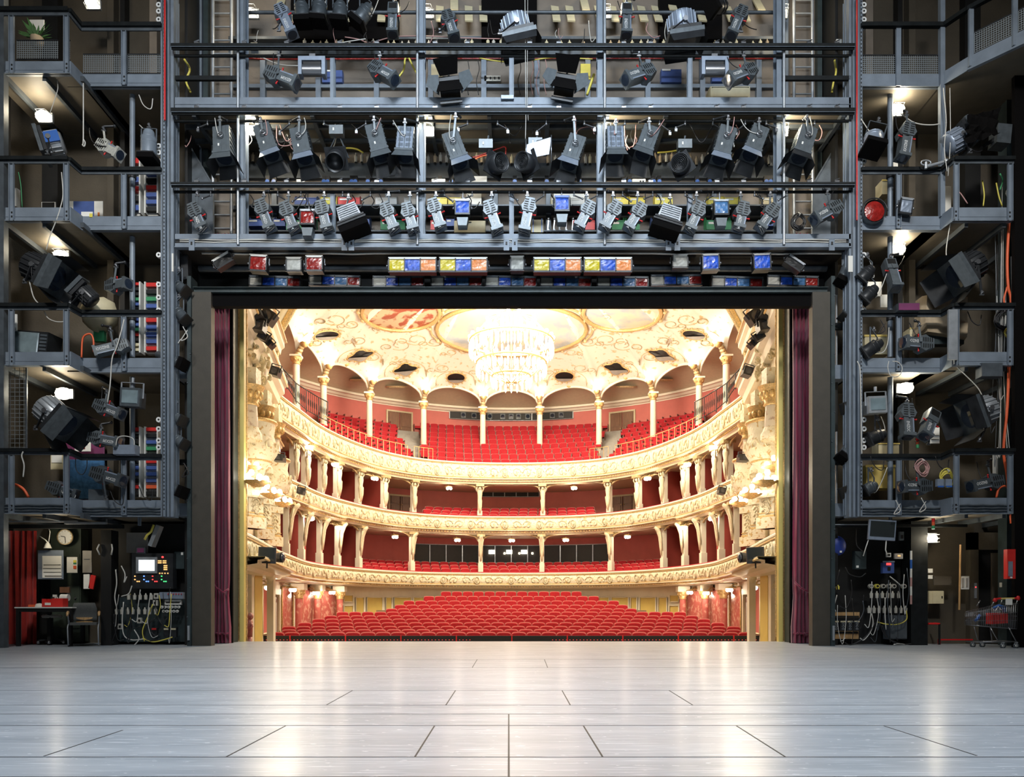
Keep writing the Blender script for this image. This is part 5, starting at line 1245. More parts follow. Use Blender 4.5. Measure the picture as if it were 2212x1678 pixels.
def soft_spot(rx, ry, nx, ny, s, label, dy=-.1, top=None, back=False, flap='lamp_pale', group=None, m='lamp_grey'):
    b_ = W(nx, ny, s) + Vector((0, dy, 0)); a = b_ + (W(rx, ry, s) - b_) * 1.28; M, L = axis_frame(a, b_); t = thing('softlight', label, 'spotlight', a, (0, 0, 0), group); w = .172
    h = B(m).at(M); h.prism([(-w, 0), (w, 0), (w, L), (-w, L)], -w, w, .04)
    for k in (-.55, 0.0, .55): h.bb(k * w - .008, k * w + .008, -w - .012, -w, .02, L - .03)
    for sx in (-1, 1):
        for k in range(5): h.bb(sx * w, sx * (w + .01), -w * .8, w * .8, .05 + k * L / 6, .07 + k * L / 6)
    h.bb(-w * 1.08, w * 1.08, -w * 1.08, w * 1.08, L - .04, L + .01); ho = h.build('housing', t)
    if back:
        v = B('lamp_side').at(M)
        for r in range(4):
            for c in (-1, 1):
                for q in range(7): v.box((c * w * .42 + (q - 3) * .014, -w - .006, .07 + r * (L - .1) / 4 + .03), (.006, .012, .07))
        h2 = B('lamp_pale').at(M); h2.bb(-w * .9, w * .9, -w - .002, -w, .03, L - .05); v.build('vent_slots', h2.build('back_plate', ho))
    else:
        k_ = B('chrome').at(M); k_.tube([(.055 * math.cos(q * PI / 6), -w - .05, L * .42 + .055 * math.sin(q * PI / 6)) for q in range(12)], .011, 5, True); k_.cyl((0, -w, L * .42), (0, -w - .06, L * .42), .02, n=8); k_.build('ring_knob', ho)
        k_ = B('paper').at(M); k_.box((w * .3, -w - .004, L * .72), (.03, .006, .06)); k_.build('label_sticker', ho)
    D = .24
    for nm_, dx, dyy, mt in (('front', 0, -1, flap), ('back', 0, 1, 'black_metal'), ('left', -1, 0, 'black_metal'), ('right', 1, 0, 'black_metal')):
        f = B(mt).at(M); e = .45
        if dx == 0: f.add([(-w * 1.0, dyy * w, L + .01), (w * 1.0, dyy * w, L + .01), (w * 1.25, dyy * (w + D * e), L + D), (-w * 1.25, dyy * (w + D * e), L + D)], [(0, 1, 2, 3)]); f.add([(-w * 1.0, dyy * (w + .006), L + .01), (w * 1.0, dyy * (w + .006), L + .01), (w * 1.25, dyy * (w + D * e + .006), L + D), (-w * 1.25, dyy * (w + D * e + .006), L + D)], [(0, 1, 2, 3)])
        else: f.add([(dx * w, -w, L + .01), (dx * w, w, L + .01), (dx * (w + D * .55), w * 1.25, L + D), (dx * (w + D * .55), -w * 1.1, L + D)], [(0, 1, 2, 3)]); f.add([(dx * (w + .006), -w, L + .01), (dx * (w + .006), w, L + .01), (dx * (w + D * .55 + .006), w * 1.25, L + D), (dx * (w + D * .55 + .006), -w * 1.1, L + D)], [(0, 1, 2, 3)])
        f.build('barn_door', t)
    le = B('lens').at(M); le.cyl((0, 0, L), (0, 0, L + .012), w * .85, n=16); le.build('lens', t)
    c = M @ Vector((0, -w - .03, L * .42)); tp = W(top[0], top[1], s) if top else c + Vector((0, 0, .42))
    hook(t, (tp.x, c.y + .0, tp.z), [c], m, .04, (tp.x + RND.uniform(-.25, .25), c.y + .2, tp.z + .12), 'cable_pink' if RND.random() < .6 else 'cable_white', int(rx * 5))
    return t
def big_fresnel(rx, ry, nx, ny, s, label, dy=-.15, r=.27, col='alu', top=None, doors=True, doorm='black_metal', fl=.34, up=True, boxm='black_metal', strip=None):
    a = W(rx, ry, s); b_ = W(nx, ny, s) + Vector((0, dy, 0)); M, L = axis_frame(a, b_); t = thing('fresnel_spotlight', label, 'spotlight', a)
    h = B(col).at(M); h.lathe([(0, -.02), (r * .8, -.02), (r * .98, .02), (r, .05), (r, L * .62), (r * .95, L * .66)], n=20)
    for q in range(18): an = q * 2 * PI / 18; h.box((r * 1.03 * math.cos(an), r * 1.03 * math.sin(an), L * .33), (.02, .02, L * .55))
    h.build('housing', t)
    c = B(boxm).at(M); c.prism([(-r * .55, .03), (r * .55, .03), (r * .55, L * .6), (-r * .55, L * .6)], r * .85, r * 1.35, .05); c.build('ballast_box', t)
    if strip: c = B(strip).at(M); c.bb(-r * .5, r * .5, -r * 1.1, -r * .98, .0, L * .62); c.build('side_panel', t)
    f = B(boxm).at(M); w = r * 1.12; f.bb(-w, w, -w, w, L * .64, L * .78); f.use('lamp_side').bb(-w * 1.12, w * 1.12, -w * 1.12, w * 1.12, L * .80, L * .96); fo = f.build('colour_frame', t)
    g = B('lens').at(M); g.cyl((0, 0, L * .95), (0, 0, L * .97), r * .9, n=20); g.build('lens', fo)
    if doors:
        for dx, dyy, mt in ((0, -1, doorm), (0, 1, 'black_metal'), (-1, 0, 'black_metal'), (1, 0, 'black_metal')):
            f = B(mt).at(M); w2 = w * 1.1; D = fl; z0, z1 = L * .96, L * .96 + D
            for o_ in (0, .008):
                if dx == 0: f.add([(-w2, dyy * (w2 + o_), z0), (w2, dyy * (w2 + o_), z0), (w2 * .9, dyy * (w2 + D * .35 + o_), z1), (-w2 * .9, dyy * (w2 + D * .35 + o_), z1)], [(0, 1, 2, 3)])
                else: f.add([(dx * (w2 + o_), -w2, z0), (dx * (w2 + o_), w2, z0), (dx * (w2 + D * .4 + o_), w2 * .9, z1), (dx * (w2 + D * .4 + o_), -w2 * .9, z1)], [(0, 1, 2, 3)])
            f.build('barn_door', t)
    pv = M @ Vector((0, -r * 1.1, L * .45)); tp = W(top[0], top[1], s) if top else pv + Vector((0, 0, -.5 if up else .5))
    hook(t, (tp.x, pv.y, tp.z), [pv], 'black_metal', .05, None, 'cable_black', int(rx))
    k = B('chrome').at(M); k.cyl((0, -r * 1.05, L * .45), (0, -r * 1.2, L * .45), .05, n=10); k.build('tilt_knob', t)
    return t
def par_can(rx, ry, nx, ny, s, label, dy=-.1, r=.125, m='lamp_side', snout=True, group=None, top=None, filt=None):
    a = W(rx, ry, s); b_ = W(nx, ny, s) + Vector((0, dy, 0)); M, L = axis_frame(a, b_); t = thing('par_can', label, 'spotlight', a, (0, 0, 0), group)
    h = B(m).at(M); h.lathe([(0, 0), (r * .55, 0), (r * .72, .04), (r * .78, L * .25), (r, L * .3), (r, L)], n=16)
    for z in (.3, .5, .95): h.lathe([(r * 1.0, L * z), (r * 1.05, L * z + .008), (r * 1.0, L * z + .016)], n=16)
    h.build('can', t)
    f = B('black_metal').at(M); w = r * 1.08; f.bb(-w, w, -w, w, L, L + .03); f.use('black' if not filt else filt).box((0, 0, L + .033), (w * 1.7, w * 1.7, .006)); f.build('filter_frame', t)
    if snout: f = B('black_cloth').at(M); f.prism([(-w, L + .03), (w, L + .03), (w * 1.05, L + .13), (-w * 1.05, L + .13)], -w * 1.1, w * 1.1); f.build('snout', t)
    pv = [M @ Vector((sx * r, 0, L * .45)) for sx in (-1, 1)]; c = (pv[0] + pv[1]) / 2; tp = W(top[0], top[1], s) if top else c + Vector((0, 0, .33))
    hook(t, tp, pv, 'steel_dark', .025, None, 'cable_white', int(rx * 7)); return t
def cone_spot(rx, ry, nx, ny, s, label, dy=-.35, group=None, rings=True):
    a = W(rx, ry, s); b_ = W(nx, ny, s) + Vector((0, dy, 0)); M, L = axis_frame(a, b_); t = thing('beam_projector', label, 'spotlight', a, (0, 0, 0), group)
    h = B('black_metal').at(M); h.lathe([(0, 0), (.06, 0), (.19, L * .55), (.205, L * .6)], n=20); h.build('cone_housing', t)
    f = B('black_metal').at(M); f.bb(-.215, .215, -.215, .215, L * .6, L * .66); f.build('square_flange', t)
    c = B('black_metal').at(M); c.lathe([(.185, L * .68), (.185, L * 1.25), (.17, L * 1.25), (.17, L * .72), (0, L * .70)], n=22); c.use('black_metal')
    if rings:
        for k in range(5): c.tube([((.035 + .03 * k) * math.cos(q * PI / 9), (.035 + .03 * k) * math.sin(q * PI / 9), L * 1.2) for q in range(18)], .006, 4, True)
    c.build('snout', t)
    cb = B('lamp_grey'); o = a + Vector((-.02, -.1, .42)); cb.box(o, (.28, .16, .18)); cb.use('paper').box(o + Vector((-.05, -.085, 0)), (.03, .01, .06)); cb.build('control_box', t)
    pv = [M @ Vector((sx * .24, 0, L * .6)) for sx in (-1, 1)]
    y = B('steel_dark')
    for p in pv: y.bar(p, o + Vector((0, .1, .05)), .03, .01)
    y.cyl(o + Vector((0, .1, 0)), o + Vector((.05, .15, .28)), .02, n=6); y.build('yoke', t)
    return t
def flood(cx, cy, s, w, h, cells, label, tilt=0.0, rollz=0.0, yaw=0.0, case='alu', name='colour_flood', hang=True, group=None, depth=.18):
    p = W(cx, cy, s); t = thing(name, label, 'floodlight', p, (tilt, rollz, yaw), group); W_, H_ = w / s, h / s
    b = B('black_metal'); b.bb(-W_ / 2, W_ / 2, 0, depth, -H_ / 2, H_ / 2); b.build('housing', t, world=False)
    f = B(case); bw = .022
    f.bb(-W_ / 2 - .01, W_ / 2 + .01, -.03, .03, H_ / 2 - bw, H_ / 2 + .02)
    f.use('black_metal' if case != 'lamp_pale' else 'lamp_pale'); f.bb(-W_ / 2 - .01, W_ / 2 + .01, -.03, 0, -H_ / 2 - .015, -H_ / 2 + bw)
    n = len(cells)
    for k in range(n + 1): x = -W_ / 2 + W_ * k / n; f.bb(x - bw / 2, x + bw / 2, -.03, 0, -H_ / 2, H_ / 2)
    fo = f.build('front_frame', t, world=False)
    for k, c in enumerate(cells):
        x0 = -W_ / 2 + W_ * k / n + bw / 2; x1 = -W_ / 2 + W_ * (k + 1) / n - bw / 2; g = B(c); nx_, nz = 5, 5; r = random.Random(k + int(cx)); vs = []
        for j in range(nz + 1):
            for i in range(nx_ + 1): vs.append((x0 + (x1 - x0) * i / nx_, -.008 - (.012 * r.random() if 0 < i < nx_ and 0 < j < nz else 0), -H_ / 2 + bw + (H_ - 2 * bw) * j / nz))
        g.add(vs, [(j * (nx_ + 1) + i, j * (nx_ + 1) + i + 1, (j + 1) * (nx_ + 1) + i + 1, (j + 1) * (nx_ + 1) + i) for j in range(nz) for i in range(nx_)]); o = g.build('colour_gel', fo, world=False)
    if hang:
        y = B('chrome')
        for sx in (-1, 1): y.cyl((sx * (W_ / 2 + .03), .05, -.02), (sx * (W_ / 2 + .03), .05, H_ / 2 - .02), .012, n=5); y.ball((sx * (W_ / 2 + .045), .03, 0), .025, 6)
        y.build('yoke', t, world=False)
    return t
G1 = 'profile spotlights over the bridges'
# --- topmost row
profile_spot(609, 28, 634, 82, 106, 'grey profile spotlight on the topmost pipe, left of four round cans', -.12, (603, 68), 1.0, 'lamp_pale')
for k, (a, b_, c, d_) in enumerate(((651, 2, 653, 38), (691, -2, 688, 36), (736, 4, 733, 38), (800, 12, 776, 42))):
    par_can(a, b_, c, d_, 104, 'dark round can spotlight on the topmost pipe, %s of the four' % ORD[k], .02, .15)
profile_spot(850, 26, 850, 82, 106, 'blue grey profile spotlight on the topmost pipe, beside the second tall upright', -.12, (850, 10), .95, square=True)
profile_spot(968, 42, 982, 92, 106, 'grey profile spotlight just right of the second tall upright, topmost row', -.15, (950, 72), 1.0, up=True)
big_fresnel(1110, 40, 1122, 92, 106, 'large round silver spotlight in the middle of the topmost row, wrapped in cables', .05, .28, 'lamp_pale', (1080, 95), True, fl=.16)
profile_spot(1353, 28, 1351, 84, 106, 'blue grey profile spotlight on the topmost pipe, right of the third tall upright', -.12, (1353, 8), .95, square=True)
big_fresnel(1470, 34, 1478, 90, 106, 'large round silver spotlight in the topmost row, left of the fourth tall upright', .05, .28, 'lamp_pale', (1440, 90), True, fl=.16)
par_can(1568, 12, 1540, 26, 104, 'dark round spotlight lying sideways in the topmost row', -.15, .14, 'black_metal')
profile_spot(1599, 32, 1577, 84, 106, 'grey profile spotlight in the topmost row pointing down left, near the fourth upright', -.12, (1600, 70), 1.0)
# --- under the top rail
profile_spot(590, 163, 641, 187, 108, 'grey profile spotlight under the top rail, left end, pointing down right', -.08, (603, 122), 1.05)
profile_spot(814, 152, 854, 188, 108, 'grey profile spotlight under the top rail, beside the yellow cable', -.22, (821, 122), 1.05)
profile_spot(1397, 158, 1350, 188, 108, 'grey profile spotlight under the top rail between third upright and blue box', -.22, (1380, 122), 1.05)
profile_spot(1617, 157, 1569, 189, 108, 'grey profile spotlight under the top rail in front of the cream panel', -.22, (1606, 122), 1.05)
for k, cx in enumerate((675, 1543)):
    p = W(cx, 146, 107.5); t = thing('bracket_floodlight', 'silver half-cylinder floodlight in a pale square bracket, %s end of the upper bridge' % ('left' if k == 0 else 'right'), 'floodlight', p)
    b = B('lamp_pale'); b.bb(-.27, .27, -.08, .1, .10, .18); b.bb(-.27, -.20, -.08, .1, -.18, .10); b.bb(.20, .27, -.08, .1, -.18, .10); b.build('bracket', t, world=False)
    b = B('chrome'); b.lathe([(.11, -.19), (.11, .19)], (0, .02, -.05), 20, 'x'); b.build('reflector_drum', t, world=False)
    b = B('black'); b.bb(-.18, .18, -.05, .05, .02, .09); b.build('lamp_slot', t, world=False); b = B('chrome'); b.cyl((0, 0, .18), (0, 0, .26), .03, n=8); b.box((0, 0, .24), (.12, .06, .05)); b.build('hook_clamp', t, world=False)
for k, (cx, cy, rl) in enumerate(((970, 173, -.1), (1222, 168, .18))):
    p = W(cx, cy, 108.5); t = thing('winged_floodlight', 'black floodlight with spread barn doors under the top rail, %s the centre stanchion' % ('left of' if k == 0 else 'right of'), 'floodlight', p, (0, rl, 0))
    b = B('black_metal'); b.bb(-.2, .2, .1, .35, -.15, .15); b.build('housing', t, world=False)
    def flap(vs, m, ts=t): b = B(m); b.add(vs, [(0, 1, 2, 3)]); b.add([(x, y + .008, z) for x, y, z in vs], [(0, 1, 2, 3)]); b.build('barn_door', ts, world=False)
    flap([(-.27, -.12, -.28), (.27, -.12, -.28), (.2, .08, .05), (-.2, .08, .05)], 'black_cloth'); flap([(-.28, -.16, .34), (.22, -.16, .38), (.18, .06, .16), (-.18, .06, .14)], 'black_cloth')
    flap([(-.46, -.05, -.08), (-.22, -.02, -.30), (-.2, .05, .16), (-.40, .0, .14)], 'lamp_grey'); flap([(.48, -.05, -.06), (.22, -.02, -.30), (.2, .05, .16), (.42, .0, .18)], 'lamp_grey')
    b = B('chrome'); b.cyl((0, .2, .15), (.0, .2, .48), .02, n=6); b.box((0, .2, .48), (.1, .06, .06)); b.build('hook_clamp', t, world=False)
    b = B('black_metal'); b.bar((-.22, .1, -.37), (.22, .1, -.37), .03, .06); b.build('lower_bracket', t, world=False)
# --- middle row of softlights
SL = [(484, 298, 490, 350, (484, 275), 0, 'far left'), (573, 293, 591, 343, (571, 278), 0, 'second from the left'), (650, 300, 662, 350, (653, 275), 0, 'third from the left'),
      (812, 293, 826, 345, (812, 275), 0, 'fourth from the left'), (878, 298, 876, 346, (878, 280), 1, 'slotted back, left of second upright'), (978, 310, 995, 360, (986, 268), 0, 'just right of the second upright'),
      (1243, 316, 1228, 362, (1238, 275), 0, 'just left of the third upright'), (1327, 297, 1327, 344, (1327, 280), 1, 'slotted back, right of third upright'), (1402, 296, 1386, 341, (1398, 278), 0, 'right of the slotted one'),
      (1566, 298, 1551, 350, (1566, 273), 0, 'third from the right'), (1635, 296, 1616, 342, (1632, 278), 0, 'second from the right'), (1739, 298, 1721, 348, (1734, 272), 0, 'far right')]
for k, (a, b_, c, d_, tp, bk, lab) in enumerate(SL):
    soft_spot(a, b_, c, d_, 107.5, 'grey softlight with barn doors, middle row, ' + lab, -.12, tp, bool(bk), 'lamp_grey' if k in (3, 4, 7, 8) else ('lamp_pale' if k not in (0, 11) else ('lamp_grey' if k == 0 else 'black_metal')))
cone_spot(732, 335, 734, 372, 106, 'round black beam projector in the middle row, pointing straight down to the front', -.4, rings=False)
cone_spot(1052, 365, 1078, 372, 106, 'round black ringed beam projector in the middle row, turned right, near the centre', -.32)
cone_spot(1158, 362, 1132, 370, 106, 'round black ringed beam projector in the middle row, turned left, below the white foil', -.32)
cone_spot(1478, 365, 1462, 374, 106, 'round black ringed beam projector in the middle row, between two softlights on the right', -.34)
t = thing('foil_reflector', 'crumpled white foil panel held above the centre beam projector', 'reflector', W(1165, 320, 108)); b = B('lamp_pale')
b.add([W(1137, 343, 108), W(1186, 333, 108), W(1191, 296, 108), W(1138, 312, 108)], [(0, 1, 2, 3)]); b.use('black').add([W(1138, 312, 107.9), W(1191, 296, 107.9), W(1160, 303, 107.9), W(1137, 330, 107.9)], [(0, 1, 2, 3)]); b.build('foil', t)
b = B('chrome'); b.tube([W(1191, 292, 108.2), W(1191, 350, 108.2)], .012, 5); b.tube([W(1136, 300, 108.2), W(1136, 345, 108.2)], .012, 5); b.build('frame', t)
# --- lower row
for k, (a, b_, c, d_) in enumerate(((423, 457, 439, 493), (567, 450, 584, 494), (620, 455, 636, 495), (697, 452, 708, 495), (836, 457, 852, 496), (882, 457, 893, 497), (938, 448, 952, 492), (1058, 452, 1074, 498),
                                    (1143, 447, 1133, 499), (1271, 453, 1251, 492), (1328, 453, 1306, 493), (1381, 457, 1358, 494), (1508, 455, 1490, 496), (1603, 455, 1594, 494), (1667, 458, 1642, 493))):
    nb = ['alone in the left end bay', 'first right of the first upright', 'left of the red gel lamp', 'right of the red gel lamp', 'first one right of the left box lamp', 'just left of the second upright', 'just right of the second upright', 'right of the first blue gel lamp',
          'left of the second blue gel lamp', 'just left of the third upright', 'just right of the third upright', 'left of the right hand box lamp', 'left of the pale gel lamp', 'right of the pale gel lamp', 'last before the fourth upright'][k]
    profile_spot(a, b_, c, d_, 108, 'lettered profile spotlight above the lower bridge, ' + nb, -.03, (a + (4 if k < 8 else -4), 424), 1.02, group=None)
profile_spot(1801, 452, 1756, 480, 108, 'grey lettered profile spotlight pointing left in the right end bay', -.12, (1786, 420), 1.05)
for k, (cx, cy, g, lab) in enumerate(((664, 470, 'gel_red', 'square lamp with dark red gel above the lower bridge'), (999, 448, 'gel_blue', 'square lamp with crumpled blue gel, right of the second upright'), (1214, 441, 'gel_blue', 'square lamp with bright blue gel under a blue strip, left of the third upright'), (1558, 449, 'gel_light', 'square lamp with pale crumpled clear gel, right part of the lower bridge'))):
    t = flood(cx, cy, 108, 30, 32, [g], lab, tilt=-.1, case='blue_plastic' if k == 2 else ('alu'), name='gel_lamp')
    b = B('lamp_grey'); b.prism([(-.12, -.2), (.12, -.2), (.09, -.38), (-.09, -.38)], .0, .16, .05); b.build('lamp_house', t, world=False); b = B('chrome'); b.cyl((0, .1, .15), (0, .1, .4), .014, n=6); b.build('hanging_rod', t, world=False)
for k, (a, b_, c, d_, lab) in enumerate(((753, 460, 768, 498, 'left'), (1447, 462, 1435, 500, 'right'))):
    a_, n_ = W(a, b_, 108), W(c, d_, 108) + Vector((0, -.05, 0)); M, L = axis_frame(a_, n_); t = thing('box_floodlight', 'silver box floodlight with deep black snout on the lower bridge, %s one' % lab, 'floodlight', a_)
    h = B('alu').at(M); h.prism([(-.2, -.08), (.2, -.08), (.24, L * .6), (-.24, L * .6)], -.17, .17, .05)
    for q in range(6): h.bb(-.19, .19, -.19, -.17, -.04 + q * .045, -.03 + q * .045)
    h.build('housing', t); h = B('black_metal').at(M); h.bb(-.28, .28, -.2, .2, L * .6, L * .7); h.bb(-.3, .3, -.22, .22, L * .78, L * .88); h.build('filter_frame', t)
    h = B('black_cloth').at(M); h.prism([(-.27, L * .88), (.27, L * .88), (.29, L * 1.22), (-.29, L * 1.22)], -.2, .2); h.build('snout', t)
    hook(t, W(a, 428, 108), [M @ Vector((0, -.18, 0))], 'chrome', .025, W(a, 418, 107), 'cable_white', k + 50)
# --- colour floods under the lower bridge
Y_, B_, O_ = 'gel_yellow', 'gel_blue', 'gel_orange'
flood(482, 563, 105.5, 40, 20, ['black'], 'white edged floodlight tilted to the left, outermost left under the lower bridge', rollz=-.55, case='pvc_white')
flood(558, 569, 106, 36, 33, ['gel_red'], 'red gel floodlight in a white frame, nearest the left end', case='pvc_white', rollz=.06)
flood(635, 572, 105.5, 32, 28, ['diffuser'], 'grey diffuser floodlight beside the second red one', case='pvc_white')
flood(679, 570, 106, 35, 31, ['gel_red'], 'red gel floodlight right of the grey diffuser one', case='pvc_white')
for k, cx in enumerate((891, 1001, 1204, 1313)): flood(cx, 573, 106, 102, 29, [Y_, B_, O_], 'three cell floodlight in yellow, blue and orange under the lower bridge, %s from the left' % ORD[k], case='pvc_white', name='three_cell_flood')
flood(1117, 570, 105.5, 28, 29, ['diffuser'], 'grey diffuser floodlight in the middle between the three cell floods', case='pvc_white')
flood(1469, 565, 105.5, 32, 27, ['diffuser'], 'grey diffuser floodlight left of the first blue one', case='pvc_white')
flood(1535, 567, 106, 35, 33, [B_], 'blue gel floodlight, left one of the two on the right', case='pvc_white', rollz=-.03); flood(1646, 566, 106, 36, 33, [B_], 'blue gel floodlight, right one of the two on the right', case='pvc_white', rollz=-.05)
flood(1716, 569, 105.5, 40, 18, ['black'], 'silver edged floodlight tilted to the right, outermost right under the lower bridge', rollz=.6, case='alu')
for k, cx in enumerate((594, 723, 861, 986, 1104, 1222, 1345, 1461, 1592, 1712)):
    flood(cx, 609 + (0, -2, 0, 0, 0, 1, 1, -3, 1, -1)[k], 102.7, 109, 21, ['socket', 'gel_blue', 'gel_light', 'gel_red'], 'long four cell colour batten above the black border, %s from the left' % ORD[k], rollz=(.03, .03, 0, 0, .02, .02, .01, -.01, .03, .03)[k], case='steel_dark', name='four_cell_batten', hang=False, group='four cell battens above the border')
# ================================================================ SIDE TOWER LUMINAIRES
ST = 108.0
# left tower
big_fresnel(135, 308, 92, 322, ST, 'blue and grey round spotlight lying on the third left gallery rail', -.1, .22, 'alu', (120, 350), False, strip='blue_plastic')
profile_spot(225, 318, 262, 340, ST, 'beige profile spotlight under the top left gallery, pointing right', -.1, (225, 283), .95, 'diffuser', text=False)
par_can(322, 282, 321, 335, ST, 'upright dark cylinder spotlight beside the left corner column', 0, .15, 'steel', True, top=(322, 275), filt='gel_blue')
big_fresnel(62, 572, 128, 605, 109.5, 'huge black spotlight with barn doors under the third left gallery', -.05, .27, 'black_metal', (75, 625), True, 'lamp_side', .3)
big_fresnel(202, 652, 168, 618, ST, 'compact black spotlight tilted on the second left gallery rail', -.1, .17, 'black_metal', (166, 668), False)
profile_spot(245, 619, 283, 620, ST, 'grey profile spotlight pointing right, on the second left gallery', -.15, (252, 578), .95, 'lamp_grey', text=False)
profile_spot(265, 747, 214, 764, ST, 'grey lettered profile spotlight pointing down left in the second left gallery', -.1, (240, 715), .9)
big_fresnel(95, 876, 148, 922, 109.5, 'huge finned silver spotlight with barn doors under the second left gallery', -.05, .27, 'alu', (98, 935), True, 'lamp_side', .3)
profile_spot(221, 878, 266, 897, ST, 'grey lettered profile spotlight hanging left of the tube monitor', -.1, (232, 850), 1.0)
profile_spot(208, 947, 262, 958, ST, 'grey lettered profile spotlight resting above the lowest left gallery rail', -.1, (220, 925), .95)
profile_spot(118, 1053, 160, 1068, ST, 'dark profile spotlight at the left inside the lowest left gallery', .05, None, .95, 'lamp_side', up=True)
profile_spot(216, 1024, 268, 1040, ST, 'dark lettered profile spotlight in front of the lilac wall, lowest left gallery', -.1, None, 1.1, 'lamp_side', up=True)
for k, (a, b_, c, d_) in enumerate(((376, 612, 405, 634), (378, 665, 405, 695), (372, 900, 398, 912), (375, 945, 402, 962), (352, 1045, 392, 1062), (338, 765, 392, 788))):
    par_can(a, b_, c, d_, 105.5, 'dark angular spotlight behind the left corner column, %s from the top' % ORD[k], -.1, .11, 'lamp_side' if k not in (2, 3) else 'lamp_grey', k > 3)
b = B('black_metal'); p = W(392, 570, 104.5); b.prism([(-.08, -.35), (.14, -.3), (.12, .35), (-.12, .42)], 0, .2); tag(b.build('column_loudspeaker'), 'dark slanted box behind the left corner column, above the first angular lamp', 'loudspeaker').location = p
# right tower
t = par_can(1888, 288, 1880, 322, ST, 'pale hood spotlight with wide black snout, left of the right tower pole', -.12, .18, 'lamp_pale', True, top=(1898, 262))
profile_spot(1958, 285, 1944, 346, ST, 'grey lettered profile spotlight hanging right of the right tower pole, top bay', -.1, (1957, 250), 1.05)
big_fresnel(2045, 315, 2090, 290, ST, 'silver spotlight half covered by black cloth on the third right gallery rail', 0, .22, 'lamp_pale', (2080, 345), False)
b = B('black_cloth'); r = random.Random(4); vs = []
for j in range(7):
    for i in range(9): q = W(2072 + i * 8.5, 268 + j * 9 - i * 2, 109); vs.append((q.x + r.uniform(-.03, .03), q.y - .25 + r.uniform(-.06, .06), q.z + r.uniform(-.03, .03)))
b.add(vs, [(j * 9 + i, j * 9 + i + 1, (j + 1) * 9 + i + 1, (j + 1) * 9 + i) for j in range(6) for i in range(8)]); tag(b.build('cloth_cover', origin=vs[0]), 'crumpled black cloth thrown over the silver spotlight, right tower', 'cloth')
b = B('lamp_side'); p = W(2160, 297, 107.5); b.box((0, 0, 0), (.28, .3, .38)); b.use('black_metal').bar((-.35, 0, -.25), (0, 0, .05), .1, .06); o = b.build('small_floodlight'); o.location = p; o.rotation_euler = (0, .1, 0); tag(o, 'small dark box floodlight near the right edge, third right gallery', 'floodlight')
t = thing('red_lens_spotlight', 'round spotlight with a glowing dark red ribbed lens, left of the right tower pole', 'spotlight', W(1889, 456, ST)); b = B('lamp_grey'); b.lathe([(.225, -.02), (.23, .03), (.2, .3), (.08, .4)], n=24, axis='y'); b.build('housing', t, world=False)
b = B('gel_red'); b.lathe([(0, -.035), (.10, -.03), (.2, 0)], n=24, axis='y'); b.build('lens', t, world=False); b = B('black_metal'); b.tube([(.26 * math.cos(a), 0, .26 * math.sin(a)) for a in [PI * q / 12 for q in range(13)]], .014, 5); b.build('yoke', t, world=False)
flood(1957, 446, ST, 26, 32, ['lamp_pale'], 'pale box floodlight beside the stanchion of the third right gallery', rollz=.15, case='alu', depth=.25)
big_fresnel(2112, 568, 2060, 600, 109, 'huge black finned spotlight with a pale barn door under the third right gallery', -.05, .27, 'black_metal', (2100, 650), True, 'lamp_grey', .36)
for k, (a, b_, c, d_, dsc) in enumerate(((1885, 577, 1862, 602, 'top one'), (1893, 620, 1868, 645, 'middle one'), (1905, 738, 1868, 762, 'bottom one'))):
    par_can(a, b_, c, d_, 107.5, 'black can spotlight with blue label behind the right corner column, ' + dsc, .05, .13, 'black_metal', False)
profile_spot(1922, 577, 1922, 632, 106.5, 'blue grey profile spotlight hanging right behind the right tower pole', -.25, (1922, 560), .95, 'lamp_grey', square=True, text=False)
profile_spot(1996, 744, 1948, 744, ST, 'grey lettered profile spotlight pointing left in the second right gallery', -.1, (1984, 705), 1.05)
profile_spot(1957, 890, 1953, 944, ST, 'grey lettered profile spotlight pointing straight down, right of the tube monitor', -.12, (1958, 868), 1.05)
profile_spot(2011, 903, 1986, 945, ST, 'grey lettered profile spotlight beside the pinned paper', -.2, (2004, 960), 1.05, square=True, up=True)
big_fresnel(2140, 882, 2090, 900, 109, 'huge finned black spotlight with dark barn doors under the second right gallery', -.05, .27, 'alu', (2095, 960), True, 'black_metal', .32)
par_can(1912, 935, 1876, 950, 107, 'black long spotlight with blue label, below the right tube monitor', .0, .14, 'black_metal', False)
profile_spot(1993, 1051, 1944, 1053, ST, 'grey lettered profile spotlight pointing left in the lowest right gallery', -.1, (1977, 1010), 1.05, 'lamp_side')
profile_spot(2148, 1040, 2092, 1052, ST, 'dark lettered profile spotlight pointing left at the right end of the lowest right gallery', -.1, (2132, 1005), 1.0, 'lamp_side')
par_can(1893, 1046, 1868, 1060, 107, 'small dark spotlight with blue label, lowest right gallery', .0, .12, 'lamp_side', False)
for k, (a, b_, c, d_) in enumerate(((1838, 560, 1815, 606), (1838, 665, 1820, 690), (1840, 880, 1822, 884), (1840, 955, 1818, 985), (1838, 1058, 1820, 1065))):
    par_can(a, b_, c, d_, 105, 'dark angular spotlight behind the right corner column, %s from the top' % ORD[k], -.1, .11, 'lamp_side' if k != 2 else 'lamp_grey', k in (0, 3))
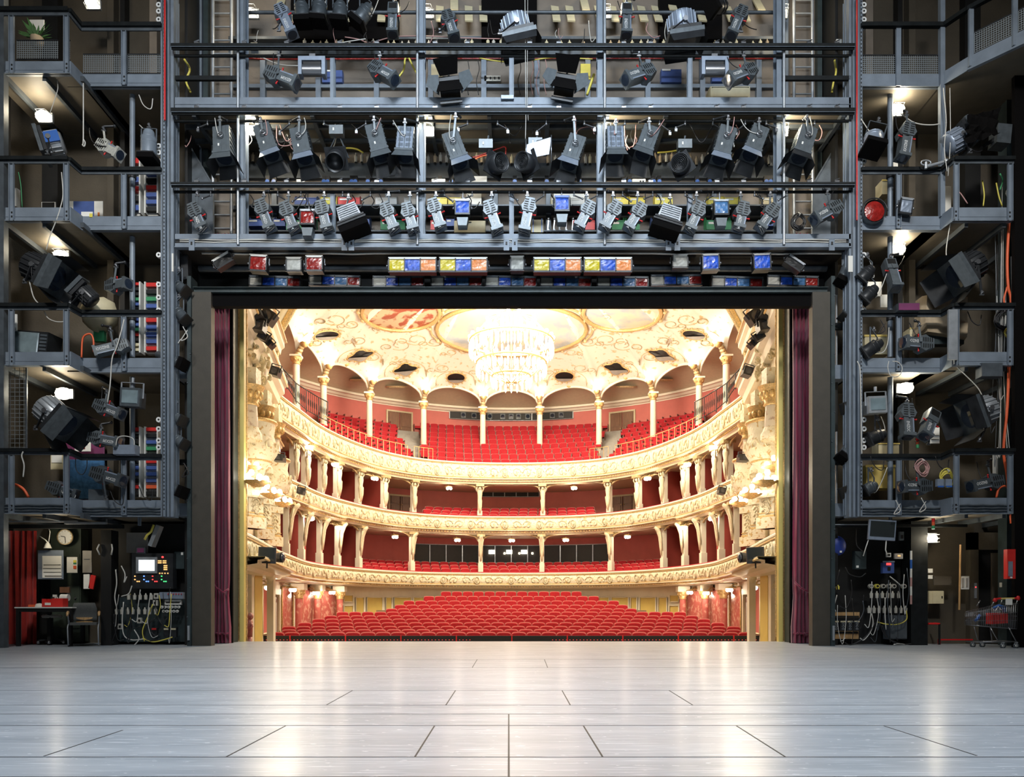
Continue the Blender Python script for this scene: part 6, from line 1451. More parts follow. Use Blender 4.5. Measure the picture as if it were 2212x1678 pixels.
# lamps on the auditorium side of the portal
def hall_spot(px, py, Y, w, h, label, rl=0.3, m='black_metal', ln=.35):
    s = F / Y; p = W(px, py, s); t = thing('auditorium_spotlight', label, 'spotlight', p, (0, rl, 0)); b = B(m); b.bb(-w / 2, w / 2, 0, ln, -h / 2, h / 2); b.build('housing', t, world=False)
    b = B('lens'); b.cyl((0, -.01, 0), (0, .0, 0), min(w, h) * .36, n=14); b.build('lens', t, world=False); b = B('steel_dark'); b.bar((-w / 2 - .02, .1, 0), (-w / 2 - .02, .1, h * .8), .03, .02); b.bar((w / 2 + .02, .1, 0), (w / 2 + .02, .1, h * .8), .03, .02); b.bar((-w / 2 - .02, .1, h * .8), (w / 2 + .02, .1, h * .8), .03, .02); b.build('yoke', t, world=False)
for sd in (0, 1):
    S = 'left' if sd == 0 else 'right'; X = (lambda p: p) if sd == 0 else (lambda p: 2 * CX - p); sg = 1 if sd == 0 else -1
    hall_spot(X(576), 680, 20.6, .34, .34, 'black loudspeaker box at the top of the %s auditorium wall' % S, .6 * sg)
    hall_spot(X(556), 700, 20.4, .3, .26, 'upper black spotlight in the cluster high on the %s auditorium wall' % S, .2 * sg); hall_spot(X(567), 724, 20.8, .26, .2, 'middle black spotlight in the cluster high on the %s auditorium wall' % S, .5 * sg); hall_spot(X(578), 737, 21.0, .22, .18, 'lowest black spotlight in the cluster high on the %s auditorium wall' % S, .8 * sg)
    hall_spot(X(548), 672, 20.2, .3, .3, 'topmost black spotlight in the corner of the %s auditorium wall' % S, -.4 * sg)
    hall_spot(X(592), 800, 23.5, .26, .26, 'round black spotlight under the %s gallery railing' % S)
    hall_spot(X(600), 987, 23.0, .3, .2, 'dark spotlight with yoke beside the upper gilded box, %s wall' % S, .05); hall_spot(X(648), 1059, 26.5, .22, .22, 'small black spotlight fixed on the middle balcony front, %s end' % S, .2)
    p = W(X(577), 1199, 88); t = thing('wall_monitor', 'flat black monitor facing the stage on the %s auditorium wall' % S, 'monitor', p, (0, .03 * sg, .15 * sg)); b = B('black_metal'); b.bb(-.21, .21, 0, .06, -.2, .2); b.use('screen'); b.bb(-.175, .175, -.006, 0, -.15, .17); b.build('display', t, world=False)
    b = B('black_metal'); b.cyl((0, .06, -.05), (0, .35, -.05), .03); b.cyl((0, .03, -.2), (0, .03, -.32), .02); b.build('arm', t, world=False)
    t = thing('round_spotlight', 'round black spotlight beside the %s wall monitor' % S, 'spotlight', W(X(610), 1204, 84)); b = B('black_metal'); b.cyl((-sg * .22, .05, 0), (0, 0, 0), .11, .14, 14); b.build('can', t, world=False); b = B('lens'); b.ball((.02 * sg, -.02, 0), .12, 10, (.5, 1, 1)); b.build('lens', t, world=False)
# ================================================================ EQUIPMENT ON THE BRIDGES AND IN THE TOWERS
def bx(name, label, cat, x0, x1, y0, y1, s, m, dep=.2, group=None, extra=None, rz=0, roll=0):
    """a cased object with a slightly smaller lid or face; pixel edges give its size at depth s"""
    p = W((x0 + x1) / 2, (y0 + y1) / 2, s); w, h = abs(x1 - x0) / s, abs(y1 - y0) / s
    t = thing(name, label, cat, p, (0, roll, rz), group); b = B(m); b.prism([(-w / 2, -h / 2), (w / 2, -h / 2), (w / 2, h / 2), (-w / 2, h / 2)], 0, dep, .04); b.build('case', t, world=False)
    if extra:
        for e in extra:     # (part name, material, x0, x1, z0, z1 in fractions of the half size)
            c = B(e[1]); c.bb(e[2] * w / 2, e[3] * w / 2, -.012, .004, e[4] * h / 2, e[5] * h / 2); c.build(e[0], t, world=False)
    return t
def bin_(x0, x1, y0, y1, m, label, s=100.2, lab=True):
    p = W((x0 + x1) / 2, y1, s) + Vector((0, .26, 0)); w, h = (x1 - x0) / s, (y1 - y0) / s; t = thing('storage_bin', label, 'bin', p, (0, 0, 0))
    b = B(m); prof = [(-.26, 0), (.0, 0), (.0, h), (-.14, h), (-.26, h * .55)]
    for sx in (-1, 1): b.add([(sx * w / 2, y, z) for y, z in prof], [(0, 1, 2, 3, 4)]); b.add([(sx * (w / 2 - .015), y, z) for y, z in prof], [(0, 1, 2, 3, 4)])
    b.bb(-w / 2, w / 2, -.26, 0, 0, .012); b.bb(-w / 2, w / 2, -.262, -.25, 0, h * .55); b.bb(-w / 2, w / 2, -.01, 0, 0, h); b.bb(-w / 2, w / 2, -.27, -.25, h * .52, h * .58); to = b.build('tray', t, world=False)
    b = B('black'); b.bb(-w / 2 + .02, w / 2 - .02, -.2, -.02, h * .3, h * .5); b.build('contents', t, world=False)
    if lab: b = B('paper'); b.bb(-w * .42, w * .42, -.266, -.26, h * .62 - .07, h * .62 - .02) if False else b.bb(-w * .42, w * .05, -.268, -.262, h * .36, h * .5); b.build('label_card', to, world=False)
BN = {'blue_box': 'blue', 'yellow_box': 'yellow', 'red_box': 'red', 'green_box': 'green', 'white': 'white', 'cream_box': 'cream'}
up = [(636, 684, 'blue_box'), (692, 727, 'yellow_box'), (730, 777, 'red_box'), (811, 857, 'white'), (873, 905, 'white'), (932, 966, 'yellow_box'), (968, 995, 'yellow_box'), (1190, 1228, 'cream_box'), (1232, 1268, 'white'),
      (1323, 1357, 'yellow_box'), (1360, 1394, 'yellow_box'), (1415, 1453, 'yellow_box'), (1530, 1563, 'yellow_box'), (1565, 1600, 'yellow_box'), (1648, 1678, 'cream_box')]
lo = [(535, 572, 'blue_box'), (590, 616, 'blue_box'), (618, 680, 'green_box'), (780, 798, 'blue_box'), (822, 875, 'green_box'), (930, 961, 'red_box'), (964, 982, 'blue_box'), (1238, 1285, 'red_box'), (1288, 1312, 'blue_box'), (1322, 1350, 'green_box'), (1353, 1382, 'green_box'), (1408, 1424, 'blue_box'), (1526, 1580, 'green_box'), (1655, 1674, 'blue_box')]
for k, (a, b_, m) in enumerate(up): bin_(a, b_, 417, 441, m, '%s storage bin on the upper shelf behind the lower bridge, %s from the left' % (BN[m], nth(k)))
for k, (a, b_, m) in enumerate(lo): bin_(a, b_, 463, 496 if m in ('green_box', 'red_box') else 488, m, '%s storage bin on the lower shelf behind the lower bridge, %s from the left' % (BN[m], nth(k)))
for z, lab in ((441.5, 'upper'), (497, 'lower')): b = B('steel_dark'); b.bb(X_(530, 98.6), X_(1682, 98.6), F / 98.6 - .28, YB, Z_(z + 3, 100.2), Z_(z, 100.2)); tag(b.build('shelf_board', origin=(0, 17.2, 8.6)), 'long dark %s shelf carrying the coloured bins' % lab, 'shelf')
for a, b_, c, d_, m, lab in ((695, 740, 151, 178, 'blue_box', 'blue crate on the back wall of the upper bridge, left half'), (1428, 1473, 149, 178, 'blue_box', 'blue crate with white papers on the back wall of the upper bridge, right half'), (1538, 1564, 150, 176, 'blue_box', 'blue crate behind the right bracket floodlight'), (1254, 1276, 137, 172, 'yellow_box', 'yellow panel behind the right winged floodlight'), (931, 956, 138, 170, 'cream_box', 'yellowish panel behind the left winged floodlight')):
    bx('storage_crate' if 'crate' in lab else 'wall_panel', lab, 'crate' if 'crate' in lab else 'panel', a, b_, c, d_, 98.5, m, .2, extra=[('label_card', 'paper', -.9, -.1, .7, .95)] if 'crate' in lab else None)
bx('cream_cabinet', 'cream chest standing at the right end of the upper bridge', 'cabinet', 1533, 1622, 186, 212, 101, 'cream_box', .3, extra=[('door_panel', 'cream_box', -.85, .85, -.8, .7), ('dark_gap', 'black', -.9, .9, .74, .8)])
bx('metal_sheet', 'olive cream metal panel leaning in the middle of the lower bridge', 'panel', 981, 1049, 476, 502, 102, 'cream_box', .03, extra=[('handle_slot', 'black', -.3, .1, .6, .75)])
bx('white_notice', 'bundle of white papers pinned left of the third upright', 'papers', 1196, 1272, 418, 440, 98.3, 'paper', .02); bx('white_notice', 'white papers pinned right of the second upright', 'papers', 1008, 1040, 416, 446, 98.3, 'paper', .02)
for a, b_, c, d_, s, lab in ((640, 658, 387, 399, 100, 'white junction box behind the third softlight'), (1018, 1052, 380, 400, 100, 'white paper roll left of the centre ringed projector'), (1366, 1395, 386, 397, 100, 'white socket strip with dark outlets right of the third upright'), (541, 556, 92, 104, 99, 'white box with grille at the left of the topmost row'), (932, 962, 386, 400, 100, 'white box between blue plugs beside the second upright'), (1660, 1676, 335, 357, 98.5, 'white framed notice beside the fourth upright'), (1807, 1819, 84, 104, 103, 'white sign on the right end bay upright'), (1082, 1110, 205, 213, 107.4, 'grey cover plate hanging on the upper bridge edge in the centre')):
    bx('junction_box' if 'box' in lab or 'strip' in lab else 'notice', lab, 'box' if 'box' in lab or 'strip' in lab else 'notice', a, b_, c, d_, s, 'paper' if 'cover' not in lab else 'lamp_pale', .04, extra=[('outlet', 'black', .1, .3, -.2, .2), ('outlet_hole', 'black', .5, .7, -.2, .2)] if 'strip' in lab else None)
bx('stool', 'cream round-topped stool between two blue posts on the lower bridge', 'stool', 1148, 1174, 474, 502, 103, 'cream_box', .2, extra=[('blue_post', 'blue_plastic', -.8, -.65, -1, 1.1), ('blue_post', 'blue_plastic', .65, .8, -1, 1.1)])
# plugs in rows
def plug(px, py, s, label, h=16, m='socket', group=None, n0='cable_plug'):
    p = W(px, py, s); H = h / s; b = B(m); b.cyl((0, 0, -H / 2), (0, 0, H * .2), .032, .04, 7); b.cyl((0, 0, H * .2), (0, 0, H / 2), .022, .012, 6); b.use('black').cyl((0, 0, -H / 2 - .012), (0, 0, -H / 2), .026, n=7)
    o = b.build(n0); o.location = p; tag(o, label, 'plug', group)
k = 0
rr = random.Random(3)
for px in list(range(535, 905, 13)) + list(range(925, 1290, 13)) + list(range(1310, 1680, 13)):
    if rr.random() < .12: continue
    plug(px + rr.uniform(-2, 2), 342 + rr.uniform(-3, 5), 98.8, 'beige cable plug hanging on the middle bay wall, %s from the left' % nth(k) if k < 49 else 'beige cable plug hanging on the middle bay wall near the right end', 20, rr.choice(('socket', 'cream_box', 'socket', 'tan_cloth')), 'beige plugs on the middle bay wall'); k += 1
k = 0
for px in list(range(660, 905, 16)) + list(range(925, 1290, 16)) + list(range(1320, 1670, 16)):
    if rr.random() < .15: continue
    plug(px + rr.uniform(-3, 3), 95 + rr.uniform(-3, 3), 99.5, 'beige cable plug standing behind the top rail, %s from the left' % nth(k) if k < 49 else 'beige cable plug standing behind the top rail near the right end', 18, rr.choice(('socket', 'cream_box', 'tan_cloth')), 'beige plugs behind the top rail'); k += 1
k = 0
for px in (578, 592, 700, 708, 760, 768, 795, 823, 950, 975, 1112, 1181, 1252, 1348, 1360, 1412, 1424, 1506, 1533, 1655, 1664):
    p = W(px, 391, 99.5); t = thing('round_socket', 'blue round power socket above the black guard rail, %s from the left' % nth(k), 'socket', p, (0, 0, 0), 'blue sockets in the middle bay'); k += 1
    b = B('black'); b.box((0, .04, .05), (.09, .08, .14)); b.build('casing', t, world=False); b = B('blue_plastic'); b.cyl((0, -.03, -.02), (0, .03, -.02), .045, n=10); b.build('cap', t, world=False)
for k, px in enumerate((1024, 1050, 1165, 1190, 1475, 1508)):
    b = B('blue_plastic' if k != 2 else 'gel_red'); p = W(px, 399, 107.3); b.box((0, 0, 0), (.16, .07, .05)); b.box((0, 0, .02), (.12, .08, .03)); o = b.build('rail_pad'); o.location = p; tag(o, '%s pad strapped on the middle guard rail, %s from the left' % ('blue' if k != 2 else 'dark red', ORD[k]), 'pad')
for px, py, lab in ((1055, 150, 'left'), (1073, 150, 'right')):
    bx('socket_strip', 'four white sockets on the upper bridge wall, %s pair, near the centre' % lab, 'socket', px - 9, px + 9, 163, 175, 98.4, 'socket', .05, extra=[('socket_hole', 'black', -.7, -.3, -.4, .4), ('socket_hole', 'black', .3, .7, -.4, .4)])
# cables
def cable(pts, label, m='cable_black', s=107.5, r=.011, name='cable', group=None, jit=0):
    P_ = [W(p[0], p[1], p[2] if len(p) > 2 else s) for p in pts]; Q = [P_[0] * 2 - P_[1]] + P_ + [P_[-1] * 2 - P_[-2]]; out = []
    for i in range(1, len(Q) - 2):
        for k in range(6): t = k / 6; a, b, c, d = Q[i - 1:i + 3]; out.append(.5 * ((2 * b) + (c - a) * t + (2 * a - 5 * b + 4 * c - d) * t * t + (3 * b - a - 3 * c + d) * t ** 3))
    out.append(P_[-1]); b = B(m); b.tube(out, r, 5); return tag(b.build(name, origin=P_[0]), label, 'cable', group)
cable([(745, 80), (775, 85), (800, 92), (850, 80), (920, 78), (1000, 82), (1080, 84)], 'pink cable sagging behind the topmost row of spotlights', 'cable_pink', 103)
cable([(530, 104), (560, 95), (640, 103), (700, 103), (740, 92), (790, 84)], 'white cable lying on the top guard rail, left half', 'cable_white', 104)
cable([(552, 118), (600, 138), (640, 142), (700, 140)], 'thin pale cable sagging under the top rail, left end', 'cable_white', 103)
cable([(533, 126), (600, 128), (900, 127), (1300, 126), (1680, 127)], 'long red cable running under the top guard rail', 'gel_red', 101, .018)
cable([(1035, 125), (1060, 130), (1100, 134), (1150, 130), (1200, 124), (1280, 128)], 'yellow cable looping under the top rail in the centre', 'cable_yellow', 102, .013)
cable([(857, 172), (872, 150), (875, 128), (882, 124), (890, 140), (900, 158), (905, 160)], 'thick yellow cable arching to the left profile spotlight', 'cable_yellow', 105, .02)
cable([(1283, 160), (1278, 175), (1268, 205)], 'yellow webbing strap beside the third upright', 'cable_yellow', 104, .03)
cable([(598, 272), (598, 300), (604, 313), (620, 315), (640, 308)], 'pink cable looped beside the second softlight', 'cable_pink', 106, .012); cable([(605, 270), (612, 292), (620, 305), (630, 298)], 'second pink cable with a plug beside the third softlight', 'cable_pink', 105.5, .012)
cable([(724, 268), (728, 290), (720, 320), (712, 345)], 'pale cable hanging beside the left beam projector', 'cable_white', 105); cable([(785, 330), (770, 322), (750, 320), (720, 324)], 'yellow cable tie run behind the control box, left of centre', 'cable_yellow', 101, .02)
cable([(1005, 345), (1040, 335), (1075, 322), (1092, 318), (1092, 336)], 'red cable bundle behind the left ringed projector', 'gel_red', 103, .016); cable([(1015, 355), (1035, 340), (1070, 332)], 'orange red rod behind the left ringed projector', 'cable_orange', 103, .014)
cable([(1249, 318), (1244, 300), (1250, 280), (1275, 274), (1284, 290)], 'pink cable beside the softlight left of the third upright', 'cable_pink', 105.5); cable([(1349, 270), (1351, 305), (1358, 327), (1370, 310), (1374, 270)], 'pink cable looping beside the slotted softlight, right of the third upright', 'cable_pink', 105.5)
cable([(1420, 330), (1445, 328), (1480, 322), (1492, 318)], 'yellow cable tie run behind the right ringed projector', 'cable_yellow', 101, .018); cable([(1590, 270), (1597, 285), (1590, 300)], 'small pink loop between the last two softlights', 'cable_pink', 105.5)
cable([(1770, 270), (1776, 285), (1770, 302), (1758, 303)], 'pink cable loop beside the far right softlight', 'cable_pink', 105.5)
cable([(1134, 0, 107.6), (1135, 120, 107.8), (1136, 240, 107.8), (1135, 300, 107.8)], 'long thin white line hanging down the centre of the bridges', 'cable_white', 107.8, .008); cable([(1140, 0, 107.6), (1139, 200, 107.8), (1141, 260, 107.8)], 'second thin pale line hanging beside the centre line', 'cable_white', 107.8, .006)
for k, (a, b_, c) in enumerate(((575, 640, 300), (760, 830, 290), (850, 900, 285), (1090, 1130, 285), (1490, 1540, 300), (1655, 1680, 300))): cable([(a, 268), ((a + b_) / 2, c + 8), (b_, 270)], 'black cable sagging under the upper bridge, %s from the left' % ORD[k], 'cable_black', 105, .012)
for k, a in enumerate((540, 655, 760, 800, 1010, 1190, 1300, 1420, 1480, 1640)): cable([(a, 420), (a + 8, 434), (a + 3, 446), (a + 16, 450), (a + 26, 436)], 'black cable loop among the lower spotlights, %s from the left' % nth(k), 'cable_black', 106, .011)
for k, a in enumerate((1010, 1032, 1122, 1149, 1161, 1178)): cable([(a, 128), (a + 3, 150), (a - 3, 175), (a + 2, 205)], 'thin cable hanging on the back wall of the upper bridge, %s from the left' % ORD[k], 'cable_pink' if k > 2 else 'cable_black', 99.5, .009)
for k, a in enumerate((1183, 1196, 1208, 1222, 1236)): b = B('chrome'); p = W(a, 486, 100); b.bar((0, 0, -.12), (.02, 0, .12), .025, .02); b.ball((.02, 0, .13), .035, 6); b.bar((-.03, 0, -.16), (.03, 0, -.1), .02, .03); o = b.build('hanging_tool'); o.location = p; tag(o, 'steel hand tool hanging under the bins, %s from the left' % ORD[k], 'tool')
# warning tape straps in the end bays
for k, (pts, lab) in enumerate((([(398, 128), (410, 150), (402, 175), (412, 200)], 'left end bay'), ([(1803, 130), (1806, 155), (1800, 180), (1797, 200)], 'right end bay'))): cable(pts, 'yellow and black warning tape strap in the %s of the upper bridge' % lab, 'cable_yellow', 105, .022)
b = B('red_plastic'); p = W(356, 130, 108); b.cyl((0, 0, -1.2), (0, 0, 1.3), .02); o = b.build('red_cable_pipe'); o.location = p; tag(o, 'thin red pipe running up the left corner column', 'pipe')
b = B('red_plastic'); p = W(1851, 130, 108); b.cyl((0, 0, -3.2), (0, 0, 1.3), .016); o = b.build('red_cable_pipe'); o.location = p; tag(o, 'thin red pipe running up the right corner column', 'pipe')

# ---- gel racks
def gel_rack(x0, x1, y0, y1, s, cols, label):
    p = W((x0 + x1) / 2, y1, s); w, h = (x1 - x0) / s, (y1 - y0) / s; t = thing('filter_rack', label, 'rack', p); b = B('pvc_white'); b.bb(-w / 2, w / 2, .0, .1, 0, h); b.bb(-w / 2, -w / 2 + .03, -.12, 0, 0, h); b.bb(w / 2 - .03, w / 2, -.12, 0, 0, h); b.build('frame', t, world=False); n = len(cols)
    for k, c in enumerate(cols):
        z1 = h - (k + .1) * h / n; z0 = z1 - h / n * .55
        if c: b = B({'r': 'red_box', 'b': 'blue_box', 'g': 'green_box', 'd': 'black', 'y': 'cream_box', 'o': 'cable_orange'}[c]); b.prism([(-w / 2 + .03, z0), (w / 2 - .03, z0), (w / 2 - .03, z1), (-w / 2 + .03, z1)], -.1, -.0, .03); b.build('filter_sheets', t, world=False)
for i, (a, b_) in enumerate(((288, 309), (317, 347))):
    S = ('narrow', 'wide')[i]
    gel_rack(a, b_, 345 + 28 * i, 466, 104, 'rdbrdb' if i == 0 else 'bdrbbd', '%s white filter rack on the third left gallery' % S)
    gel_rack(a, b_, 613, 765, 104, 'rddgbdrbbgrdyy' if i == 0 else 'rdgbdrbbbrdddd'[:10], '%s white filter rack on the second left gallery' % S)
    gel_rack(a, b_, 924, 1075, 104, 'rddgddbbdrd' if i == 0 else 'rdbgdrbbbod', '%s white filter rack on the lowest left gallery' % S)
# ---- left tower loose things
bx('corrugated_crate', 'orange wooden panel at the extreme left edge, third left gallery', 'panel', -10, 4, 350, 440, 106, 'wood', .1)
bx('paper_tray', 'white tray with papers beside the left stanchion, third left gallery', 'tray', 15, 36, 405, 446, 106, 'paper', .12, extra=[('folder', 'blue_box', -.8, .4, -.9, -.5)])
bx('notice_board', 'dark blue notice board between white sheets, third left gallery', 'board', 158, 203, 434, 472, 100, 'blue_box', .03); bx('notice', 'white sheet left of the blue notice board', 'notice', 136, 158, 434, 462, 100, 'paper', .02); bx('notice', 'white sheet right of the blue notice board', 'notice', 203, 222, 434, 470, 100, 'paper', .02, extra=[('photo', 'gel_orange', -.1, .3, -.9, -.4)])
bx('small_picture', 'small dark picture in a white frame, third left gallery', 'picture', 89, 120, 436, 450, 100, 'white', .02, extra=[('picture', 'black', -.85, .85, -.8, .8)])
bx('document', 'white document standing behind the left gallery edge with a yellow corner', 'document', 175, 200, 457, 470, 107, 'paper', .02, extra=[('yellow_corner', 'yellow_box', .5, 1, -.9, .3)])
cable([(231, 0), (180, 180), (180, 300), (178, 312), (182, 316), (184, 308), (180, 300)][1:], 'white hanging rope with a loop end under the top left gallery', 'cable_white', 109.5, .012, 'rope')
cable([(122, 165), (125, 190), (118, 215), (108, 244)], 'thin white cable feeding the topmost left bare lamp', 'cable_white', 108, .008)
cable([(133, 372), (136, 420), (130, 450), (122, 475), (108, 510), (100, 540)], 'grey green rope hanging over the third left gallery', 'cable_white', 109.6, .01, 'rope')
cable([(40, 372), (45, 400), (48, 447)], 'thin green cord at the left of the third left gallery', 'cable_green', 109, .008)
cable([(290, 0), (291, 1)], 'x', 'cable_white') if False else None
t = thing('tube_television', 'large grey tube television leaning at the far left, second left gallery', 'television', W(60, 740, 107), (0, .12, -.15)); b = B('black_metal'); b.bb(-.46, .44, 0, .4, -.24, .24); b.build('case', t, world=False); b = B('screen_tube'); b.lathe([(0, -.03), (.2, -.022), (.3, 0)], (-.1, 0, 0), 4, 'y', PI / 4, PI / 4 + 2 * PI) if False else b.prism([(-.4, -.21), (.24, -.21), (.24, .21), (-.4, .21)], -.02, .02, .06); b.build('screen', t, world=False)
b = B('steel_dark'); [b.bb(.27, .42, -.012, 0, -.2 + .07 * q, -.16 + .07 * q) for q in range(6)]; b.build('control_strip', t, world=False)
bx('white_board', 'white card leaning beside the stanchion above the tube television', 'card', 15, 36, 678, 714, 107, 'paper', .03)
t = thing('draped_sack', 'cream cloth sack hanging on the second left gallery', 'sack', W(215, 685, 103)); b = B('tan_cloth'); b.use('cream_box'); r = random.Random(9)
b.lathe([(.12, .38), (.3, .3), (.36, .1), (.34, -.1), (.24, -.22), (.1, -.3), (.02, -.34)], n=12, smooth=True); b.v = [v + Vector((r.uniform(-.03, .03), r.uniform(-.02, .02), r.uniform(-.02, .02))) for v in b.v]; b.build('cloth', t, world=False); b = B('green_box'); b.prism([(-.1, -.52), (.12, -.52), (.12, -.3), (-.1, -.3)], -.05, .05); b.build('green_bag', t, world=False)
cable([(176, 772), (178, 735), (184, 724), (196, 722), (202, 735), (202, 760)], 'orange hose looped over the second left gallery edge', 'cable_orange', 107.5, .02, 'hose')
cable([(64, 560), (90, 610), (120, 690), (140, 760)][0:0] or [(62, 600), (72, 640), (85, 658)], 'grey cable from the huge black spotlight to the rail', 'cable_white', 110, .012)
cable([(95, 672), (105, 688), (125, 695), (145, 692), (150, 680), (149, 672)], 'grey cable loop under the second left rail', 'cable_white', 109, .01); cable([(268, 690), (262, 715), (252, 750), (242, 775), (238, 830), (232, 870)], 'pair of white cables hanging from the second to the lowest left gallery', 'cable_white', 109, .012)
def crt(px, py, s, w, h, label, yaw=0, roll=0, case='lamp_side'):
    t = thing('tube_monitor', label, 'monitor', W(px, py, s), (0, roll, yaw)); b = B(case); b.prism([(-w / 2, -h / 2), (w / 2, -h / 2), (w / 2, h / 2), (-w / 2, h / 2)], 0, .1, .03); b.prism([(-w * .4, -h * .4), (w * .4, -h * .4), (w * .4, h * .4), (-w * .4, h * .4)], .1, .35); b.build('case', t, world=False)
    b = B('screen_tube'); b.prism([(-w * .4, -h * .34), (w * .4, -h * .34), (w * .4, h * .36), (-w * .4, h * .36)], -.015, .02, .06); b.build('screen', t, world=False); b = B('alu'); b.bar((-w / 2 - .02, .1, 0), (-w / 2 - .02, .1, h * .8), .03, .01); b.bar((w / 2 + .02, .1, 0), (w / 2 + .02, .1, h * .8), .03, .01); b.bar((-w / 2 - .02, .1, h * .8), (w / 2 + .02, .1, h * .8), .03, .01); b.cyl((0, .1, h * .8), (0, .1, h * .8 + .1), .03); b.build('bracket', t, world=False)
crt(280, 857, 109, .40, .38, 'small tube monitor in a silver bracket hanging from the second left gallery', roll=.05); crt(1897, 873, 109, .37, .34, 'small tube monitor in a silver frame hanging in the right tower', roll=-.04, case='alu')
t = thing('work_fence', 'wire mesh fence panel at the far left above the lowest gallery', 'fence', W(27, 885, 108)); b = B('wire_fence'); w, h = .56 * 1.0, 1.68; b.quad((-w / 2 - .05, 0, -h / 2), (w / 2, 0, -h / 2), (w / 2, 0, h / 2), (-w / 2 - .05, 0, h / 2), [(0, 0), (w, 0), (w, h), (0, h)]); b.build('mesh', t, world=False); b = B('steel_dark'); b.bar((w / 2, 0, -h / 2), (w / 2, 0, h / 2), .03, .03); b.bar((-w / 2, 0, -h / 2), (w / 2, 0, -h / 2), .03, .03); b.build('frame', t, world=False)
bx('purple_board', 'dark purple board on the wall of the lowest left gallery', 'board', 138, 225, 932, 1082, 99.5, 'poster_purple', .03)
bx('lilac_panel', 'lilac blue panel glowing softly beside the stanchion, lowest left gallery', 'panel', 150, 225, 992, 1078, 100.5, 'gel_light', .03)
bx('picture_poster', 'small white poster with red and blue blots on the purple board', 'poster', 161, 196, 947, 975, 101, 'paper', .01, extra=[('blot', 'gel_red', -.3, .3, -.6, .2), ('blot', 'blue_box', .1, .6, .0, .6)]); bx('calendar', 'tall yellowish calendar sheet left of the purple board', 'calendar', 109, 137, 940, 1014, 101, 'cream_box', .01, extra=[('printed_rows', 'paper', -.8, .8, -.6, -.1)])
bx('metal_case', 'pale violet metal case with wire handle on the lowest left rail', 'case', 243, 292, 960, 981, 109, 'lamp_pale', .2); bx('toolbox', 'dark case standing in the lowest left gallery', 'case', 190, 225, 1056, 1080, 107, 'steel_dark', .2)
cable([(250, 962), (255, 945), (272, 942), (288, 948), (290, 962)], 'curved silver wire handle over the metal case', 'cable_white', 109.5, .01); cable([(0, 1064), (12, 1048), (30, 1046), (50, 1056), (62, 1074)], 'orange hose hoop at the far left of the lowest gallery', 'cable_orange', 107, .03, 'hose')
bx('rail_pad', 'dark red rolled pad on the lowest left rail', 'pad', 48, 82, 968, 974, 110.2, 'gel_red', .08); bx('red_board', 'thin red board lying on the top left gallery rail', 'board', 268, 318, 50, 54, 107.5, 'red_box', .15)
cable([(50, 975), (47, 985), (52, 1005), (50, 1030)], 'white rope tied to the lowest left rail', 'cable_white', 110.3, .014, 'rope'); cable([(163, 990), (165, 1015), (178, 1025), (187, 1010), (188, 990)], 'thin black cable loop in front of the lilac panel', 'cable_black', 108, .008)
t = thing('potted_plant', 'green house plant behind the mesh of the top left gallery', 'plant', W(80, 82, 104)); r = random.Random(5)
b = B('plant')
for k in range(26): a = r.uniform(0, PI); l = r.uniform(.15, .4); e = Vector((l * math.cos(a), r.uniform(-.1, .1), l * math.sin(a) + .05)); b.add([(0, 0, 0), e * .6 + Vector((.03, 0, .02)), e, e * .6 - Vector((.03, 0, .02))], [(0, 1, 2, 3)])
o = b.build('leaves', t, world=False); o['kind'] = 'stuff'; b = B('tan_cloth'); b.lathe([(.0, -.22), (.1, -.22), (.13, 0), (.0, 0)], n=10); b.build('pot', t, world=False)
bx('white_sheet', 'white cloth hanging behind the plant, top left gallery', 'cloth', 63, 95, 42, 66, 103, 'paper', .02)
# ---- right tower loose things
b = B('alu'); b.bb(-.09, .09, -.02, .03, -.49, .49); o = b.build('metal_strip'); o.location = W(2058, 723, 110.5); tag(o, 'bright upright metal strip fixed across the second right gallery corner', 'metal strip')
bx('junction_box', 'dark square box under the edge of the second right gallery', 'box', 2120, 2167, 783, 813, 110, 'steel_dark', .2); bx('mauve_box', 'mauve grey flat box lying on the second right rail', 'box', 1940, 1987, 654, 671, 108.5, 'lamp_side', .2, extra=[('front_panel', 'poster_purple', -.95, .95, -.85, .85)])
t = thing('covered_machine', 'tall machine under a brown cloth cover, second right gallery', 'machine', W(2030, 715, 104)); r = random.Random(2); b = B('tan_cloth'); b.prism([(-.45, -.05), (.5, -.15), (.5, .66), (-.4, .7)], -.2, .2, .08); b.prism([(-.42, -.1), (.47, -.22), (.5, .1), (-.45, .1)], -.24, .22, .1); b.build('cover', t, world=False); b = B('deep_green'); b.bb(-.4, .45, -.1, .1, -.3, -.12); b.build('base_plate', t, world=False)
for a, b_, c, d_, lab in ((1867, 1920, 723, 766, 'second right gallery, behind the pole'), (1965, 1985, 708, 728, 'second right gallery, beside the lettered spotlight'), (1897, 1943, 957, 980, 'on the lowest right rail, behind the pole'), (1870, 1935, 1004, 1055, 'large one inside the lowest right gallery'), (1905, 1923, 388, 420, 'third right gallery, behind the pole')):
    bx('yellow_carton', 'yellow box, ' + lab, 'box', a, b_, c, d_, 102, 'cream_box' if 'large' not in lab else 'yellow_panel', .3, extra=[('lid', 'yellow_panel', -1.02, 1.02, .8, 1.0)])
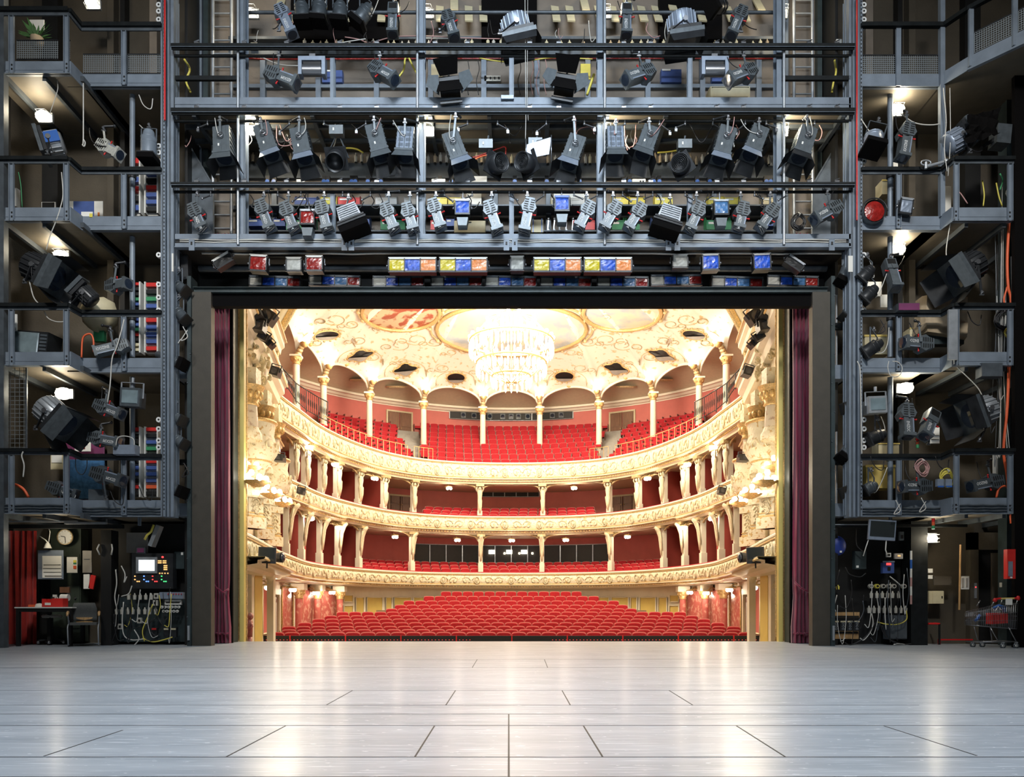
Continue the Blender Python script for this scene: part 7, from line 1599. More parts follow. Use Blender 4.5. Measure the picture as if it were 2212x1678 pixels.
for a, b_, c, d_, lab in ((1874, 1905, 608, 640, 'third right bay beside the black cans'), (1902, 1920, 636, 664, 'white box behind the pole, second right rail'), (1920, 1940, 350, 366, 'white box beside the pole, third right rail'), (2008, 2030, 923, 958, 'printed list beside the vented spotlight'), (2145, 2165, 975, 1035, 'cream sheet behind the far right coiled cables'), (2036, 2055, 402, 470, 'grey sheet beside the rusty upright, third right gallery')):
    bx('pinned_sheet', 'white sheet or panel, ' + lab, 'sheet', a, b_, c, d_, 101 if 'list' not in lab else 103, 'paper', .02, extra=[('printed_text', 'grey_stone', -.8, .8, -.5, -.45), ('printed_text', 'grey_stone', -.8, .8, 0, .05)] if 'list' in lab else None)
def coil(px, py, s, r, m, label, n=9, seed=1):
    t = thing('coiled_cable', label, 'cable', W(px, py, s)); rn = random.Random(seed); b = B(m)
    for q in range(n): a_, c_ = r * rn.uniform(.75, 1.05), r * rn.uniform(1.0, 1.35); o_ = Vector((rn.uniform(-.03, .03), rn.uniform(-.03, .03), rn.uniform(-.05, .05))); b.tube([o_ + Vector((a_ * math.cos(k * PI / 8), .02 * math.sin(k), c_ * math.sin(k * PI / 8))) for k in range(16)], .012, 5, True)
    b.build('loops', t, world=False); b = B('cable_white'); b.tube([(0, -.03, r * .9), (.02, -.05, r * 1.2), (-.02, -.03, r * 1.4)], .015, 5); b.build('tie', t, world=False)
coil(1992, 1010, 108.5, .115, 'cable_pink', 'purple pink coiled cable hanging on the lowest right gallery', 9, 1); coil(2046, 1033, 108.5, .12, 'cable_yellow', 'yellow coiled cable with blue connectors, lowest right gallery', 9, 2); coil(2168, 690, 107, .17, 'cable_black', 'black coiled cables hanging at the far right, second right gallery', 12, 3)
coil(2180, 695 + 20, 107.3, .09, 'cable_yellow', 'small yellow coil below the black cables, far right', 4, 4); coil(1725, 480, 104, .13, 'cable_black', 'dark coiled cable on the floor of the right end bay', 9, 5); coil(2185, 413, 107, .10, 'cable_white', 'white coiled cable beside the orange cables, third right gallery', 5, 6)
for k, px in enumerate((2032, 2050)): bx('cable_connector', 'grey and blue connector box under the yellow coil, %s' % ('left' if k == 0 else 'right'), 'connector', px - 7, px + 7, 1034, 1050, 109.5, 'lamp_pale', .08, extra=[('blue_base', 'blue_plastic', -.9, .9, -1.3, -.9)])
cable([(2183, 350), (2184, 420), (2180, 480), (2176, 560), (2178, 620), (2184, 655), (2180, 780), (2176, 880), (2168, 970), (2176, 1030), (2185, 1130)], 'thick orange cable running down the far right edge of the right tower', 'cable_orange', 107.8, .028); cable([(2176, 620), (2169, 645), (2171, 660)], 'orange cable branch above the second right rail', 'cable_orange', 108, .02)
cable([(2152, 1075), (2158, 1055), (2172, 1050), (2184, 1062), (2190, 1110), (2196, 1140)], 'orange cable loop hanging at the end of the lowest right gallery', 'cable_orange', 108.5, .024); cable([(2122, 390), (2126, 420), (2124, 445)], 'yellow cable in the third right gallery, near the edge', 'cable_yellow', 107, .014); cable([(2152, 395), (2158, 425), (2165, 445)], 'second yellow cable in the third right gallery', 'cable_yellow', 107, .014); cable([(2160, 375), (2166, 390), (2160, 410)], 'green cable in the third right gallery', 'cable_green', 107, .016)
cable([(2060, 365), (2062, 405), (2075, 418), (2090, 440)], 'pinkish cable hanging below the third right rail', 'cable_pink', 108.5, .012); cable([(2055, 475), (2048, 510), (2044, 545), (2048, 570)], 'white cable hanging from the third right gallery edge', 'cable_white', 108.5, .01); cable([(2060, 785), (2080, 805), (2110, 835), (2122, 855)], 'white cable dropping to the huge finned spotlight, right tower', 'cable_white', 109, .01)
cable([(1920, 780), (1918, 795), (1925, 812), (1942, 812), (1949, 795), (1940, 782), (1928, 780)], 'white cable ring hanging over the second right gallery edge', 'cable_white', 109, .009); cable([(1852, 780), (1858, 800), (1860, 880), (1861, 960), (1862, 980)], 'white cable running down the right corner column', 'cable_white', 109, .012)
cable([(2038, 190), (2044, 260), (2040, 320), (2046, 370)], 'white cable dangling beside the slim rusty upright', 'cable_white', 109, .01); cable([(2052, 190), (2053, 300), (2048, 380)], 'thin grey cable right of the slim rusty upright', 'cable_white', 109, .008); cable([(1945, 245), (1975, 265), (2010, 270), (2045, 265)], 'pale cable sagging from the topmost right bare lamp', 'cable_white', 107, .012)
for k, (px, py) in enumerate(((1982, 960), (1992, 1240 - 75))): t = thing('signal_tube', 'small red, orange and green signal tube, %s' % ('under the vented right spotlight' if k == 0 else 'under the lowest right gallery'), 'signal lamp', W(px if k == 0 else 2016, py if k == 0 else 1135, 108)); [B(m).cyl((0, 0, z), (0, 0, z + .07), .03, n=10).build('band', t, world=False) for m, z in (('red_plastic', .07), ('cable_orange', 0), ('cable_green', -.07))]
t = thing('camera_head', 'white round camera bracket resting on the third right rail', 'bracket', W(2000, 357, 108.5)); b = B('alu'); b.tube([(.1 * math.cos(a), 0, .05 * math.sin(a) + .05) for a in [q * PI / 6 for q in range(12)]], .015, 5, True); b.build('ring', t, world=False); b = B('alu'); b.cyl((0, 0, -.03), (.4, 0, .08), .03); b.ball((.4, 0, .08), .05, 8); b.cyl((0, 0, -.07), (0, 0, .06), .03); b.build('arm', t, world=False)
# ---- chairs of cable clutter along both towers
for k, (x0, y0, dx) in enumerate(((300, 205, 1), (300, 1050, 1), (238, 1060, 1), (395, 705, 0), (397, 1000, 0), (1902, 690, 0), (1935, 1080, 0), (2090, 672, 1), (2130, 860, 1), (1990, 1075, 0), (2020, 985, 1), (1880, 985, 1))):
    cable([(x0, y0), (x0 + 10, y0 + 22), (x0 + (26 if dx else -4), y0 + 30), (x0 + (30 if dx else 10), y0 + 8)], 'short dark cable loop, %s of the small loops in the side towers from the left' % nth(k), 'cable_black' if k % 3 else 'cable_white', 108.6, .01)
# ================================================================ STAGE LEVEL, LEFT (prompt corner)
SG = 104.0
curtain(15, 79, 101, 'curtain_red', 'red_curtain', 'long red velvet curtain hanging at the far left on stage level', 'curtain', 2.42, 50, .05)
b = B('black'); b.bb(X_(-40, 99), X_(15, 99), F / 99, 17.4, 0, 2.6); b.bb(X_(79, 99), X_(115, 99), F / 98.5, 17.4, 0, 1.4); struct(b, 'wall_prompt_corner')
t = thing('overhead_track', 'black overhead track with a lit metal edge above the red curtain', 'track', W(130, 1136, 105)); b = B('rail'); b.bb(X_(-20, 105) - X_(130, 105), X_(266, 105) - X_(130, 105), -.05, .05, -.05, .03); b.build('track', t, world=False)
b = B('alu'); b.bb(-1.3, .4, -.1, -.06, .07, .10); b.bb(.15, 1.0, -.12, -.05, .03, .07); b.build('metal_edge', t, world=False); b = B('chrome'); b.cyl((.95, 0, .05), (.95, 0, .15), .02); b.bar((.85, 0, .15), (1.1, 0, .15), .03, .02); b.build('clamp', t, world=False)
t = thing('steel_cabinet', 'dark green steel cabinet behind the small table', 'cabinet', W(145, 1386, 99.5)); b = B('door_green'); b.bb(-.36, .30, 0, .3, 0, 2.45); b.build('body', t, world=False)
b = B('door_green'); b.bb(-.30, .28, -.02, 0, .3, 1.9); do = b.build('door', t, world=False); b = B('chrome'); b.bb(.02, .09, -.05, -.02, .95, 1.2); b.cyl((.2, -.05, .95), (.2, -.02, .95), .02); b.build('handle', do, world=False)
t = thing('wall_clock', 'round white wall clock above the green cabinet', 'clock', W(142, 1160, 101)); b = B('gilt'); b.lathe([(.165, 0), (.17, -.04), (.15, -.045)], n=28, axis='y'); b.build('rim', t, world=False); b = B('paper'); b.lathe([(0, -.02), (.155, -.02)], n=28, axis='y'); b.build('dial', t, world=False)
b = B('black'); b.bar((0, -.03, 0), (-.09, -.03, .02), .012, .012); b.bar((0, -.03, 0), (.01, -.03, -.12), .01, .008); b.build('hands', t, world=False)
b = B('black')
for q in range(12): a = q * PI / 6; b.box((.13 * math.cos(a), -.025, .13 * math.sin(a)), (.012, .004, .012))
b.build('hour_marks', t, world=False)
point('desk_light', tuple(W(122, 1166, 105.5)), 12, TUNG, .05)
t = thing('desk_lamp', 'small white clamp lamp with bent arm left of the clock', 'lamp', W(103, 1180, 103)); b = B('pvc_white'); b.lathe([(.03, .08), (.05, .04), (.08, -.04)], n=14); b.build('shade', t, world=False); b = B('pvc_white'); b.tube([(0, 0, .08), (-.05, 0, .14), (-.18, 0, .22)], .012, 5); b.tube([(.02, 0, .08), (.05, 0, .3), (.03, 0, .36)], .01, 5); b.build('arm', t, world=False)
bx('plan_board', 'pale board with a hanging plan sheet beside the red curtain', 'board', 81, 136, 1188, 1251, 102, 'lamp_pale', .03, extra=[('plan_sheet', 'paper', -.6, .9, -.9, .6), ('printed_rows', 'grey_stone', -.55, .85, -.3, -.25), ('printed_rows', 'grey_stone', -.5, .85, -.05, 0), ('printed_rows', 'grey_stone', -.5, .88, -.55, -.5), ('wood_edge', 'wood', -.4, .9, -.82, -.76)])
bx('notice_sheet', 'white notice with a coloured key pinned on the green cabinet', 'notice', 144, 167, 1203, 1237, 101.5, 'paper', .006, extra=[('colour_key', 'yellow_box', .3, .85, .3, .6), ('colour_key', 'green_box', .3, .85, .1, .28), ('colour_key', 'cable_orange', .3, .85, -.5, -.1)])
bx('notice_sheet', 'grey sheet on the dark wall right of the cabinet', 'notice', 178, 198, 1189, 1237, 101, 'grey_stone', .01, extra=[('printed_rows', 'steel_dark', -.6, .6, .2, .25)]); bx('hanging_papers', 'white papers hanging in a wall pocket', 'papers', 180, 193, 1240, 1272, 101.5, 'paper', .03); bx('hanging_papers', 'red folder hanging beside the white papers', 'folder', 193, 204, 1242, 1272, 101.5, 'red_box', .03, roll=.2)
t = thing('small_table', 'black table with a thin white top at the prompt corner', 'table', W(112, 1394, SG)); hw = .59; b = B('pvc_white'); b.bb(-hw, hw, -.3, .3, .775, .80); b.build('table_top', t, world=False)
for sx, dy in ((-.53, -.26), (.53, -.26), (-.2, .26), (.5, .26)): b = B('black'); b.bb(sx - .035, sx + .035, dy - .03, dy + .03, 0, .775); b.build('leg', t, world=False)
b = B('black'); b.bb(-.55, .55, -.28, -.26, .70, .775); b.build('apron', t, world=False)
TB = W(119, 1311, SG)
t = thing('red_bin', 'bright red open parts bin standing on the small table', 'bin', (TB.x, TB.y, TB.z)); b = B('red_box'); prof = [(-.2, 0), (.2, 0), (.21, .19), (0, .19), (-.02, .1), (-.06, .1), (-.2, .19)]
b.add([(-.215, -.1, 0), (.215, -.1, 0), (.215, -.1, .18), (.0, -.1, .18), (-.03, -.1, .09), (-.1, -.1, .09), (-.13, -.1, .17), (-.215, -.1, .17), (-.215, .1, 0), (.215, .1, 0), (.215, .1, .18), (.0, .1, .18), (-.03, .1, .09), (-.1, .1, .09), (-.13, .1, .17), (-.215, .1, .17)], [tuple(range(8)), tuple(reversed(range(8, 16))), (0, 8, 9, 1), (1, 9, 10, 2), (0, 7, 15, 8)]); b.build('tray', t, world=False); b = B('paper'); b.bb(-.15, -.03, -.108, -.1, .04, .09); b.build('label_card', t, world=False)
t = thing('spray_bottle', 'white spray bottle behind the red bin', 'bottle', (TB.x - .08, TB.y + .15, TB.z)); b = B('pvc_white'); b.lathe([(0, 0), (.035, 0), (.035, .14), (.015, .19), (.015, .21)], n=12); b.build('body', t, world=False); b = B('pvc_white'); b.box((-.01, 0, .235), (.08, .03, .05)); b.bar((.02, 0, .22), (.05, 0, .18), .01, .02); b.build('trigger_head', t, world=False)
t = thing('paper_roll', 'white paper roll in a holder behind the red bin', 'paper roll', (TB.x + .08, TB.y + .22, TB.z + .0)); b = B('paper'); b.cyl((-.08, 0, .2), (.08, 0, .2), .07, n=14); b.bb(-.08, .08, -.08, -.07, .0, .2); b.build('roll', t, world=False); b = B('door_wood'); b.bb(-.1, .1, -.02, .02, .3, .42); b.build('holder', t, world=False)
t = thing('orange_pack', 'small orange and white pack lying on the left of the table', 'pack', (TB.x - .45, TB.y, TB.z)); b = B('cable_orange'); b.bb(-.08, .06, -.05, .05, 0, .05); b.build('box', t, world=False); b = B('pvc_white'); b.lathe([(.0, .08), (.06, .07), (.11, .02), (.11, 0)], (.1, .05, 0), 12); b.build('cap', t, world=False)
t = thing('swivel_stool', 'dark swivel stool pushed behind the small table', 'stool', W(112, 1390, 101.5)); b = B('grey_stone'); b.lathe([(0, .55), (.18, .55), (.2, .59), (.17, .62), (0, .62)], n=16); b.build('seat', t, world=False); b = B('black_metal'); b.cyl((0, 0, .1), (0, 0, .55), .03); b.build('column', t, world=False)
for q in range(5): a = q * 2 * PI / 5; b = B('black_metal'); b.bar((0, 0, .1), (.25 * math.cos(a), .25 * math.sin(a), .07), .03, .03); b.use('chrome').ball((.25 * math.cos(a), .25 * math.sin(a), .035), .034, 8); b.build('leg', t, world=False)
# armchair on a cantilever frame
t = thing('office_armchair', 'grey cantilever armchair with wooden armrests beside the small table', 'chair', W(181, 1394, 106), (0, 0, .45))
b = B('chair_cloth'); b.prism([(-.25, .42), (.25, .42), (.25, .47), (-.25, .47)], -.27, .24, .05); b.build('seat', t, world=False)
b = B('chair_cloth'); vs = []
for j in range(7):
    z = .50 + j * .062; y = .22 + .05 * j / 6 + .02 * math.sin(j); w = .23 - .02 * max(0, j - 4)
    for i in range(5): x = -w + 2 * w * i / 4; vs.append((x, y + .035 * (1 - (x / w) ** 2), z))
nb = len(vs); vs += [(x, y + .05, z) for x, y, z in vs]; fs = [(j * 5 + i, j * 5 + i + 1, (j + 1) * 5 + i + 1, (j + 1) * 5 + i) for j in range(6) for i in range(4)]; fs += [tuple(nb + q for q in reversed(f)) for f in fs]
per = list(range(5)) + [5 * j + 4 for j in range(1, 7)] + [30 + i for i in (3, 2, 1, 0)] + [5 * j for j in range(5, 0, -1)]; fs += [(per[q], nb + per[q], nb + per[(q + 1) % len(per)], per[(q + 1) % len(per)]) for q in range(len(per))]; b.add(vs, fs, True); b.build('backrest', t, world=False)
b = B('wood'); b.box((0, .27, .5), (.3, .02, .14)); b.build('lumbar_plate', t, world=False)
for sx in (-1, 1):
    b = B('alu'); b.tube([(sx * .27, .27, .62), (sx * .27, .1, .45), (sx * .27, -.25, .41), (sx * .27, -.30, .36), (sx * .27, -.12, .02), (sx * .27, .30, .015)], .013, 8); b.build('frame_tube', t, world=False)
    b = B('wood'); b.tube([(sx * .28, .2, .64), (sx * .28, .0, .68), (sx * .28, -.18, .66), (sx * .28, -.26, .61)], [.022, .028, .026, .018], 7); b.build('armrest', t, world=False); b = B('alu'); b.cyl((sx * .28, -.05, .66), (sx * .27, .02, .45), .012); b.build('arm_support', t, world=False)
b = B('alu'); b.cyl((-.27, .30, .015), (.27, .30, .015), .013); b.build('rear_bar', t, world=False)
t = thing('black_pillar', 'black pillar between the armchair and the control panel', 'pillar', W(229, 1395, 103.5)); b = B('black'); b.bb(-.11, .11, 0, .3, 0, 2.42); b.build('shaft', t, world=False)
for k, sx in enumerate((-1, 1)): b = B('cable_white'); b.tube([(sx * .13, -.02, 2.12), (sx * .16, -.05, 2.02), (sx * .12, -.02, 1.9)], .016, 5); b.build('lit_hook', t, world=False)
# control panel
def panel_board(px0, px1, py0, py1, s, nm): b = B('deep_green'); b.bb(X_(px0, s), X_(px1, s), F / s, F / s + .1, max(0, Z_(py1, s)), Z_(py0, s)); struct(b, nm)
panel_board(246, 410, 1290, 1386, 101, 'wall_control_panel'); b = B('black'); b.bb(X_(243, 100), X_(412, 100), F / 100, F / 100 + .1, 0, 2.6); struct(b, 'wall_behind_console')
t = thing('control_console', 'black stage control console with a bright screen and coloured buttons', 'console', W(329, 1232, 103)); b = B('black_metal'); b.bb(-.43, .43, 0, .2, -.38, .36); b.build('housing', t, world=False)
b = B('alu'); b.bb(-.33, .11, -.03, 0, -.06, .28); bo = b.build('screen_bezel', t, world=False); b = B('glow_screen'); b.bb(-.27, .06, -.036, -.03, -.01, .22); b.build('screen', bo, world=False)
for k, (x, z) in enumerate([(x, z) for z in (.2, .16) for x in (.16, .26)] + [(.28, .1), (.28, .06), (.28, .02), (.16, -.06), (.21, -.06), (.27, -.06), (.33, -.06)]): b = B('glow_orange'); b.bb(x - .035 if k < 7 else x - .01, x + .035 if k < 7 else x + .01, -.02, 0, z - .012, z + .012); b.build('key', t, world=False)
b = B('glow_red'); b.cyl((.22, -.02, .28), (.22, 0, .28), .022, n=10); b.build('stop_button', t, world=False)
for k, (m, x) in enumerate((('glow_orange', -.36), ('glow_blue', -.17), ('glow_red', .01), ('glow_green', .2))):
    for dx, dz in ((0, -.12), (0, -.19), (.05, -.23), (.09, -.23)): b = B(m); b.cyl((x + dx, -.02, dz), (x + dx, 0, dz), .014, n=8); b.build('button', t, world=False)
bx('small_display', 'tiny dark display on top of the control console', 'display', 294, 314, 1182, 1195, 103, 'steel_dark', .05, extra=[('screen', 'poster_purple', -.7, .7, -.7, .7)]); bx('grey_notice', 'grey sheet on the wall behind the console, upper left', 'notice', 273, 320, 1150, 1194, 100.5, 'grey_stone', .01)
t = thing('tilted_display', 'silver edged display tilted steeply above the console with yellow tape', 'display', W(335, 1156, 104), (0, .38, 0)); b = B('alu'); b.bb(-.02, .06, -.1, .1, -.24, .22); b.build('frame', t, world=False); b = B('cable_yellow'); b.tube([(-.06, -.1, .2), (-.05, -.12, .05), (-.1, -.12, -.05), (-.12, -.1, -.15)], .025, 5); b.build('tape', t, world=False)
bx('junction_box', 'grey green box right of the control console', 'box', 376, 398, 1191, 1229, 102, 'deep_green', .12, extra=[('tag', 'paper', .4, .8, .6, .9)])
t = thing('audio_mixer', 'small grey audio mixer with red sliders below the console', 'mixer', W(370, 1286, 103)); b = B('lamp_pale'); b.bb(-.25, .25, 0, .1, -.07, .07); b.build('case', t, world=False)
for q in range(6): b = B('red_plastic'); b.box((-.06 + q * .055, -.01, .03), (.02, .02, .02)); b.build('slider', t, world=False)
bx('patch_bay', 'white labelled patch bay under the audio mixer', 'patch bay', 355, 392, 1295, 1306, 102.5, 'paper', .06, extra=[('jack_row', 'black', -.8, .8, -.3, .1)])
for k in range(11): r_, c_ = divmod(k, 6); p = W(350 + c_ * 7.3 + r_ * 4, 1311 + r_ * 9, 102.5); b = B('pvc_white'); b.cyl((0, -.02, 0), (0, .02, 0), .03, n=10); b.use('black').cyl((0, -.03, 0), (0, -.02, 0), .01, n=6); o = b.build('round_jack'); o.location = p; tag(o, 'round white jack under the audio mixer, %s in the %s row' % (ORD[c_], ORD[r_]), 'jack', 'white jacks under the mixer')
for k, px in enumerate((278, 291, 303, 315, 327)): plug(px, 1288, 102.8, 'beige plug in the upper row below the console, %s from the left' % ORD[k], 14, group='plugs below the console')
for k, px in enumerate((252, 263, 276, 287, 300, 313, 324, 336)): plug(px, 1319, 102.8, 'beige plug in the lower row below the console, %s from the left' % ORD[k], 15, group='plugs below the console')
for k, px in enumerate((333, 359, 375)): bx('relay_block', 'small black relay block low on the left panel, %s from the left' % ORD[k], 'relay', px - 6, px + 6, 1355, 1376, 102.6, 'black_metal', .08, extra=[('terminal_strip', ('red_box', 'cream_box', 'cream_box')[k], -.8, .8, .5, .85)])
for k, (px, py) in enumerate(((259, 1353), (301, 1340), (337, 1287), (335, 1302))): bx('wall_socket', 'white wall socket on the left control panel, %s' % ('low at the left edge', 'low in the middle', 'beside the upper plugs', 'above the lower plugs')[k], 'socket', px - 5, px + 5, py - 6, py + 6, 102.8, 'socket', .05, extra=[('socket_hole', 'black', -.4, .4, -.4, .4)])
for k, (pts, m, lab) in enumerate(((((267, 1300), (264, 1340), (268, 1372), (285, 1382), (310, 1380)), 'cable_white', 'thick grey cable curving down the left side of the panel'), (((330, 1305), (318, 1335), (308, 1362), (312, 1385)), 'cable_yellow', 'yellow cable falling from the plugs to the floor'),
    (((308, 1378), (330, 1386), (352, 1382), (372, 1376)), 'cable_yellow', 'yellow cable lying on the floor in front of the panel'), (((335, 1335), (320, 1350), (310, 1368), (322, 1384), (345, 1380)), 'cable_black', 'black cable tangle in front of the panel'), (((340, 1335), (350, 1352), (340, 1372), (325, 1386)), 'cable_black', 'black cable looping below the mixer'),
    (((250, 1230), (252, 1260), (248, 1290), (254, 1320)), 'cable_white', 'bundle of grey cables at the left edge of the panel'), (((262, 1222), (270, 1240), (268, 1258), (274, 1245)), 'cable_white', 'white patch cables beside the console'), (((290, 1360), (300, 1378), (295, 1388), (290, 1393)), 'cable_white', 'white cable end on the stage floor before the panel'), (((285, 1265), (278, 1282), (262, 1288)), 'cable_white', 'white cable linking console and plugs'))):
    cable(pts, lab, m, 104, .012)
# ================================================================ STAGE LEVEL, RIGHT
b = B('black'); b.bb(X_(1796, 100), X_(1968, 100), F / 100, F / 100 + .1, 0, 2.7); struct(b, 'wall_right_equipment'); b = B('rail'); b.bb(X_(1968, 103), X_(2004, 103), F / 103, F / 103 + .4, 0, 2.6); struct(b, 'wall_right_pier')
b = B('rail'); b.bb(X_(1798, 104), X_(2090, 104), F / 104, F / 104 + .06, Z_(1138, 104), Z_(1132, 104)); b.use('alu').bb(X_(1798, 104), X_(1880, 104), F / 104 - .02, F / 104, Z_(1134, 104), Z_(1132, 104)); tag(b.build('overhead_track', origin=(7.5, 16.3, 2.5)), 'dark overhead track under the lowest right gallery', 'track')
t = thing('flat_monitor', 'silver framed flat monitor hanging tilted under the lowest right gallery', 'monitor', W(1906, 1144, 107), (0, .07, -.12)); b = B('lamp_pale'); b.prism([(-.265, -.21), (.265, -.21), (.265, .2), (-.265, .2)], 0, .06, .02); b.build('frame', t, world=False); b = B('screen'); b.bb(-.235, .235, -.008, 0, -.14, .17); b.build('screen', t, world=False); b = B('pvc_white'); b.tube([(-.24, .03, -.2), (-.28, .03, -.36), (-.32, .03, -.55)], .01, 5); b.tube([(.1, .03, -.2), (.1, .03, -.4), (.14, .03, -.5)], .012, 5); b.build('cord', t, world=False)
b = B('blue_paint'); b.ball((0, 0, 0), .19, 18, (.95, .6, 1.1)); b.use('paper').box((.02, -.12, -.13), (.04, .02, .04)); o = b.build('blue_balloon'); o.location = W(1809, 1179, 102); tag(o, 'dark blue round disc hanging beside the right portal leg', 'disc')
bx('grey_box', 'grey green electrical box hanging left under the flat monitor', 'box', 1847, 1872, 1190, 1229, 103, 'deep_green', .14, extra=[('tag', 'paper', -.8, -.4, -.85, -.6)])
bx('winch_controller', 'dark blue winch control panel with a red button, below the flat monitor', 'control panel', 1907, 1932, 1215, 1238, 103.5, 'blue_box', .1, extra=[('top_plate', 'lamp_pale', -1, 1, 1.05, 1.3), ('red_button', 'glow_red', -.4, .4, .5, .95), ('dial', 'black', -.2, .3, -.5, .2)])
bx('exit_display', 'small grey display box with a yellow lit window, right equipment wall', 'display', 1933, 1951, 1195, 1207, 103, 'grey_stone', .05, extra=[('lit_window', 'glow_orange', -.3, .3, -.1, .3)])
bx('small_meter', 'small white meter under the hanging monitor cord', 'meter', 1915, 1925, 1194, 1203, 103, 'paper', .04, extra=[('dial', 'black', -.5, .5, -.5, .5)]); bx('remote_unit', 'grey intercom hanging on a cable right of the flat monitor', 'intercom', 1944, 1953, 1148, 1167, 104, 'lamp_grey', .06, extra=[('keys', 'black', -.5, .5, -.6, .2)])
for k, px in enumerate((1881, 1894, 1907, 1920, 1930, 1952)): t = thing('round_socket', '%s round wall socket above the right plugs, %s from the left' % ('yellow' if k == 1 else 'white', ORD[k]), 'socket', W(px, 1266, 102.5), (0, 0, 0)); b = B('yellow_box' if k == 1 else 'socket'); b.cyl((0, -.04, 0), (0, .04, 0), .045, .05, 12); b.build('casing', t, world=False); b = B('black'); b.cyl((0, -.045, 0), (0, -.04, 0), .028, n=10); b.build('socket_face', t, world=False)
for k, px in enumerate((1882, 1894, 1906, 1917, 1928, 1941)): plug(px, 1284, 102.8, 'beige plug in the upper row of the right wall, %s from the left' % ORD[k], 15, group='plugs on the right wall')
for k, px in enumerate((1877, 1888, 1899, 1910, 1922, 1935, 1946, 1956)): plug(px, 1316, 102.8, 'beige plug in the lower row of the right wall, %s from the left' % ORD[k], 16, group='plugs on the right wall')
for k, px in enumerate((1806, 1821, 1836, 1851)):
    t = thing('dimmer_module', 'black dimmer module with three dials, low on the right wall, %s from the left' % ORD[k], 'dimmer', W(px, 1350, 103)); b = B('black_metal'); b.bb(-.06, .06, 0, .15, -.12, .1); b.build('case', t, world=False)
    for q in range(3): b = B('alu'); b.tube([(.022 * math.cos(a), -.01, -.08 + q * .055 + .018 * math.sin(a)) for a in [j * PI / 4 for j in range(8)]], .005, 4, True); b.build('dial', t, world=False)
    b = B('cream_box'); b.bb(-.055, .055, -.008, 0, .06, .09); b.build('terminal_strip', t, world=False)
bx('cable_patchbay', 'brown patch frame full of wires above the dimmers', 'patch frame', 1799, 1858, 1322, 1334, 102.5, 'wood', .1, extra=[('terminal_row', 'black', -.9, .9, -.9, -.3)]); bx('cable_patchbay', 'brown cable shelf below the dimmers', 'shelf', 1799, 1856, 1362, 1380, 102.5, 'wood', .1, extra=[('terminal_row', 'black', -.9, .9, .3, .7)])
bx('grey_cabinet', 'low dark grey cabinet under the right plugs', 'cabinet', 1922, 1960, 1328, 1381, 103, 'steel_dark', .3, extra=[('door', 'steel_dark', -.9, .9, -.9, .9)])
for k, (pts, m, lab) in enumerate((((( 1958, 1318), (1958, 1338), (1940, 1348), (1915, 1348), (1895, 1343)), 'cable_yellow', 'cream yellow cable looping across the low right wall'), (((1883, 1325), (1886, 1345), (1880, 1365), (1866, 1382), (1858, 1378)), 'cable_white', 'white cable falling to the floor beside the dimmers'), (((1912, 1290), (1912, 1330), (1914, 1360)), 'cable_white', 'thick grey white cable hanging between the plugs'),
    (((1890, 1345), (1870, 1375), (1840, 1392), (1825, 1388)), 'cable_black', 'black cable arc on the floor, left part of the right wall'), (((1900, 1345), (1912, 1372), (1935, 1390)), 'cable_black', 'black cable dropping to the white plug on the floor'), (((1905, 1350), (1918, 1378), (1950, 1391), (1968, 1390)), 'cable_black', 'black cable running to the foot of the green pier'),
    (((1930, 1392), (1942, 1390), (1955, 1392)), 'cable_white', 'white connector lying on the floor by the right wall'), (((1850, 1140), (1850, 1175), (1862, 1190)), 'cable_black', 'thin cable from the overhead track to the grey box'), (((1808, 1285), (1802, 1310), (1806, 1322)), 'cable_white', 'short white cable beside the right portal leg'), (((1826, 1225), (1835, 1240), (1858, 1246), (1870, 1238)), 'cable_black', 'black cable sagging left of the sockets'), (((1922, 1245), (1935, 1255), (1945, 1264)), 'cable_white', 'white cables bundled over the round sockets'), (((1814, 1230), (1808, 1258), (1810, 1275)), 'cable_black', 'black cord with a yellow plug near the blue disc'))):
    cable(pts, lab, m, 104, .012)
plug(1810, 1268, 103.5, 'yellow plug hanging from a black cord near the blue disc', 10, 'yellow_box')
t = thing('striped_pole', 'thin pole with red and white bands against the green pier', 'pole', W(1968, 1305, 104))
for q in range(6): b = B('pvc_white' if q % 2 else ('cable_pink' if q != 4 else 'blue_plastic')); b.cyl((0, 0, q * .185), (0, 0, q * .185 + .185), .022, n=8); b.build('band', t, world=False)
b = B('tower_wall'); b.bb(X_(2004, 99), X_(2104, 99), F / 99, F / 99 + .1, 0, 2.75); struct(b, 'wall_lit_right')
for (a, b_, c, d_, m, nm, lab, cat, ex) in ((2005, 2015, 1228, 1237, 'paper', 'wall_switch', 'white switch at the left edge of the lit right wall', 'switch', None), (2005, 2015, 1242, 1250, 'paper', 'wall_switch', 'white red-lettered switch below the first one', 'switch', None), (2017, 2056, 1244, 1264, 'tower_wall', 'metal_cover', 'bolted brown metal cover on the lit right wall', 'cover', [('bolt', 'chrome', -.85, -.8, .6, .7), ('bolt', 'chrome', .8, .85, .6, .7), ('bolt', 'chrome', .8, .85, -.7, -.6)]), (2006, 2039, 1276, 1304, 'cream_box', 'key_cabinet', 'cream steel key cabinet on the lit right wall', 'cabinet', [('lock', 'black', .65, .8, -.2, .2), ('door', 'cream_box', -.5, .95, -.95, .95)]), (2074, 2094, 1244, 1273, 'paper', 'wall_notice', 'white notice with small print on the lit right wall', 'notice', [('printed_text', 'grey_stone', -.7, -.2, -.7, .7), ('printed_text', 'grey_stone', .2, .7, -.7, .7)])):
    bx(nm, lab, cat, a, b_, c, d_, 101, m, .12 if m == 'cream_box' else .04, extra=ex)
b = B('wood'); b.cyl((0, 0, 0), (.03, 0, 1.38), .022, n=8); o = b.build('wooden_stick'); o.location = W(2072, 1317, 102); tag(o, 'long pale wooden stick leaning on the lit right wall', 'stick')
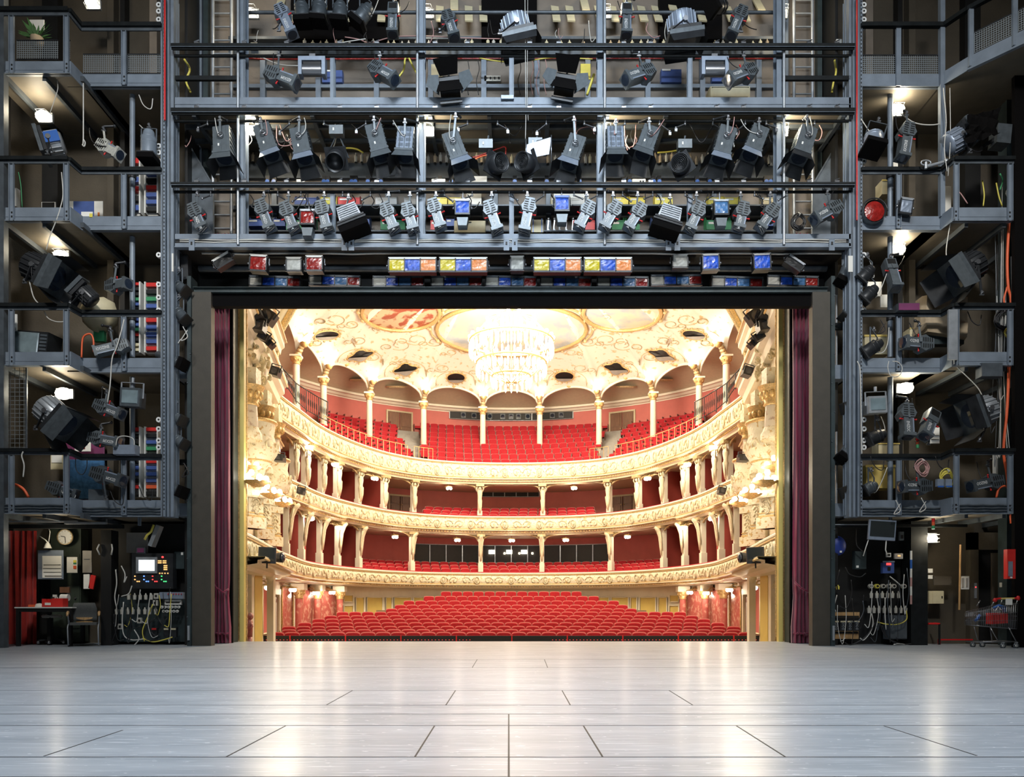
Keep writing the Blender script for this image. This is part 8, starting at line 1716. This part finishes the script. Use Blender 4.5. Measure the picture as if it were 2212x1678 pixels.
# lift door with surround
t = thing('lift_door', 'brown metal lift door surround with a dark opening, far right', 'lift door', W(2138, 1392, 100)); b = B('tower_wall'); b.bb(-.42, -.24, 0, .3, 0, 2.42); b.bb(.30, .38, 0, .3, 0, 2.42); b.bb(-.42, .38, 0, .3, 2.05, 2.42); b.build('door_frame', t, world=False)
b = B('black'); b.bb(-.24, .30, .12, .2, 0, 2.05); b.build('dark_opening', t, world=False); b = B('tower_wall'); b.bb(.08, .30, .05, .1, 0, 1.98); b.build('door_leaf', t, world=False); b = B('alu'); b.bb(-.34, -.29, -.02, 0, 1.0, 1.33); co = b.build('call_panel', t, world=False); b = B('glow_red'); b.cyl((-.315, -.03, 1.24), (-.315, -.02, 1.24), .015, n=8); b.build('call_button', co, world=False)
b = B('deep_green'); b.bb(X_(2172, 101), X_(2215, 101), F / 101, F / 101 + .2, 0, 2.7); struct(b, 'wall_far_right')
t = thing('red_wall_box', 'bright red wall box with a white label at the far right', 'box', W(2185, 1218, 110)); b = B('red_box'); b.bb(-.08, .08, 0, .12, -.29, .29); b.build('case', t, world=False); b = B('lamp_pale'); b.bb(-.065, .02, -.01, 0, -.24, .05); b.build('label_plate', t, world=False); b = B('paper'); b.bb(-.03, .01, -.012, 0, -.28, -.25); b.build('tag', t, world=False)
bx('wall_socket', 'white socket below left of the red wall box', 'socket', 2164, 2176, 1258, 1268, 103, 'socket', .08, extra=[('socket_hole', 'black', -.6, 0, -.4, .4)])
t = thing('red_trolley', 'low red metal frame trolley in front of the lit right wall', 'trolley', W(2017, 1392, 102))
for (p, q) in (((-.12, 0, .44), (.12, 0, .44)), ((.12, 0, .44), (.12, 0, .0)), ((-.12, .2, .44), (-.12, .2, 0)), ((.12, .0, .44), (.12, .25, .44))): b = B('red_plastic' if p[2] == q[2] else 'rail'); b.cyl(p, q, .022, n=8); b.build('frame_tube', t, world=False)
b = B('red_plastic'); b.bar((.15, .1, .10), (.88, .1, .10), .03, .03); b.bar((.17, .1, 0), (.17, .1, .10), .05, .03); b.build('low_bar', t, world=False)
# shopping cart
t = thing('shopping_cart', 'wire shopping cart with red and yellow handle at the far right of the stage', 'shopping cart', W(2141, 1400, 109), (0, 0, 0))
def wire(pts, nm, m='chrome', r=.006, closed=False): b = B(m); b.tube(pts, r, 5, closed); b.build(nm, t, world=False)
# side view: nose at the left, handle at the right
def CB(u, v, w): # u along the length 0..1, v height 0..1, w -1..1 across
    x = -.40 + u * (.36 + .40); zt = .72 + .17 * u; zb = .50 - .10 * u * (1 if u < .6 else 1) + .02; zb = .46 - .07 * u; wd = .19 + .07 * u; return (x * (1 - .06 * (1 - v) * (1 if u > .5 else -.5)), w * wd, zb + (zt - zb) * v)
b = B('chrome')
for w in (-1, 1):
    for k in range(23): u = k / 22; b.tube([CB(u, 0, w), CB(u, 1, w)], .0035, 4)
    for v in (0, .33, .66, 1): b.tube([CB(k / 10, v, w) for k in range(11)], .006 if v in (0, 1) else .004, 4)
for u in (0, 1):
    for k in range(9): b.tube([CB(u, 0, -1 + k / 4), CB(u, 1, -1 + k / 4)], .0035, 4)
    for v in (0, .5, 1): b.tube([CB(u, v, -1), CB(u, v, 1)], .005, 4)
for k in range(9): b.tube([CB(0, 0, -1 + k / 4), CB(1, 0, -1 + k / 4)], .0035, 4)
b.build('wire_basket', t, world=False)
b = B('yellow_panel'); b.cyl((.02 - .25 * .0, -.24, .98), (.30, -.24, .985), .018, n=10); b.cyl((.02, .24, .98), (.02, -.24, .98), .016, n=8) if False else None; b.build('handle_bar', t, world=False)
b = B('red_plastic'); b.ball((-.07, -.24, .95), .035, 8, (1.3, 1, 1.3)); b.ball((.38, -.24, .99), .035, 8, (1.2, 1, 1.5)); b.cyl((-.06, -.24, .97), (.04, -.24, .985), .02, n=8); b.cyl((.30, -.24, .985), (.37, -.24, .99), .02, n=8); b.build('handle_end', t, world=False)
b = B('paper'); b.bb(.12, .25, -.27, -.262, .86, .98); b.build('card', t, world=False)
for w in (-1, 1): wire([(-.07, w * .24, .95), (-.14, w * .24, .84)], 'handle_arm', r=.012); wire([(.38, w * .24, .98), (.33, w * .24, .85)], 'handle_arm', r=.012)
for x0, x1, w in ((-.14, .02, -1), (.22, .37, -1), (-.22, -.14, 1), (.10, .14, 1)): wire([(x0, w * .2, .42), (x1, w * .2, .14)], 'leg_tube', r=.010)
wire([(-.38, -.2, .13), (.38, -.2, .14), (.38, .2, .14), (-.38, .2, .13)], 'base_frame', r=.010, closed=True); wire([(-.2, -.2, .14), (-.2, .2, .14)], 'base_bar', r=.008)
for x, w in ((.10, -1), (.36, -1), (-.24, 1), (-.05, 1)):
    b = B('lamp_side'); b.lathe([(0, -.014), (.055, -.014), (.06, 0), (.055, .014), (0, .014)], (x, w * .21, .06), 14, 'y'); b.use('pvc_white').lathe([(0, -.017), (.028, -.017), (.028, .017)], (x, w * .21, .06), 10, 'y'); o = b.build('wheel', t, world=False)
    b = B('alu'); b.bar((x, w * .21 - .025, .06), (x, w * .21 - .02, .125), .02, .01); b.bar((x, w * .21 + .025, .06), (x, w * .21 + .02, .125), .02, .01); b.box((x, w * .21, .125), (.04, .06, .02)); b.build('castor_fork', t, world=False)
CP = W(2141, 1400, 109)
for nm, lab, m, pts, r in (('blue_bundle', 'blue folded strap bundle inside the shopping cart', 'blue_plastic', [(.05, 0, .78), (.12, -.05, .83), (.22, -.05, .80), (.26, 0, .74)], .045), ('blue_bundle', 'small blue and white bundle in the nose of the shopping cart', 'blue_plastic', [(-.32, 0, .54), (-.28, 0, .58), (-.22, 0, .66)], .03), ('cable_loops', 'white cable loops hanging in the shopping cart', 'cable_white', [(-.05, -.1, .8), (.02, -.1, .74), (.08, -.1, .82), (.14, -.1, .76)], .012)):
    b = B(m); b.tube(pts, r, 7); o = b.build(nm); o.location = CP; tag(o, lab, 'bundle')
b = B('red_box')
for q in range(6): b.bb(-.05 + q * .055, -.01 + q * .055, -.1, .1, .48 + .004 * q, .70)
o = b.build('red_crate'); o.location = CP; tag(o, 'red folded crate standing inside the shopping cart', 'crate')
# statue at the left edge of the pit
b = B('pink_wall'); b.use('marble_red'); b.ball((0, 0, .62), .085, 12, (.9, 1, 1.1)); b.tube([(-.02, 0, .55), (-.03, 0, .48), (-.04, .02, .3), (-.03, 0, .1)], [.035, .09, .085, .08], 10); b.tube([(.02, 0, .47), (.06, -.05, .36), (.0, -.1, .3)], [.03, .028, .02], 7); b.tube([(-.02, 0, .12), (.0, -.03, -.2), (.02, 0, -.45), (.1, -.06, -.5)], [.065, .05, .035, .025], 8)
o = b.build('statue'); o.location = (-6.12 , 18.9, .0); tag(o, 'small reddish figure statue at the left end of the stage edge', 'statue'); o.location = W(541, 1384, 86)

# ================================================================ CABLE CLUTTER
R9 = random.Random(21)
def tangle(n, x0, x1, y0, y1, s, where, mats):
    xs = sorted(R9.uniform(x0, x1) for _ in range(n))
    for k, x in enumerate(xs):
        y = R9.uniform(y0, y0 + (y1 - y0) * .5); e = R9.uniform(y + (y1 - y0) * .25, y1); d = R9.uniform(-28, 28)
        cable([(x, y), (x + R9.uniform(-5, 5), (y + e) / 2), (x + d * .4, e), (min(max(x + d, x0), x1), e - R9.uniform(0, 8))], 'loose cable %s, %s from the left' % (where, nth(k)), R9.choice(mats), s + R9.uniform(-.3, .3), R9.uniform(.005, .010), group='loose cables ' + where)
tangle(18, 246, 400, 1262, 1390, 104.6, 'on the left control panel', ('cable_black', 'cable_white', 'cable_black', 'cable_yellow', 'steel_dark'))
tangle(18, 1800, 1965, 1225, 1390, 104.6, 'on the right equipment wall', ('cable_black', 'steel_dark', 'steel_dark', 'cable_black', 'cable_white'))
tangle(20, 400, 1830, 268, 330, 104.5, 'under the upper bridge deck', ('cable_white', 'cable_black', 'cable_pink', 'cable_black'))
tangle(16, 535, 1680, 40, 104, 103, 'behind the top guard rail', ('cable_white', 'cable_black', 'cable_pink'))
tangle(14, 2150, 2185, 360, 1000, 106.5, 'down the far right of the right tower', ('cable_black', 'cable_white', 'steel_dark'))
for k, px in enumerate((448, 560, 625, 700, 790, 850, 1010, 1075, 1180, 1262, 1350, 1425, 1480, 1540, 1610, 1655, 1760)):
    d = 22 if k % 2 else -20; a, c = W(px, 268, 107), W(px + d, 276 + (k % 3) * 4, 107); b = B('black_metal'); b.cyl(a + Vector((0, 0, .08)), a, .018, n=6); b.cyl(a, c, .018, n=6); b.use('chrome').ball(a, .028, 7); b.ball(c, .03, 7); b.box(c - Vector((0, 0, .05)), (.05, .04, .06))
    tag(b.build('clamp_arm', origin=a), 'short black clamp arm under the upper bridge rail, %s from the left' % ORD[k], 'clamp', 'clamp arms under the upper bridge')
for k, px in enumerate((455, 600, 650, 740, 800, 960, 1020, 1100, 1175, 1240, 1290, 1345, 1410, 1480, 1540, 1630, 1700)):
    d = 18 if k % 2 else -18; a, c = W(px, 422, 107.4), W(px + d, 429 + (k % 3) * 3, 107.4); b = B('black_metal'); b.cyl(a + Vector((0, 0, .08)), a, .015, n=6); b.cyl(a, c, .014, n=6); b.use('chrome').ball(a, .024, 7); b.ball(c, .026, 7)
    tag(b.build('clamp_arm', origin=a), 'short black clamp arm under the middle guard rail, %s from the left' % ORD[k], 'clamp', 'clamp arms under the middle guard rail')
b = B('pvc_white'); p = W(373, 567, 108.2); b.box((0, 0, 0), (.035, .02, .36)); o = b.build('white_strip'); o.location = p; tag(o, 'white strip fixed on the left corner column', 'strip')
b = B('pvc_white'); p = W(1837, 570, 108.2); b.box((0, 0, 0), (.09, .02, .32)); o = b.build('white_strip'); o.location = p; tag(o, 'white strip fixed on the right corner column', 'strip')
